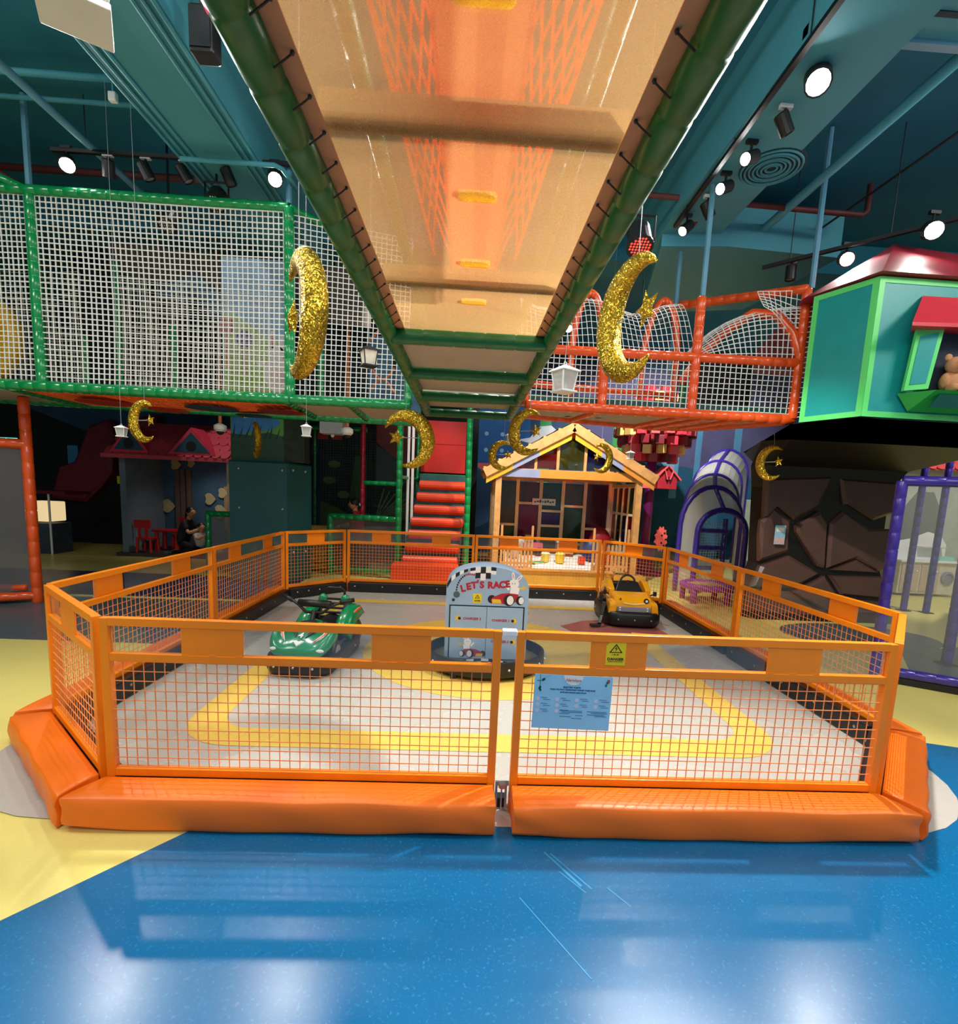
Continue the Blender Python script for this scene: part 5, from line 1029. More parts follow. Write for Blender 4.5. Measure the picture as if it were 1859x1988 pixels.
def pane(o, u, v, poly, k, par): return obj('pane', MB().prism(poly, o, u, v, 0.006), clear_mat('pane_%d' % (k % 6), tuple(int(c * 0.7) for c in TINTS[k % 6]), 0.10, 0.25, TINTS[k % 6]), par)
for s in (-1, 1):
    ex = 0.30 if s < 0 else 3.42; dirv = Vector((RX - ex, 0, RZ - 1.99)); L = dirv.length; u = dirv.normalized()
    for i in range(6):
        wb(tuple(Vector((ex, HY0 - 0.12, 1.99 + 0.09)) + u * (L * i / 6)), tuple(Vector((ex, HY1, 1.99 + 0.09)) + u * (L * i / 6)), 0.05, 0.05, nm='purlin')
        o = Vector((ex, HY0 - 0.1, 2.10)) + u * (L * i / 6); pane(tuple(o), tuple(u), (0, 1, 0), [(0.02, 0), (L / 6 - 0.02, 0), (L / 6 - 0.02, HY1 - HY0), (0.02, HY1 - HY0)], i * 2 + (s > 0), sh_)
wb((RX, HY0 - 0.12, RZ + 0.08), (RX, HY1, RZ + 0.08), 0.06, 0.06, nm='ridge_beam')
M_fas = [mat('fascia_%d' % q, c, 0.35, var=0.06) for q, c in enumerate(((224, 172, 40), (150, 158, 190), (236, 180, 50), (222, 150, 60)))]
for s in (-1, 1):
    ex = 0.30 if s < 0 else 3.42; d0 = Vector((RX - ex, 0, RZ - 1.99)); L = d0.length; u = d0.normalized(); v = Vector((0, 0, 1))
    for i, (f0, f1, q) in enumerate(((0.02, 0.32, 0), (0.32, 0.62, 1), (0.62, 0.98, 2)) if s < 0 else ((0.02, 0.40, 3), (0.40, 0.66, 1), (0.66, 0.98, 2))):
        o = Vector((ex, HY0 - 0.10, 1.99 - 0.20)); obj('fascia_panel', MB().prism([(L * f0, 0), (L * f1, 0), (L * f1, 0.16), (L * f0, 0.16)], tuple(o), tuple(u), (0, 0, 1), 0.012), M_fas[q], sh_)
obj('fascia_panel', MB().span((0.62, HY0 - 0.045, 1.945), (1.3, HY0 - 0.031, 2.09)), M_fas[1], sh_); obj('fascia_panel', MB().span((1.3, HY0 - 0.045, 1.945), (3.0, HY0 - 0.031, 2.09)), M_fas[3], sh_)
# gable: mullions and coloured glazing
for x, zt in ((1.22, 2.46), (1.62, 2.68), (2.12, 2.68), (2.55, 2.44)): wb((x, HY0, EZ + 0.08), (x, HY0, zt), 0.05, 0.05, nm='mullion')
GX = [(0.85, 1.20, 2.10, 2.42, 2), (1.24, 1.60, 2.44, 2.66, 2), (1.64, 2.10, 2.68, 2.68, 4), (2.14, 2.53, 2.66, 2.45, 3), (2.57, 2.95, 2.42, 2.20, 4)]
for x0, x1, zl, zr, k in GX: pane((0, HY0, 0), (1, 0, 0), (0, 0, 1), [(x0, EZ + 0.1), (x1, EZ + 0.1), (x1, zr), (x0, zl)], k, sh_)
# back wall grid of panes
cols = [0.62, 1.08, 1.58, 2.06, 2.54, 3.08]; dk = [(60, 60, 30), (24, 40, 110), (96, 20, 60), (36, 66, 36), (16, 70, 66), (70, 20, 40)]
bwx = obj('back_wall_frame', MB().span((0.56, HY1 - 0.02, 1.92), (3.14, HY1 + 0.03, 2.0)), M_wood, sh_)
M_pale = mat('lit_pale_pine', (250, 214, 168), 0.45, var=0.08, scale=9)  # pale wood, colour lifted so the shaded inner lattice looks lit
for x in cols: wb((x, HY1 - 0.03, 0.25), (x, HY1 - 0.03, 1.95), 0.07, 0.06, bwx, 'mullion', M_pale)
for i in range(5):
    sp_ = {0: [0.25, 0.62, 0.98, 1.92], 1: [0.25, 1.45, 1.92], 2: [0.25, 0.98, 1.30, 1.92], 3: [0.25, 0.6, 1.42, 1.92], 4: [0.25, 0.95, 1.92]}[i]
    for j in range(len(sp_) - 1):
        x0, x1 = cols[i] + 0.035, cols[i + 1] - 0.035; z0, z1 = sp_[j] + 0.02, sp_[j + 1] - 0.02; c = dk[(i * 2 + j * 3) % 6]
        obj('pane', MB().span((x0, HY1, z0), (x1, HY1 + 0.01, z1)), mat('dark_pane_%d' % ((i * 2 + j * 3) % 6), c, 0.12, var=0.1), bwx)
        if j: wb((x0, HY1 - 0.03, sp_[j]), (x1, HY1 - 0.03, sp_[j]), 0.05, 0.05, bwx, 'transom', M_pale)
# side walls: slim mullions with panes
for x, cs_ in ((HX1, 1), (HX0, 0)):
    sw_ = obj('side_wall_rail', MB().span((x - 0.03, HY0 + 0.1, 1.86), (x + 0.03, HY1, 1.92)), M_wood, sh_)
    for k in range(5):
        yy = HY0 + 0.12 + k * 0.36; wb((x, yy, 0.25), (x, yy, 1.9), 0.05, 0.05, sw_, 'mullion', M_pale)
        for j, (z0, z1) in enumerate(((0.28, 0.72), (0.78, 1.30), (1.36, 1.84))):
            if k < 4: pane((x, yy + 0.03, 0), (0, 1, 0), (0, 0, 1), [(0, z0), (0.30, z0), (0.30, z1), (0, z1)], k + j * 2, sw_); wb((x, yy, z1 + 0.03), (x, yy + 0.36, z1 + 0.03), 0.04, 0.04, sw_, 'transom', M_pale)
# picket fences left and right of the opening
for x0, x1, n, yy in ((0.66, 1.22, 9, 9.12), (2.36, 3.0, 9, 9.14)):
    fr = obj('picket_rail', MB().span((x0, yy + 0.01, 0.62), (x1, yy + 0.03, 0.67)), M_wood, sh_); obj('picket_rail', MB().span((x0, yy + 0.01, 0.36), (x1, yy + 0.03, 0.40)), M_wood, fr)
    for k in range(n + 1):
        x = x0 + (x1 - x0) * k / n; h = 0.86 - 0.08 * math.sin(PI * k / n); tall = 1.08 if k in (0, n) else h
        obj('picket', MB().prism([(x - 0.02, 0.29), (x + 0.02, 0.29), (x + 0.02, tall - 0.03), (x + 0.012, tall), (x - 0.012, tall), (x - 0.02, tall - 0.03)], (0, yy, 0), (1, 0, 0), (0, 0, 1), 0.025), M_wood, fr)
hs = obj('house_sign', MB().span((1.40, 10.82, 1.42), (1.90, 10.84, 1.56)), M_wht, sh_, label='small white notice board')
for k in range(8): obj('notice_line', MB().span((1.44 + k * 0.055, 10.815, 1.47 + 0.01 * (k % 2)), (1.48 + k * 0.055, 10.82, 1.50 + 0.015 * (k % 3))), mat('notice_ink', (80, 90, 130), 0.7), hs)
# sand toys
def toy(name, label, parts, cat='toy'):
    lift = 0.153 * max(0, parts[0][1][1] - 9.2) * (0.5 if name == 'seat_bolster' else 1.0); parts = [(n_, (c_[0], c_[1], c_[2] + lift), s_, k_) for n_, c_, s_, k_ in parts]; t = thing(name, label, cat, parts[0][1]); 
    for nm, c, shp, col in parts:
        m = mat('toy_%d_%d_%d' % col, col, 0.4)
        mbx = MB().ball(c, shp[1:], 12, 8) if shp[0] == 'ball' else (MB().box(c, shp[1:]) if shp[0] == 'box' else MB().lathe([(shp[1], 0), (shp[2], shp[3])], c, 14))
        obj(nm, mbx, m, t, smooth=shp[0] == 'ball', bevel=0.008 if shp[0] == 'box' else 0)
    return t
toy('sand_bucket', 'yellow sand bucket, left of the pair on the white sand', [('pail', (1.58, 9.75, 0.26), ('cone', 0.07, 0.09, 0.16), (240, 214, 70)), ('lid', (1.58, 9.75, 0.42), ('cone', 0.095, 0.07, 0.03), (250, 240, 200))])
toy('sand_bucket', 'yellow sand bucket, right of the pair on the white sand', [('pail', (1.86, 9.72, 0.26), ('cone', 0.08, 0.10, 0.17), (244, 200, 40)), ('lid', (1.86, 9.72, 0.43), ('cone', 0.105, 0.07, 0.03), (250, 230, 120))])
toy('toy_truck', 'pink and yellow toy truck at the back of the sand', [('body', (1.36, 10.2, 0.46), ('box', 0.42, 0.2, 0.12), (230, 90, 100)), ('load', (1.28, 10.2, 0.60), ('box', 0.14, 0.14, 0.14), (244, 160, 40)), ('cab', (1.12, 10.2, 0.52), ('ball', 0.10, 0.1, 0.12), (230, 230, 220)), ('wheel', (1.2, 10.1, 0.36), ('ball', 0.07, 0.03, 0.07), (40, 40, 40)), ('wheel', (1.5, 10.1, 0.36), ('ball', 0.07, 0.03, 0.07), (40, 40, 40))])
toy('toy_crate', 'small orange and white toy crate at the back of the sand', [('crate', (2.05, 10.3, 0.40), ('box', 0.34, 0.24, 0.22), (236, 150, 90)), ('tray', (2.05, 10.3, 0.54), ('box', 0.38, 0.28, 0.04), (240, 232, 214))])
toy('toy_block', 'small red toy block on the sand beside the backpack toy', [('block', (2.28, 9.7, 0.33), ('box', 0.12, 0.12, 0.14), (220, 60, 30))])
toy('spade_toy', 'green toy spade lying on the sand', [('blade', (1.30, 9.62, 0.285), ('box', 0.12, 0.16, 0.02), (120, 190, 60)), ('handle', (1.45, 9.62, 0.29), ('box', 0.2, 0.03, 0.03), (90, 160, 50))])
toy('seat_bolster', 'red and navy rounded toy seat inside the wooden house at right', [('back', (2.72, 10.1, 0.62), ('ball', 0.24, 0.12, 0.36), (150, 20, 30)), ('front', (2.55, 9.95, 0.50), ('ball', 0.22, 0.12, 0.26), (20, 50, 110)), ('arm', (2.78, 9.85, 0.40), ('ball', 0.18, 0.12, 0.22), (190, 24, 40)), ('base', (2.68, 10.0, 0.34), ('box', 0.42, 0.3, 0.16), (26, 40, 84))])
toy('plush_toy', 'small pale plush toy with yellow face at left of the sand', [('body', (0.98, 9.9, 0.40), ('ball', 0.09, 0.08, 0.13), (206, 190, 210)), ('head', (1.0, 9.88, 0.56), ('ball', 0.07, 0.06, 0.07), (240, 210, 60)), ('arm', (0.9, 9.88, 0.44), ('ball', 0.03, 0.04, 0.07), (206, 190, 210)), ('arm', (1.07, 9.88, 0.44), ('ball', 0.03, 0.04, 0.07), (206, 190, 210))])

# ------------------------------------------------------------------ block tree
bt_ = thing('block_tree', 'pink and yellow wooden block tree on a purple pole behind the play house', 'tree', (3.98, 11.0, 0)); M_mag = mat('magenta_paint', (140, 34, 120), 0.4)
obj('pole', MB().tube([(3.98, 11.0, 0.6), (3.98, 11.0, 2.7)], 0.1, 14), M_mag, bt_, smooth=True)
obj('plinth', MB().box((3.95, 11.0, 0.31), (0.4, 0.4, 0.62)), mat('plum_paint', (96, 20, 56), 0.45), bt_, bevel=0.01)
obj('base_slab', MB().box((3.98, 10.9, 0.03), (0.85, 0.7, 0.05)), mat('plum_paint', (96, 20, 56), 0.45), bt_, bevel=0.01)
cols_ = [(226, 60, 80), (240, 190, 100), (140, 24, 40), (232, 96, 100), (110, 28, 40), (244, 200, 120)]
proto = {}
rr = random.Random(11)
for lv in range(9):
    z = 2.52 + lv * 0.175; R_ = 1.1 * [0.40, 0.52, 0.62, 0.70, 0.66, 0.58, 0.46, 0.34, 0.22][lv]; n = int(R_ * 24)
    for k in range(n):
        a = 2 * PI * k / n + lv * 0.3
        if math.sin(a) > 0.55: continue
        c = rr.choice(cols_) if lv > 2 else cols_[(k * 2 + lv) % 6]; key = c
        x, yy = 3.98 + R_ * math.cos(a), 11.0 + R_ * math.sin(a)
        if key not in proto: o = obj('block', MB().box((3.98, 11.0, 0), (0.165, 0.165, 0.175)), mat('block_%d_%d' % c[:2], c, 0.5), bt_, bevel=0.006); proto[key] = o
        else: o = proto[key].copy(); C.objects.link(o)
        o.location = (x - 3.98, yy - 11.0, z + rr.uniform(-0.02, 0.02)); o.rotation_euler = (0, 0, a)
obj('core', MB().lathe([(0.30, 2.46), (0.55, 2.85), (0.57, 3.25), (0.2, 3.95)], (3.98, 11.0, 0), 12), mat('block_140_24', (140, 24, 40), 0.5), bt_)
bh = thing('bird_house', 'pink bird house with gable roof on the purple pole', 'bird house', (4.1, 10.6, 1.82)); M_pk = mat('pink_paint', (226, 88, 98), 0.5)
obj('box', MB().prism([(-0.2, 0), (0.2, 0), (0.2, 0.22), (0, 0.42), (-0.2, 0.22)], (4.14, 10.45, 1.88), (1, 0, 0), (0, 0, 1), 0.3), mat('deep_pink_paint', (176, 36, 52), 0.5), bh)
for s in (-1, 1): obj('roof_board', MB().beam((4.14 + s * 0.02, 10.6, 2.34), (4.14 + s * 0.28, 10.6, 2.06), 0.36, 0.03, up=(s * 0.7, 0, 0.7)), M_pk, bh)
obj('hole', MB().prism(circ(0, 0, 0.05, 12), (4.14, 10.444, 2.08), (1, 0, 0), (0, 0, 1), 0.01), M_ink, bh)
for s in (-1, 1): obj('ear', MB().tube([(4.16 + s * 0.03, 10.43, 2.07), (4.16 + s * 0.09, 10.43, 2.26)], [0.02, 0.014], 6), M_pk, bh)
obj('side_shelf', MB().span((3.64, 10.55, 1.88), (3.94, 10.7, 2.0)), M_pk, bh)
gw = thing('toothed_wheel', 'coral toothed disc fixed to the purple plinth', 'wheel', (4.22, 10.75, 0.80)); gp_ = []
for k in range(24): q_ = 0.24 if k % 2 else 0.19; gp_.append((q_ * math.cos(k * PI / 12) * 0.6, q_ * math.sin(k * PI / 12) * 1.2))
obj('disc', MB().prism(gp_, (4.24, 10.76, 0.80), (1, 0, 0), (0, 0, 1), 0.05), mat('coral_paint', (236, 96, 90), 0.5), gw)
for k in range(5): obj('spot', MB().prism(circ(0.05 + 0.05 * math.cos(k * 1.25), 0.14 * math.sin(k * 1.25), 0.022, 8), (4.24, 10.755, 0.80), (1, 0, 0), (0, 0, 1), 0.008), M_ink, gw)

# ------------------------------------------------------------------ roller stairs tower
rs_ = thing('roller_stairs', 'orange roller staircase between green foam posts with red panel above', 'staircase', (-0.6, 9.2, 0)); M_rol = mat('roller_orange', (232, 72, 28), 0.4, var=0.08, scale=3); M_redp = mat('red_panel', (214, 28, 10), 0.45, var=0.08, scale=2)
zs = [0.60, 0.82, 1.04, 1.25, 1.45, 1.64, 1.83]
for k in range(7):
    z = 0.38 + k * 0.225; yy = 9.0 + k * 0.10; xl = -1.12 + k * 0.035
    obj('roller', MB().lathe([(0.05, 0), (0.085, 0.02), (0.085, 0.98 - k * 0.012), (0.05, 1.0 - k * 0.012)], (xl, yy, z), 14, 'x'), M_rol, rs_, smooth=False)
    obj('riser', MB().span((xl, yy + 0.08, z - 0.02), (xl + 0.98, yy + 0.11, z + 0.20)), mat('riser_teal', (40, 92, 90), 0.6), rs_)
obj('stair_back', MB().add([(-1.2, 9.1, 0), (-0.1, 9.1, 0), (-0.02, 9.95, 1.95), (-1.0, 9.95, 1.95)], [(0, 1, 2, 3)]), mat('stair_dark', (30, 60, 64), 0.7), rs_)
obj('red_panel', MB().span((-0.92, 9.9, 1.98), (-0.06, 9.95, 2.95)), M_redp, rs_); obj('panel_fold', MB().span((-0.92, 9.885, 2.52), (-0.06, 9.9, 2.95)), M_redp, rs_)
def gq(p0, p1, r=0.055, root=rs_, m=M_gpipe): return obj('foam_pipe', MB().foam(p0, p1, r, 0.16, 10), m, root, smooth=True)
gq((0.02, 9.0, 0), (0.0, 9.0, 3.6)); gq((-1.2, 9.0, 0), (-1.2, 9.0, 3.6)); gq((-0.97, 9.85, 1.9), (0.0, 9.85, 1.9), 0.05); gq((-1.2, 9.0, 1.85), (-0.95, 9.8, 1.82), 0.035); gq((-0.98, 9.8, 0.3), (-0.95, 9.8, 3.5), 0.035)
for x in (-1.08, -1.0): obj('white_strip', MB().span((x - 0.025, 9.3, 0.2), (x + 0.02, 9.33, 3.2)), M_wht, rs_)
sbk = tag(obj('step_block', MB().span((-1.26, 8.56, 0.006), (-0.10, 8.90, 0.36)), M_rol, bevel=0.03), 'orange foam step block at the foot of the roller stairs', 'block')

# ------------------------------------------------------------------ netted play area behind, left of the stairs
na = thing('netted_enclosure', 'dark netted enclosure with a red post and green railing left of stairs', 'enclosure', (-2.1, 9.6, 0))
dkp = obj('dark_panel', MB().span((-3.2, 11.2, 0), (0.2, 11.25, 3.6)), mat('forest_mural', (14, 30, 32), 0.8, var=0.3, scale=1), na)
def na_p(nm, poly, rgb, off): obj(nm, MB().prism(poly, (0, 11.2 - off, 0), (1, 0, 0), (0, 0, 1), 0.003), mat('nm_%d_%d_%d' % rgb, rgb, 0.8, var=0.1), dkp)
na_p('painted_leaf', [(-2.6, 1.1), (-2.2, 1.0), (-2.2, 2.3), (-2.45, 2.3)], (40, 84, 34), 0.004); na_p('painted_bank', [(-3.2, 0.3), (-2.4, 0.5), (-2.4, 0.9), (-2.8, 1.15), (-3.2, 1.3)], (70, 100, 30), 0.004); na_p('painted_bank', [(-2.0, 0.9), (-1.0, 1.0), (-1.0, 1.6), (-1.4, 1.55)], (44, 84, 50), 0.005)
for k in range(8): na_p('painted_frond', [(-2.0 + 0.02 * k, 1.0), (-1.97 + 0.02 * k, 1.0), (-1.8 + 0.12 * k, 1.62 - 0.05 * k), (-1.83 + 0.12 * k, 1.62 - 0.05 * k)], (96, 130, 84), 0.006)
na_p('painted_rose_field', [(-2.0, 2.6), (-1.1, 1.9), (-1.1, 3.3), (-2.0, 3.3)], (150, 70, 80), 0.004); na_p('painted_grey_hill', [(-2.0, 1.75), (-1.1, 1.75), (-1.1, 2.0), (-2.0, 2.55)], (74, 84, 92), 0.005)
for x, z in ((-3.0, 1.75), (-2.7, 1.45), (-2.9, 2.1)): na_p('painted_pebble', circ(x, z, 0.14, 10, ry=0.08), (86, 110, 56), 0.005)
gq((-2.02, 9.9, 0.0), (-2.02, 9.9, 3.2), 0.05, na, mat('crimson_vinyl', (176, 14, 50), 0.3, coat=0.3)); gq((-2.02, 9.9, 1.72), (-1.22, 9.7, 1.72), 0.045, na); gq((-3.1, 10.2, 2.75), (-2.0, 10.2, 2.75), 0.05, na)
gq((-3.05, 10.3, 0), (-3.05, 10.3, 2.8), 0.03, na)
nt = MB().net(lambda a, b: (-3.1 + 1.9 * a, 10.25, 0.05 + 2.7 * b), 40, 54, 0.0045, 4, 0.2); obj('dark_net', nt, mat('dark_net_cord', (60, 84, 84), 0.8), na, kind='stuff')
for x, z0, z1 in ((-2.92, 2.55, 2.85), (-2.65, 2.55, 2.85)): obj('red_window', MB().span((x - 0.1, 10.4, z0), (x + 0.1, 10.42, z1)), mat('red_window', (206, 50, 52), 0.6), na)
lr = thing('low_mesh_railing', 'low grey mesh railing in green foam frame before the netted enclosure', 'railing', (-1.9, 9.3, 0))
gq((-2.50, 9.4, 0), (-2.50, 9.4, 1.10), 0.06, lr); gq((-2.52, 9.4, 1.09), (-1.24, 9.15, 1.08), 0.055, lr); gq((-2.50, 9.4, 0.12), (-1.24, 9.15, 0.12), 0.04, lr)
obj('mesh_sheet', MB().add([(-2.46, 9.4, 0.12), (-1.26, 9.15, 0.12), (-1.26, 9.15, 1.06), (-2.46, 9.4, 1.06)], [(0, 1, 2, 3)]), sheer_mat('rail_mesh', (126, 122, 122), 0.4, 0.3, 400), lr)
lr2 = thing('low_mesh_railing', 'short grey mesh railing in green frame left of the teal padded box', 'railing', (-4.3, 8.9, 0))
gq((-4.50, 8.98, 0), (-4.50, 8.98, 1.06), 0.055, lr2); gq((-4.52, 8.98, 1.06), (-3.95, 8.87, 1.07), 0.05, lr2)
obj('mesh_sheet', MB().add([(-4.48, 8.98, 0.1), (-3.96, 8.875, 0.1), (-3.96, 8.875, 1.03), (-4.48, 8.98, 1.03)], [(0, 1, 2, 3)]), sheer_mat('rail_mesh2', (140, 140, 138), 0.3, 0.3, 400), lr2)
lo = thing('log_pile', 'short wall of stacked yellow timber logs behind the far left fence corner', 'logs', (-2.8, 9.6, 0)); M_log = mat('log_wood', (196, 150, 66), 0.5, var=0.2, scale=8, bump=0.2)
for k in range(6): obj('log', MB().lathe([(0.05, 0), (0.075, 0.02), (0.075, 0.56), (0.05, 0.58)], (-3.17 + 0.02 * (k % 2), 9.62, 0.10 + k * 0.142), 12, 'x'), M_log, lo, smooth=False)

# teal padded box with pond painting on top
tbx = thing('teal_padded_box', 'tall dark teal padded box with steel buttons beside the left fence', 'padded box', (-3.3, 8.8, 0)); M_dte = mat('dark_teal_vinyl', (8, 86, 88), 0.42, var=0.1, scale=2, bump=0.35, bscale=7)
obj('front_pad', MB().prism([(-3.88, 0.0), (-2.93, 0.0), (-2.93, 1.98), (-3.88, 1.98)], (0, 8.42, 0), (1, 0, 0), (0, 0, 1), 0.1, inset=0.02), M_dte, tbx)
obj('side_pad', MB().prism([(0, 0), (0.5, 0), (0.5, 1.96), (0, 1.98)], (-2.925, 8.42, 0), (0.5, 0.87, 0), (0, 0, 1), 0.06, inset=0.02), M_dte, tbx)
obj('core', MB().span((-3.86, 8.53, 0), (-2.94, 9.1, 1.95)), M_dte, tbx)
many('steel_button', MB().ball((0, 0, 0), (0.022, 0.012, 0.022), 8, 5), [(x, 8.418, z) for x in (-3.72, -3.02) for z in (1.85, 1.22, 0.42)] + [(-2.87, 8.50, 1.86), (-2.74, 8.72, 1.85), (-2.87, 8.50, 0.5), (-2.74, 8.72, 0.5)], M_bolt, tbx)
pn = thing('pond_painting', 'painted board with pond, lifebuoy and dark grass above the teal box', 'painted board', (-3.4, 8.62, 1.99))
obj('board', MB().span((-3.92, 8.62, 1.99), (-3.05, 8.68, 2.86)), mat('pond_green', (96, 158, 62), 0.6, var=0.1, scale=3), pn)
def pd(nm, poly, rgb, off): obj(nm, MB().prism(poly, (0, 8.62 - off, 0), (1, 0, 0), (0, 0, 1), 0.002), mat('pd_%d_%d_%d' % rgb, rgb, 0.6, var=0.1), pn)
pd('print_water', [(-3.9, 2.35), (-3.6, 2.45), (-3.25, 2.5), (-3.1, 2.62), (-3.2, 2.74), (-3.6, 2.78), (-3.9, 2.7)], (60, 130, 200), 0.003); pd('print_undergrowth', [(-3.92, 1.99), (-3.05, 1.99), (-3.05, 2.4), (-3.3, 2.46), (-3.6, 2.40), (-3.92, 2.42)], (34, 74, 60), 0.004)
for k in range(9): pd('print_blade', [(-3.9 + k * 0.1, 2.35), (-3.86 + k * 0.1, 2.35), (-3.84 + k * 0.1 + 0.03 * (k % 3), 2.60 - 0.05 * (k % 2))], (20, 56, 48), 0.005)
for k in range(6):
    a0_, a1_ = PI + k * PI / 6, PI + (k + 1) * PI / 6; q_ = lambda r, a: (-3.7 + r * math.cos(a) * 1.2, 2.80 + r * math.sin(a) * 0.8)
    pd('print_lifebuoy', [q_(0.09, a0_), q_(0.16, a0_), q_(0.16, a1_), q_(0.09, a1_)], (214, 40, 46) if k % 2 == 0 else (236, 232, 230), 0.006)
obj('dark_side', MB().span((-3.05, 8.6, 1.99), (-2.72, 8.9, 2.9)), mat('bark_paint', (40, 54, 40), 0.8, var=0.3, scale=6), pn)

# ------------------------------------------------------------------ dim left corner: play house, red furniture, kiosk
hl_ = thing('blue_play_house', 'dim blue play house with scalloped red roof, back left', 'playhouse', (-5.9, 11.2, 0)); M_hb = mat('house_blue', (64, 96, 122), 0.75, var=0.2, scale=2); M_scr = mat('scallop_red', (200, 70, 84), 0.55, var=0.08)
obj('platform', MB().span((-7.2, 10.6, 0.0), (-4.7, 12.0, 0.07)), mat('platform_dark', (70, 60, 56), 0.7), hl_)
obj('back_wall', MB().span((-7.1, 12.0, 0.07), (-4.3, 12.06, 2.1)), M_hb, hl_); obj('side_wall', MB().span((-7.12, 10.7, 0.07), (-7.0, 12.0, 2.1)), mat('house_side', (112, 128, 140), 0.75), hl_); obj('right_post', MB().span((-4.92, 10.6, 0.07), (-4.86, 10.7, 2.1)), mat('post_cream', (196, 180, 150), 0.6), hl_)
obj('roof_slab', MB().add([(-7.3, 10.45, 2.06), (-4.75, 10.45, 2.06), (-4.75, 11.3, 2.78), (-7.0, 11.3, 2.78)], [(0, 1, 2, 3), (3, 2, 1, 0)]), M_scr, hl_); obj('fascia', MB().span((-7.3, 10.44, 2.0), (-4.75, 10.48, 2.08)), M_scr, hl_)
scallops(hl_, -7.25, -4.8, 2.07, 2.76, 10.45, 11.28, 5, 14, M_scr)
for cx, w_ in ((-5.53, 0.42), (-6.75, 0.34)):
    dm = obj('dormer', MB().prism([(cx - w_ * 1.12, 2.12), (cx + w_ * 1.12, 2.12), (cx, 2.66)], (0, 10.46, 0), (1, 0, 0), (0, 0, 1), 0.5), mat('dormer_red', (214, 54, 78), 0.5), hl_)
    obj('dormer_face', MB().prism([(cx - w_ * 0.86, 2.165), (cx + w_ * 0.86, 2.165), (cx, 2.56)], (0, 10.45, 0), (1, 0, 0), (0, 0, 1), 0.01), mat('dormer_teal', (26, 72, 92), 0.6), dm); obj('round_window', MB().prism(circ(cx, 2.29, 0.10, 16), (0, 10.445, 0), (1, 0, 0), (0, 0, 1), 0.012), M_ink, dm)
obj('shutter', MB().span((-5.62, 11.96, 0.5), (-5.38, 12.0, 1.5)), mat('shutter_tan', (176, 130, 84), 0.6), hl_); obj('window', MB().span((-5.35, 11.97, 0.8), (-4.9, 12.0, 1.5)), mat('window_green', (16, 70, 56), 0.4), hl_); obj('window_blind', MB().span((-5.35, 11.96, 1.4), (-4.95, 11.975, 1.48)), M_wht, hl_)
for k, x in enumerate((-6.72, -6.60, -6.46)): obj('door_plank', MB().span((x, 11.95, 0.3), (x + 0.10, 12.0, 1.85)), mat('plank_brown', (108, 84, 70), 0.7), hl_)
pst = mat('cutout_cream', (196, 180, 130), 0.7)
for x, z, s in ((-7.0 + 0.3, 1.95, 0.13), (-6.35, 2.0, 0.1), (-5.95, 1.2, 0.14), (-5.72, 0.92, 0.16), (-5.66, 1.35, 0.12), (-6.9, 1.0, 0.16)): obj('wall_cutout', MB().prism([(x + s * (0.8 + 0.25 * math.cos(3 * a)) * math.cos(a), z + s * math.sin(a)) for a in [2 * PI * k / 10 for k in range(10)]], (0, 11.95, 0), (1, 0, 0), (0, 0, 1), 0.01), pst, hl_)
M_fur = mat('furniture_red', (200, 24, 20), 0.4)
def kid_chair(label, loc, rz):
    t = thing('child_chair', label, 'chair', group='red plastic children chairs')
    obj('seat', MB().box((0, 0, 0.30), (0.32, 0.30, 0.035)), M_fur, t, bevel=0.012); obj('backrest', MB().box((0, 0.15, 0.60), (0.34, 0.03, 0.17)), M_fur, t, bevel=0.012)
    for x in (-0.07, 0.07): obj('back_slat', MB().box((x, 0.145, 0.42), (0.05, 0.025, 0.22)), M_fur, t)
    for x in (-0.13, 0.13):
        for yy in (-0.12, 0.12): obj('leg', MB().tube([(x * 1.1, yy * 1.1, 0), (x, yy, 0.29)], [0.032, 0.024], 8), M_fur, t)
    t.location = loc; t.rotation_euler = (0, 0, rz); return t
kid_chair('red plastic child chair with its back turned, left of the red table', (-6.70, 10.84, 0.07), math.radians(180)); kid_chair('red plastic child chair behind the red table', (-6.50, 11.78, 0.07), math.radians(-10))
kt = thing('child_table', 'low red plastic child table beside the kneeling woman', 'table', (-6.5, 11.3, 0.07)); obj('tabletop', MB().box((-6.5, 11.32, 0.50), (0.58, 0.42, 0.05)), M_fur, kt, bevel=0.015)
for x in (-6.71, -6.29):
    for yy in (11.18, 11.46): obj('leg', MB().lathe([(0.055, 0), (0.035, 0.41)], (x, yy, 0.07), 10), M_fur, kt)
wh = thing('wall_guitar', 'small pale toy guitar leaning at the play house side wall', 'toy', (-6.9, 10.9, 0.07)); obj('body', MB().prism(circ(-6.92, 0.26, 0.09, 12, ry=0.12), (0, 10.85, 0), (1, 0, 0), (0, 0, 1), 0.04), mat('guitar_grey', (150, 152, 150), 0.6), wh); obj('neck', MB().span((-6.935, 10.84, 0.36), (-6.905, 10.87, 0.72)), mat('guitar_grey', (150, 152, 150), 0.6), wh)
ark = thing('dark_red_arch', 'dark red faceted arch with black curtain at the far left', 'archway', (-8.3, 12.2, 0)); M_dred = mat('wine_vinyl', (110, 24, 42), 0.6, var=0.1)
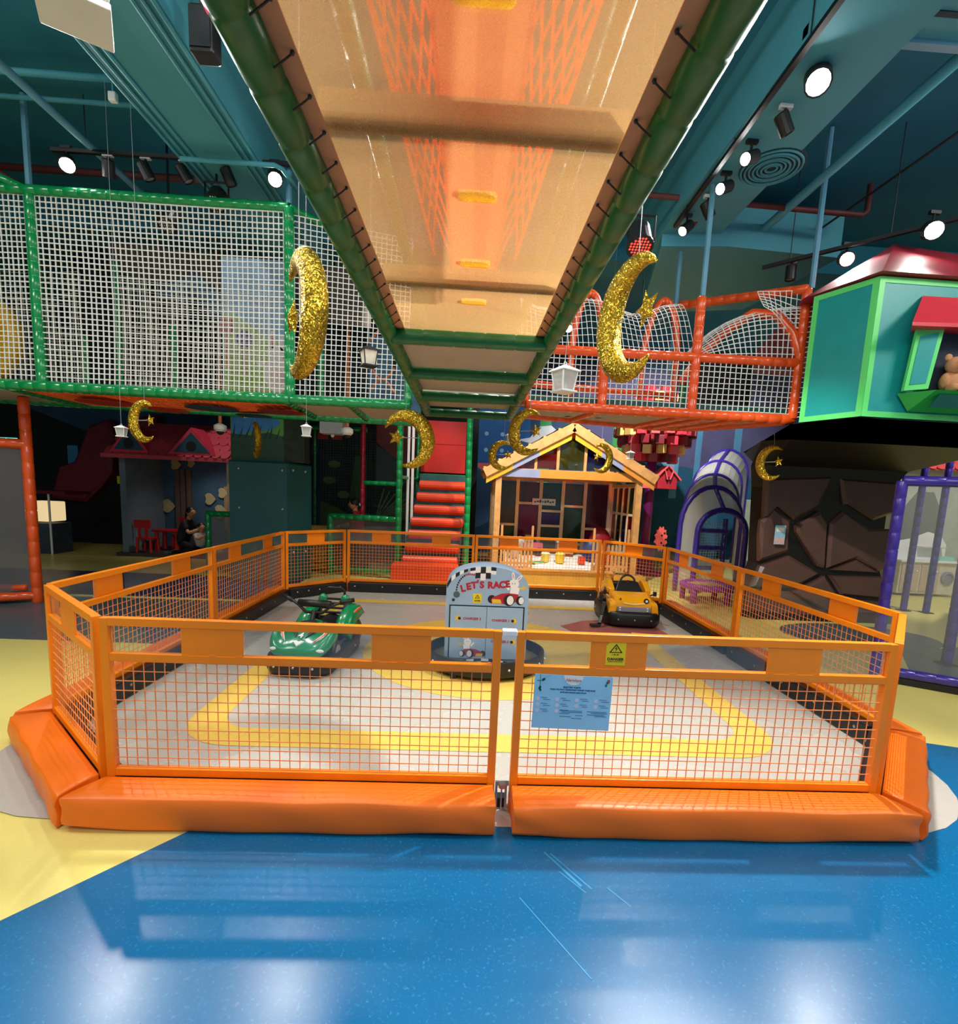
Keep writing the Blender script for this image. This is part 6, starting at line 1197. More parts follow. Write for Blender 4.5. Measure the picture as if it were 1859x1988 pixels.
obj('left_wing', MB().prism([(-8.70, 2.76), (-8.27, 2.92), (-8.16, 2.45), (-8.27, 1.72), (-8.53, 1.36), (-8.9, 1.0), (-9.67, 1.05), (-9.46, 1.77), (-9.1, 1.92)], (0, 12.12, 0), (1, 0, 0), (0, 0, 1), 0.3, inset=0.06), M_dred, ark); obj('right_wing', MB().prism([(-7.64, 2.98), (-7.2, 3.08), (-7.2, 1.1), (-7.7, 1.46), (-7.9, 1.94), (-7.9, 2.46)], (0, 12.12, 0), (1, 0, 0), (0, 0, 1), 0.3, inset=0.06), M_dred, ark)
obj('curtain', MB().span((-9.0, 12.40, 0), (-7.2, 12.44, 2.3)), mat('curtain_black', (14, 14, 20), 0.9), ark); obj('yellow_notice', MB().span((-8.30, 12.38, 1.45), (-8.14, 12.395, 1.63)), M_stk, ark)
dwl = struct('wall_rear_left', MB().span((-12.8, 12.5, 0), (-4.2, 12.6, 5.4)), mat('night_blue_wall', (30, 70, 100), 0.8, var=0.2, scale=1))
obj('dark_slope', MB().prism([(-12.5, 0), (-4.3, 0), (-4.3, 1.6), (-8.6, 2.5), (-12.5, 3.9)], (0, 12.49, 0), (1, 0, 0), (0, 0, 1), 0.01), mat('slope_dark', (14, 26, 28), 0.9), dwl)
for x, z in ((-9.35, 2.05), (-8.75, 2.05)): obj('blue_niche', MB().span((x - 0.12, 12.47, z - 0.35), (x + 0.12, 12.48, z + 0.25)), mat('niche_blue', (60, 130, 180), 0.7), dwl)  # flat blue rectangles on the rear left wall
ki = thing('lit_kiosk', 'small kiosk with a glowing cream lamp box at the far left', 'kiosk', (-8.3, 10.6, 0))
obj('counter', MB().span((-9.0, 10.5, 0), (-8.36, 11.0, 0.62)), mat('kiosk_grey', (56, 70, 84), 0.7, var=0.2, scale=5), ki); obj('lamp_box', MB().span((-8.85, 10.45, 0.66), (-8.38, 10.9, 1.06)), lamp_mat('lamp_cream', (226, 200, 150), 0.75), ki, bevel=0.02); obj('canopy', MB().span((-9.1, 10.4, 1.22), (-8.0, 11.1, 1.28)), M_dred, ki); obj('corner_rod', MB().tube([(-8.36, 10.45, 0), (-8.36, 10.45, 1.25)], 0.02, 6), M_wht, ki)
# orange mesh panel at the left edge, exit sign
ol = thing('orange_mesh_panel', 'grey mesh panel in an orange foam pipe frame at the left edge', 'panel', (-5.6, 6.4, 0))
def oq(p0, p1, r=0.06): return obj('foam_pipe', MB().foam(p0, p1, r, 0.2, 10), M_opipe, ol, smooth=True)
oq((-5.42, 6.5, 0), (-5.42, 6.5, 2.54)); oq((-5.42, 6.5, 1.98), (-6.6, 5.95, 1.98)); oq((-5.42, 6.5, 0.09), (-6.6, 5.85, 0.09), 0.055); oq((-5.5, 6.45, 0.2), (-6.6, 6.3, 0.2), 0.04); oq((-6.62, 5.9, 0), (-6.62, 5.9, 2.0))
obj('mesh_sheet', MB().add([(-5.46, 6.48, 0.15), (-6.6, 5.93, 0.15), (-6.6, 5.93, 1.95), (-5.46, 6.48, 1.95)], [(0, 1, 2, 3)]), sheer_mat('grey_mesh_left', (140, 140, 142), 0.35, 0.4, 400), ol)
ex = thing('exit_sign', 'lit green and white exit sign at the left edge', 'sign', (-6.1, 7.0, 2.0)); obj('lit_panel', MB().span((-6.3, 7.0, 1.99), (-5.97, 7.03, 2.08)), lamp_mat('exit_glow', (110, 220, 210), 1.2), ex)
for k, x in enumerate((-6.24, -6.14, -6.04)): obj('pictogram', MB().prism([(x - 0.03, 2.0), (x, 2.03), (x + 0.02, 2.0), (x + 0.03, 2.035), (x + 0.01, 2.07), (x - 0.02, 2.06)], (0, 6.996, 0), (1, 0, 0), (0, 0, 1), 0.003), lamp_mat('exit_white', (245, 255, 250), 1.6), ex)
# ------------------------------------------------------------------ ceiling services
dl = struct('trim_1', MB().span((-2.98, 1.0, 4.82), (-2.2, 13.6, 5.4)), M_duct); dl['label'] = 'light teal dropped beam, left'
dr_ = struct('trim_2', MB().span((2.18, 1.0, 4.80), (2.86, 7.2, 5.4)), M_duct); dr_['label'] = 'light teal dropped beam, right'
struct('trim_3', MB().prism([(2.2, 6.4), (2.95, 6.3), (4.4, 6.4), (4.2, 8.2), (2.7, 8.6)], (0, 0, 4.66), (1, 0, 0), (0, 1, 0), -0.5), M_duct)
struct('trim_4', MB().span((-13, 7.6, 5.0), (11, 8.2, 5.4)), M_ceil); struct('trim_5', MB().span((-13, 2.0, 5.2), (11, 2.3, 5.4)), M_ceil)
cp = thing('ceiling_conduit', 'teal painted conduits along the left dropped beam', 'pipe', (-2.6, 6, 4.8))
for x in (-2.97, -2.90, -2.83, -2.36, -2.29, -2.22): obj('conduit', MB().tube([(x, 1.0, 4.80), (x, 13.0, 4.80)], 0.016, 6), M_duct, cp)
def pipe(label, pts, r, m): t = tag(obj('ceiling_pipe', MB().tube(pts, r, 8), m, smooth=True), label, 'pipe'); return t
M_rust = mat('maroon_pipe', (92, 40, 40), 0.6)
pipe('pale teal pipe running along the ceiling at the far left', [(-3.9, 3.0, 4.9), (-3.9, 13, 4.9)], 0.035, M_steel)
pipe('pale teal pipe running along the ceiling at the right', [(3.42, 3.0, 4.9), (3.36, 12, 4.9)], 0.045, M_duct)
pipe('thin dark cable along the ceiling at the far right', [(4.2, 3.5, 4.95), (4.0, 9, 4.95)], 0.012, M_dark)
pipe('maroon sprinkler pipe crossing the ceiling at the right with an upturned end', [(1.2, 5.9, 4.95), (4.25, 5.9, 4.88), (4.3, 5.9, 4.92), (4.3, 5.9, 5.2)], 0.03, M_rust)
pipe('maroon sprinkler pipe crossing the ceiling at the left', [(-6, 6.6, 5.15), (-2.9, 6.6, 5.15)], 0.04, M_rust)
pipe('teal pipe pair front crossing the ceiling at the left', [(-6, 5.2, 5.2), (-2.9, 5.2, 5.2)], 0.03, M_duct)
pipe('teal pipe crossing the ceiling beyond the left pair', [(-6, 5.6, 5.25), (-2.9, 5.6, 5.25)], 0.022, M_duct)
pipe('teal conduit loop under the left beam above the track lights', [(-2.9, 5.45, 4.72), (-2.0, 5.45, 4.72), (-1.95, 5.5, 4.72), (-1.9, 5.9, 4.72)], 0.022, M_duct)
pipe('teal pipe along the ceiling beside the net bridge at left', [(-1.55, 3.0, 5.1), (-1.55, 12, 5.1)], 0.022, M_duct)
pipe('teal pipe along the ceiling beside the net bridge at right', [(1.75, 3.0, 5.2), (1.75, 12, 5.2)], 0.04, M_ceil)
pipe('thick teal pipe bundle at the right ceiling edge of the bridge', [(1.3, 5.4, 5.15), (1.85, 5.4, 5.15)], 0.035, M_ceil)
pipe('maroon slanting brace above the left corner of the green deck', [(-4.62, 5.8, 4.5), (-5.4, 5.6, 4.9)], 0.045, M_rust)
# track lights
LENS = lamp_mat('spot_lens', (255, 252, 245), 60.0)
def track(label, a, b):
    t = thing('light_track', label, 'light track', a); obj('rail', MB().beam(a, b, 0.04, 0.035), M_dark, t)
    for f in (0.12, 0.5, 0.88):
        p = Vector(a).lerp(Vector(b), f); obj('drop_rod', MB().tube([p, (p.x, p.y, 5.38)], 0.005, 5), M_dark, t)
track('black light track hanging above the green deck', (-4.3, 5.7, 4.86), (-1.45, 5.66, 4.86)); track('black light track along the right dropped beam', (2.16, 3.4, 4.74), (2.24, 6.1, 4.74)); track('black light track above the treehouse roof', (3.3, 6.1, 4.36), (4.9, 4.4, 4.36))
def spot(label, loc, aim, on=0.0, r=0.055, L=0.16, cone=100):
    """track head: adapter, arm, can, lens; aim is the direction the beam leaves"""
    t = thing('track_spotlight', label, 'spotlight', loc, group='black track spotlights on the ceiling'); d = Vector(aim).normalized(); q = d.to_track_quat('Z', 'Y').to_matrix().to_4x4()
    can = MB().lathe([(r * 0.8, -L / 2), (r, -L / 2 + 0.01), (r, L / 2), (r * 0.86, L / 2), (r * 0.8, L / 2 - 0.03)], (0, 0, 0), 14); can.v = [tuple(Vector(loc) + (q @ Vector(v))) for v in can.v]; obj('can', can, M_dark, t)
    ln = MB().lathe([(0.001, L / 2 - 0.012), (r * 0.84, L / 2 - 0.014), (r * 0.84, L / 2 - 0.022)], (0, 0, 0), 14); ln.v = [tuple(Vector(loc) + (q @ Vector(v))) for v in ln.v]
    obj('lens', ln, LENS if on else mat('dull_lens', (150, 156, 160), 0.2), t)
    obj('arm', MB().tube([Vector(loc), Vector(loc) + Vector((0, 0, r + 0.06))], 0.012, 6), M_dark, t); obj('adapter', MB().box((loc[0], loc[1], loc[2] + r + 0.07), (0.10, 0.035, 0.03)), M_wht if not on else M_dark, t)
    if on:
        d_ = bpy.data.lights.new('spot_lamp', 'SPOT'); d_.energy = on; d_.spot_size = math.radians(cone); d_.spot_blend = 0.6; d_.shadow_soft_size = 0.05; d_.color = (1.0, 0.98, 0.94)
        o = bpy.data.objects.new('spot_lamp', d_); C.objects.link(o); o.location = Vector(loc) + d * (L / 2 + 0.06); o.rotation_euler = d.to_track_quat('-Z', 'Y').to_euler()
    return t
spot('lit track spotlight glaring at the far left above the green deck', (-4.15, 5.69, 4.74), (0.5, -0.65, -0.6), 150, 0.075); spot('lit track spotlight glaring above the right end of the green deck', (-2.08, 5.67, 4.73), (0.25, -0.7, -0.65), 150, 0.075)
spot('large lit spotlight glaring at the upper right dropped beam', (2.42, 4.0, 4.73), (-0.3, -0.6, -0.75), 800, 0.09); spot('lit track spotlight glaring above the green corner of the treehouse', (3.92, 5.6, 4.28), (-0.35, -0.75, -0.4), 150, 0.075, cone=64); spot('lit spotlight glaring above the red treehouse roof', (4.3, 5.0, 4.3), (-0.4, -0.75, -0.4), 130, 0.085, cone=60)
for lab, x, yy, aim, on in (('unlit track head with grey tag, first from the left glare', -3.75, 5.7, (-0.2, 0.3, -0.9), 0), ('unlit slanted track head, second from the left glare', -3.38, 5.7, (0.35, 0.2, -0.8), 0), ('unlit slanted track head, third from the left glare', -3.0, 5.7, (0.45, 0.2, -0.8), 0), ('unlit track head beside the round stage lamp', -2.56, 5.7, (0.3, 0.3, -0.8), 0)):
    spot(lab, (x, yy, 4.72), aim, on)
spot('small lit track head nearest the round ceiling vent', (2.36, 4.76, 4.66), (-0.75, -0.4, -0.45), 60); spot('small lit track head beyond the round ceiling vent', (2.36, 5.2, 4.66), (-0.75, -0.4, -0.45), 60); spot('small lit track head at the far end of the right track', (2.30, 5.92, 4.64), (-0.6, -0.3, -0.6), 60)
spot('unlit square track head before the glare on the right track', (2.40, 4.35, 4.66), (0.5, 0.1, -0.8), 0); spot('unlit square track head between the small lit heads', (2.36, 5.55, 4.64), (0.5, 0.1, -0.8), 0); spot('unlit track head hanging over the treehouse track end', (3.55, 5.95, 4.26), (0, 0, -1), 0); spot('dim lit track head at the top edge left of the bridge', (-1.95, 3.55, 4.75), (0.3, -0.5, -0.8), 20)
def stage(label, loc, aim, red):
    t = thing('stage_lamp', label, 'stage lamp', loc); d = Vector(aim).normalized(); q = d.to_track_quat('Z', 'Y').to_matrix().to_4x4()
    T = lambda m: setattr(m, 'v', [tuple(Vector(loc) + (q @ Vector(v))) for v in m.v]) or m
    obj('housing', T(MB().lathe([(0.06, -0.12), (0.09, -0.08), (0.098, 0.08), (0.105, 0.085), (0.105, 0.1), (0.09, 0.1)], (0, 0, 0), 18)), M_dark, t)
    fc = obj('lamp_face', T(MB().lathe([(0.001, 0.098), (0.088, 0.098), (0.088, 0.09)], (0, 0, 0), 18)), lamp_mat('red_lamp', (230, 16, 14), 0.8) if red else mat('lamp_face_dark', (60, 62, 66), 0.3), t)
    ds = MB()
    for i in range(-3, 4):
        for j in range(-3, 4):
            if i * i + j * j < 11: ds.ball((i * 0.024, j * 0.024, 0.1), (0.009, 0.009, 0.004), 6, 4)
    obj('led', T(ds), lamp_mat('red_led', (255, 60, 50), 2.0) if red else M_wht, fc)
    obj('yoke', MB().tube([(loc[0] - 0.12, loc[1], loc[2]), (loc[0] - 0.12, loc[1], loc[2] + 0.16), (loc[0] + 0.12, loc[1], loc[2] + 0.16), (loc[0] + 0.12, loc[1], loc[2])], 0.012, 6), M_dark, t); obj('clamp_rod', MB().tube([(loc[0], loc[1], loc[2] + 0.16), (loc[0], loc[1], 5.38)], 0.012, 6), M_dark, t)
stage('round black LED stage lamp over the green deck', (-2.75, 5.85, 4.58), (0.05, -0.55, -0.8), False); stage('round stage lamp glowing red above the right large moon', (1.262, 4.2, 3.68), (0.0, -0.45, -0.9), True); stage('small black stage lamp behind the green deck top pipe', (-3.5, 6.3, 4.55), (0, -0.5, -0.8), False)
# loudspeakers, detectors, vent, boxes
sk = thing('ceiling_speaker', 'black loudspeaker hung at the top left beside the dropped beam', 'speaker', (-1.95, 4.03, 4.72)); obj('box', MB().box((-1.95, 4.03, 4.72), (0.17, 0.14, 0.30)), M_dark, sk, bevel=0.02); obj('bracket', MB().beam((-1.95, 4.03, 4.86), (-1.95, 3.9, 5.38), 0.05, 0.03), M_dark, sk); obj('grille', MB().box((-1.95, 3.955, 4.72), (0.14, 0.01, 0.25)), M_blk, sk)
sk2 = thing('ceiling_speaker', 'small black box lamp behind the left bridge pipe', 'speaker', (-1.70, 4.25, 4.85)); obj('box', MB().box((-1.70, 4.25, 4.86), (0.14, 0.14, 0.18)), M_dark, sk2, bevel=0.01)
dt = thing('smoke_detector', 'white smiling round detector disc beside the left bridge pipe', 'detector', (-1.72, 4.25, 4.70)); obj('stem', MB().tube([(-1.72, 4.25, 4.71), (-1.72, 4.25, 5.4)], 0.012, 6), M_dark, dt); obj('disc', MB().lathe([(0.02, -0.03), (0.07, -0.02), (0.075, 0.0), (0.075, 0.02)], (-1.72, 4.25, 4.70), 18), M_wht, dt); obj('slot', MB().tube([(-1.72 + 0.045 * math.cos(a), 4.25 + 0.045 * math.sin(a), 4.678) for a in [PI + PI * k / 8 for k in range(9)]], 0.004, 5), M_dark, dt)
s3 = thing('siren', 'white grilled siren with pink collar at the top of the bridge pipe', 'siren', (-1.68, 3.88, 4.68)); obj('stem', MB().tube([(-1.68, 3.88, 4.72), (-1.68, 3.88, 5.4)], 0.012, 6), M_dark, s3); obj('dome', MB().lathe([(0.012, -0.07), (0.06, -0.05), (0.08, 0.0), (0.07, 0.05), (0.04, 0.06)], (-1.68, 3.88, 4.68), 18), M_wht, s3, smooth=True)
sl_ = MB()
for k in range(5): sl_.beam((-1.73 + k * 0.025, 3.81, 4.635), (-1.73 + k * 0.025, 3.835, 4.655), 0.008, 0.02)
obj('slot', sl_, M_dark, s3); obj('collar', MB().tube([(-1.74 + 0.09 * math.cos(a), 3.8, 4.74 + 0.09 * math.sin(a)) for a in [2 * PI * k / 18 for k in range(18)]], 0.02, 6, closed=True), mat('collar_pink', (220, 60, 100), 0.5), s3)
vt = thing('ceiling_vent', 'round teal ceiling diffuser vent beside the right dropped beam', 'vent', (2.74, 5.1, 4.78))
for k in range(7): obj('vane', MB().tube([(2.74 + (0.05 + 0.035 * k) * math.cos(a), 5.1 + (0.05 + 0.035 * k) * math.sin(a), 4.79 - 0.007 * (k % 2)) for a in [2 * PI * j / 30 for j in range(30)]], 0.010, 5, closed=True), M_duct, vt)
obj('back_plate', MB().lathe([(0.001, 0.0), (0.28, 0.0), (0.29, 0.02)], (2.74, 5.1, 4.795), 28), mat('vent_dark', (14, 50, 60), 0.7), vt)
ac = thing('ceiling_unit', 'pale teal ceiling air unit at the top right', 'air unit', (2.6, 3.4, 4.9)); obj('case', MB().span((2.2, 2.5, 4.86), (3.5, 3.82, 5.2)), M_duct, ac, bevel=0.02); obj('lip', MB().span((2.18, 3.78, 4.83), (3.52, 3.84, 4.90)), M_steel, ac)
gb = MB()
for k in range(8): gb.span((2.35, 2.6 + k * 0.14, 4.852), (3.4, 2.64 + k * 0.14, 4.86))
obj('grille', gb, mat('vent_dark', (14, 50, 60), 0.7), ac)
for lab, x, yy, z in (('small white sensor box under the pipes at the left ceiling', -3.35, 5.2, 5.05), ('small white sensor box above the round stage lamp', -2.72, 5.5, 4.95), ('small white sensor at right of the bridge, nearer', 1.62, 5.3, 5.0), ('small white sensor at right of the bridge, farther', 1.35, 5.6, 5.0)):
    sn = thing('ceiling_sensor', lab, 'sensor', (x, yy, z)); obj('box', MB().box((x, yy, z), (0.07, 0.05, 0.08)), M_wht, sn, bevel=0.01); obj('stem', MB().tube([(x, yy, z + 0.03), (x, yy, 5.38)], 0.008, 5), M_duct, sn)
def dome(label, x, yy, z, pole):
    c = thing('dome_camera', label, 'camera', (x, yy, z)); obj('housing', MB().lathe([(0.06, -0.03), (0.09, 0.0), (0.09, 0.06), (0.04, 0.09)], (x, yy, z), 16), M_wht, c, smooth=False); obj('dome', MB().ball((x, yy, z - 0.03), (0.055, 0.055, 0.05), 12, 8), M_blk, c, smooth=True); obj('pole', MB().tube([(x, yy, z + 0.1), (x, yy, pole)], 0.025, 8), mat('pole_orange', (220, 120, 60), 0.5), c)
dome('white dome camera on an orange pole above the scalloped red roof', -3.84, 8.1, 2.42, 5.4); dome('white dome camera on an orange pole beside the grey box', -1.90, 8.1, 2.46, 5.4)
gbx = thing('speaker_box', 'light grey box hung above the netted enclosure', 'box', (-2.2, 8.4, 2.62)); obj('case', MB().box((-2.2, 8.4, 2.60), (0.36, 0.25, 0.28)), mat('case_grey', (176, 178, 182), 0.5), gbx, bevel=0.01); obj('knob', MB().ball((-2.2, 8.38, 2.44), 0.03, 8, 6), M_wht, gbx); obj('strap', MB().box((-2.2, 8.4, 4.06), (0.03, 0.03, 2.7)), M_dark, gbx)
st_ = tag(obj('warning_triangle', MB().prism([(-0.1, 0), (0.1, 0.02), (0.09, 0.12)], (2.4, 6.2, 4.796), (1, 0, 0), (0, -1, 0.0), 0.006), mat('sticker_maroon', (120, 30, 50), 0.6)), 'small maroon triangle sticker under the right beam end', 'sticker')

# ------------------------------------------------------------------ people
def skin_mesh(name, joints, edges, m, parent, root=0, lv=2):
    me = bpy.data.meshes.new(name); off = wloc(parent); me.from_pydata([Vector(j[0]) - off for j in joints], edges, []); me.update(); me.materials.append(m)
    o = bpy.data.objects.new(name, me); C.objects.link(o); o.parent = parent
    o.modifiers.new('skin', 'SKIN'); me.skin_vertices.new() if not me.skin_vertices else None
    for i, j in enumerate(joints): sv = me.skin_vertices[0].data[i]; r = j[1]; sv.radius = r if isinstance(r, tuple) else (r, r); sv.use_root = (i == root)
    s = o.modifiers.new('sub', 'SUBSURF'); s.levels = lv; s.render_levels = lv
    for p in me.polygons: p.use_smooth = True
    return o
M_skin = mat('skin_tone', (206, 146, 112), 0.55, var=0.05); M_hair = mat('dark_hair', (22, 17, 16), 0.5, var=0.2, scale=40)
def head(parent, c, s, face, hairlen=0.0, bun=False):
    """head facing the unit vector 'face' (x,y), with nose, eyes, mouth, ears and hair"""
    f = Vector((face[0], face[1], 0)).normalized(); sd = Vector((-f.y, f.x, 0)); c = Vector(c); at_ = lambda a, b, z: tuple(c + f * (a * s) + sd * (b * s) + Vector((0, 0, z * s)))
    def shp(p):
        q = Vector(p); z = q.z; k = 1 - 0.22 * max(0, -z) ** 1.3
        loc = f * (q.x * 0.92 * k + 0.05 * max(0, -z)) + sd * (q.y * 0.74 * k); return Vector((loc.x, loc.y, z * 1.0))
    hd = obj('head', MB().ball(tuple(c), s, 16, 12, shp), M_skin, parent, smooth=True)
    obj('nose', MB().ball(at_(0.93, 0, -0.08), (0.11 * s, 0.11 * s, 0.16 * s), 8, 6), M_skin, hd, smooth=True)
    for b in (-0.3, 0.3): obj('eye', MB().ball(at_(0.83, b, 0.05), (0.09 * s, 0.09 * s, 0.055 * s), 8, 6), M_ink, hd)
    obj('mouth', MB().tube([at_(0.80, -0.2, -0.42), at_(0.86, 0, -0.44), at_(0.80, 0.2, -0.42)], 0.045 * s, 6), mat('lip_tone', (160, 80, 76), 0.5), hd)
    for b in (-0.74, 0.74): obj('ear', MB().ball(at_(-0.02, b, 0), (0.12 * s, 0.12 * s, 0.2 * s), 8, 6), M_skin, hd, smooth=True)
    h = MB().ball(at_(-0.14, 0, 0.20), s * 1.0, 16, 12, lambda p: Vector((f * (p.dot(f) * 0.96) + sd * (p.dot(sd) * 0.86)).to_tuple()[:2] + (p.z * 0.95 if p.z > -0.1 else p.z * 0.6,)))
    if hairlen: h.tube([at_(-0.35, 0, 0.3), at_(-0.75, 0, -0.5), at_(-0.95, 0.05, -1.2), at_(-1.0, 0.05, -hairlen)], [0.75 * s, 0.72 * s, 0.6 * s, 0.25 * s], 10)
    if bun: h.ball(at_(-1.0, 0, -0.25), 0.52 * s, 10, 8)
    obj('hair', h, M_hair, parent, smooth=True)
    if bun: obj('hair_tie', MB().tube([at_(-0.95 + 0.1 * math.cos(a), 0.48 * math.sin(a), 0.05 + 0.34 * math.cos(a)) for a in [2 * PI * k / 12 for k in range(12)]], 0.14 * s, 6, closed=True), M_wht, parent, smooth=True)
def hand(parent, w, d, up, s, thumb=1):
    """palm, four unequal curled fingers and a thumb leaving the side of the palm"""
    w, d, u = Vector(w), Vector(d).normalized(), Vector(up).normalized(); sd = d.cross(u).normalized(); m = MB()
    m.tube([w, w + d * 0.03 * s, w + d * 0.085 * s], [0.022 * s, 0.036 * s, 0.034 * s], 8)
    for k, L in enumerate((0.062, 0.072, 0.066, 0.05)):
        b = w + d * 0.08 * s + sd * (k - 1.5) * 0.019 * s; m.tube([b, b + d * L * 0.45 * s, b + (d * 0.75 - u * 0.35) * L * s, b + (d * 0.8 - u * 0.8) * L * s], [0.010 * s, 0.010 * s, 0.009 * s, 0.007 * s], 6)
    b = w + d * 0.03 * s - sd * 0.03 * s * thumb; m.tube([b, b + (d * 0.6 - sd * 0.8 * thumb) * 0.035 * s, b + (d * 1.0 - sd * 0.6 * thumb - u * 0.3) * 0.06 * s], [0.012 * s, 0.011 * s, 0.008 * s], 6)
    obj('hand', m, M_skin, parent, smooth=True)
# kneeling woman in black, turned right towards the child
kw = thing('person', 'woman in black kneeling with long dark hair, helping a child, back left', 'person', (-5.9, 10.95, 0.07)); M_bkc = mat('black_cloth', (18, 17, 20), 0.8)
bx, by = -6.05, 10.95
J = [((bx, by, 0.34), 0.15), ((bx + 0.05, by, 0.52), 0.135), ((bx + 0.12, by, 0.70), 0.14), ((bx + 0.15, by, 0.79), 0.06),
     ((bx + 0.13, by - 0.15, 0.72), 0.065), ((bx + 0.22, by - 0.2, 0.58), 0.055),
     ((bx + 0.13, by + 0.15, 0.72), 0.065), ((bx + 0.24, by + 0.18, 0.58), 0.055),
     ((bx + 0.05, by - 0.11, 0.26), 0.105), ((bx + 0.34, by - 0.14, 0.20), 0.08), ((bx + 0.10, by - 0.15, 0.10), 0.06), ((bx - 0.14, by - 0.15, 0.08), 0.05),
     ((bx + 0.05, by + 0.11, 0.26), 0.105), ((bx + 0.34, by + 0.14, 0.20), 0.08), ((bx + 0.10, by + 0.15, 0.10), 0.06), ((bx - 0.14, by + 0.15, 0.08), 0.05)]
E_w = [(0, 1), (1, 2), (2, 3), (2, 4), (4, 5), (2, 6), (6, 7), (0, 8), (8, 9), (9, 10), (10, 11), (0, 12), (12, 13), (13, 14), (14, 15)]
skin_mesh('body', J, E_w, M_bkc, kw)
skin_mesh('forearm', [((bx + 0.21, by - 0.2, 0.595), 0.046), ((bx + 0.25, by - 0.21, 0.52), 0.043), ((bx + 0.36, by - 0.16, 0.56), 0.036), ((bx + 0.45, by - 0.1, 0.62), 0.028)], [(0, 1), (1, 2), (2, 3)], M_skin, kw); skin_mesh('forearm', [((bx + 0.23, by + 0.18, 0.595), 0.046), ((bx + 0.28, by + 0.18, 0.52), 0.043), ((bx + 0.38, by + 0.12, 0.56), 0.036), ((bx + 0.46, by + 0.05, 0.62), 0.028)], [(0, 1), (1, 2), (2, 3)], M_skin, kw)
hand(kw, (bx + 0.45, by - 0.1, 0.62), (0.9, 0.3, 0.3), (0, 0, 1), 0.9); hand(kw, (bx + 0.46, by + 0.05, 0.62), (0.9, -0.3, 0.3), (0, 0, 1), 0.9, -1)
obj('neck', MB().tube([(bx + 0.14, by, 0.76), (bx + 0.18, by, 0.86)], 0.05, 10), M_skin, kw, smooth=True)
head(kw, (bx + 0.21, by, 0.93), 0.112, (0.85, -0.55), 2.6)
for s in (-1, 1): obj('shoe', MB().ball((bx - 0.22, by + s * 0.15, 0.06), (0.11, 0.045, 0.05), 10, 6), mat('shoe_teal', (60, 110, 104), 0.6), kw, smooth=True)
# child on the floor
ch = thing('person', 'small child in a pale shirt sitting beside the kneeling woman, holding a phone', 'person', (-5.5, 10.9, 0.07)); M_psh = mat('pale_shirt', (196, 184, 176), 0.8); cx, cy = -5.62, 10.86
skin_mesh('body', [((cx, cy, 0.20), 0.10), ((cx, cy, 0.34), 0.095), ((cx + 0.01, cy, 0.47), 0.09), ((cx + 0.01, cy, 0.53), 0.04), ((cx - 0.06, cy - 0.09, 0.48), 0.042), ((cx - 0.0, cy - 0.13, 0.40), 0.036), ((cx + 0.05, cy + 0.1, 0.48), 0.042), ((cx + 0.12, cy + 0.08, 0.40), 0.036)], [(0, 1), (1, 2), (2, 3), (2, 4), (4, 5), (2, 6), (6, 7)], M_psh, ch)
for s in (-1, 1): skin_mesh('leg', [((cx + 0.02, cy + s * 0.06, 0.17), 0.065), ((cx + 0.2, cy - 0.05 + s * 0.08, 0.17), 0.055), ((cx + 0.36, cy - 0.08 + s * 0.09, 0.12), 0.042)], [(0, 1), (1, 2)], mat('dark_trousers', (40, 40, 46), 0.8), ch); obj('shoe', MB().ball((cx + 0.41, cy - 0.09 + s * 0.09, 0.125), (0.07, 0.035, 0.045), 10, 6), M_wht, ch, smooth=True)
for a, b, s in (((cx - 0.0, cy - 0.13, 0.40), (cx + 0.13, cy - 0.1, 0.47), 1), ((cx + 0.12, cy + 0.08, 0.40), (cx + 0.17, cy - 0.0, 0.47), -1)):
    skin_mesh('forearm', [(a, 0.034), (tuple((Vector(a) + Vector(b)) / 2), 0.03), (b, 0.023)], [(0, 1), (1, 2)], M_skin, ch); hand(ch, b, (0.8, 0.2 * s, 0.3), (0, 0, 1), 0.6, s)
obj('neck', MB().tube([(cx + 0.01, cy, 0.51), (cx + 0.02, cy, 0.58)], 0.034, 8), M_skin, ch, smooth=True); head(ch, (cx + 0.03, cy, 0.64), 0.092, (0.75, -0.65), 0.0)
ph = tag(obj('phone', MB().box((cx + 0.235, cy - 0.05, 0.50), (0.09, 0.012, 0.06)), M_blk, bevel=0.004), 'dark phone held by the small child', 'phone')
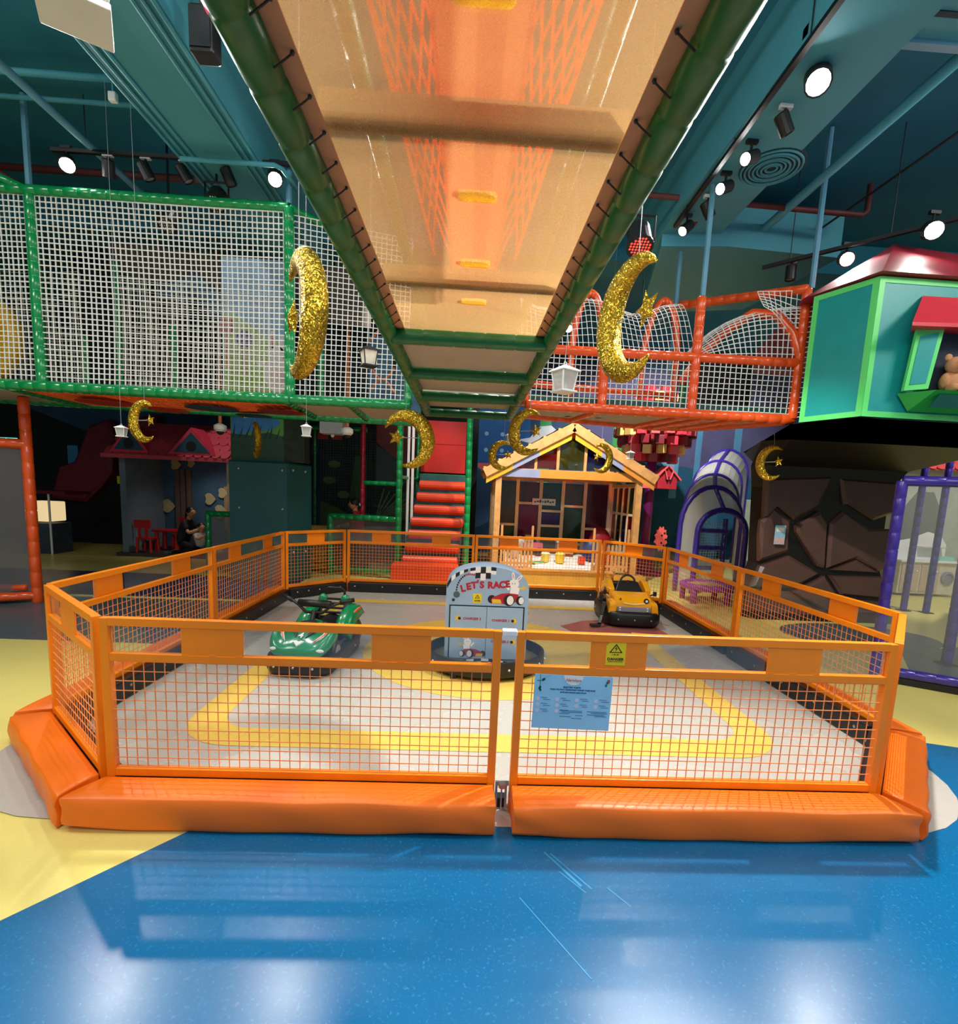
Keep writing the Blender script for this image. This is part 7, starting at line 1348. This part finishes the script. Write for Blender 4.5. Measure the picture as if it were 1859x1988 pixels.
# woman in red behind the low railing
rw = thing('person', 'woman in a red shirt with hair bun, seen in profile behind the low railing', 'person', (-2.15, 9.9, 0.0)); rx, ry = -2.08, 9.85; M_rsh = mat('red_shirt', (190, 16, 34), 0.7)
skin_mesh('body', [((rx, ry, 0.63), 0.13), ((rx - 0.03, ry, 0.83), 0.12), ((rx - 0.05, ry, 1.06), 0.13), ((rx - 0.07, ry, 1.17), 0.055), ((rx - 0.02, ry - 0.16, 1.11), 0.065), ((rx - 0.12, ry - 0.2, 0.93), 0.052), ((rx - 0.02, ry + 0.16, 1.11), 0.065), ((rx - 0.14, ry + 0.2, 0.93), 0.052)], [(0, 1), (1, 2), (2, 3), (2, 4), (4, 5), (2, 6), (6, 7)], M_rsh, rw)
for s in (-1, 1):
    skin_mesh('leg', [((rx, ry + s * 0.09, 0.61), 0.105), ((rx - 0.36, ry + s * 0.1, 0.57), 0.085), ((rx - 0.34, ry + s * 0.1, 0.30), 0.06), ((rx - 0.33, ry + s * 0.1, 0.07), 0.045)], [(0, 1), (1, 2), (2, 3)], M_bkc, rw); obj('shoe', MB().ball((rx - 0.39, ry + s * 0.1, 0.045), (0.11, 0.045, 0.045), 10, 6), M_wht, rw, smooth=True)
    a = Vector((rx - 0.12 - 0.02 * (s > 0), ry + s * 0.2, 0.93)); b = a + Vector((-0.2, -s * 0.06, -0.06)); skin_mesh('forearm', [(tuple(a), 0.045), (tuple((a + b) / 2), 0.04), (tuple(b), 0.029)], [(0, 1), (1, 2)], M_skin, rw); hand(rw, tuple(b), (-0.9, -0.1 * s, -0.2), (0, 0, 1), 0.9, s)
obj('neck', MB().tube([(rx - 0.06, ry, 1.14), (rx - 0.075, ry, 1.23)], 0.048, 10), M_skin, rw, smooth=True); head(rw, (rx - 0.09, ry, 1.295), 0.108, (-0.95, -0.3), 0.0, True)
stl = thing('low_stool', 'low dark stool under the woman in red behind the railing', 'stool', (-2.12, 9.85, 0)); obj('seat', MB().box((-2.05, 9.85, 0.46), (0.36, 0.36, 0.06)), M_dark, stl, bevel=0.015)
for x in (-2.18, -1.92):
    for yy in (9.72, 9.98): obj('leg', MB().tube([(x, yy, 0), (x, yy, 0.44)], 0.018, 6), M_dark, stl)
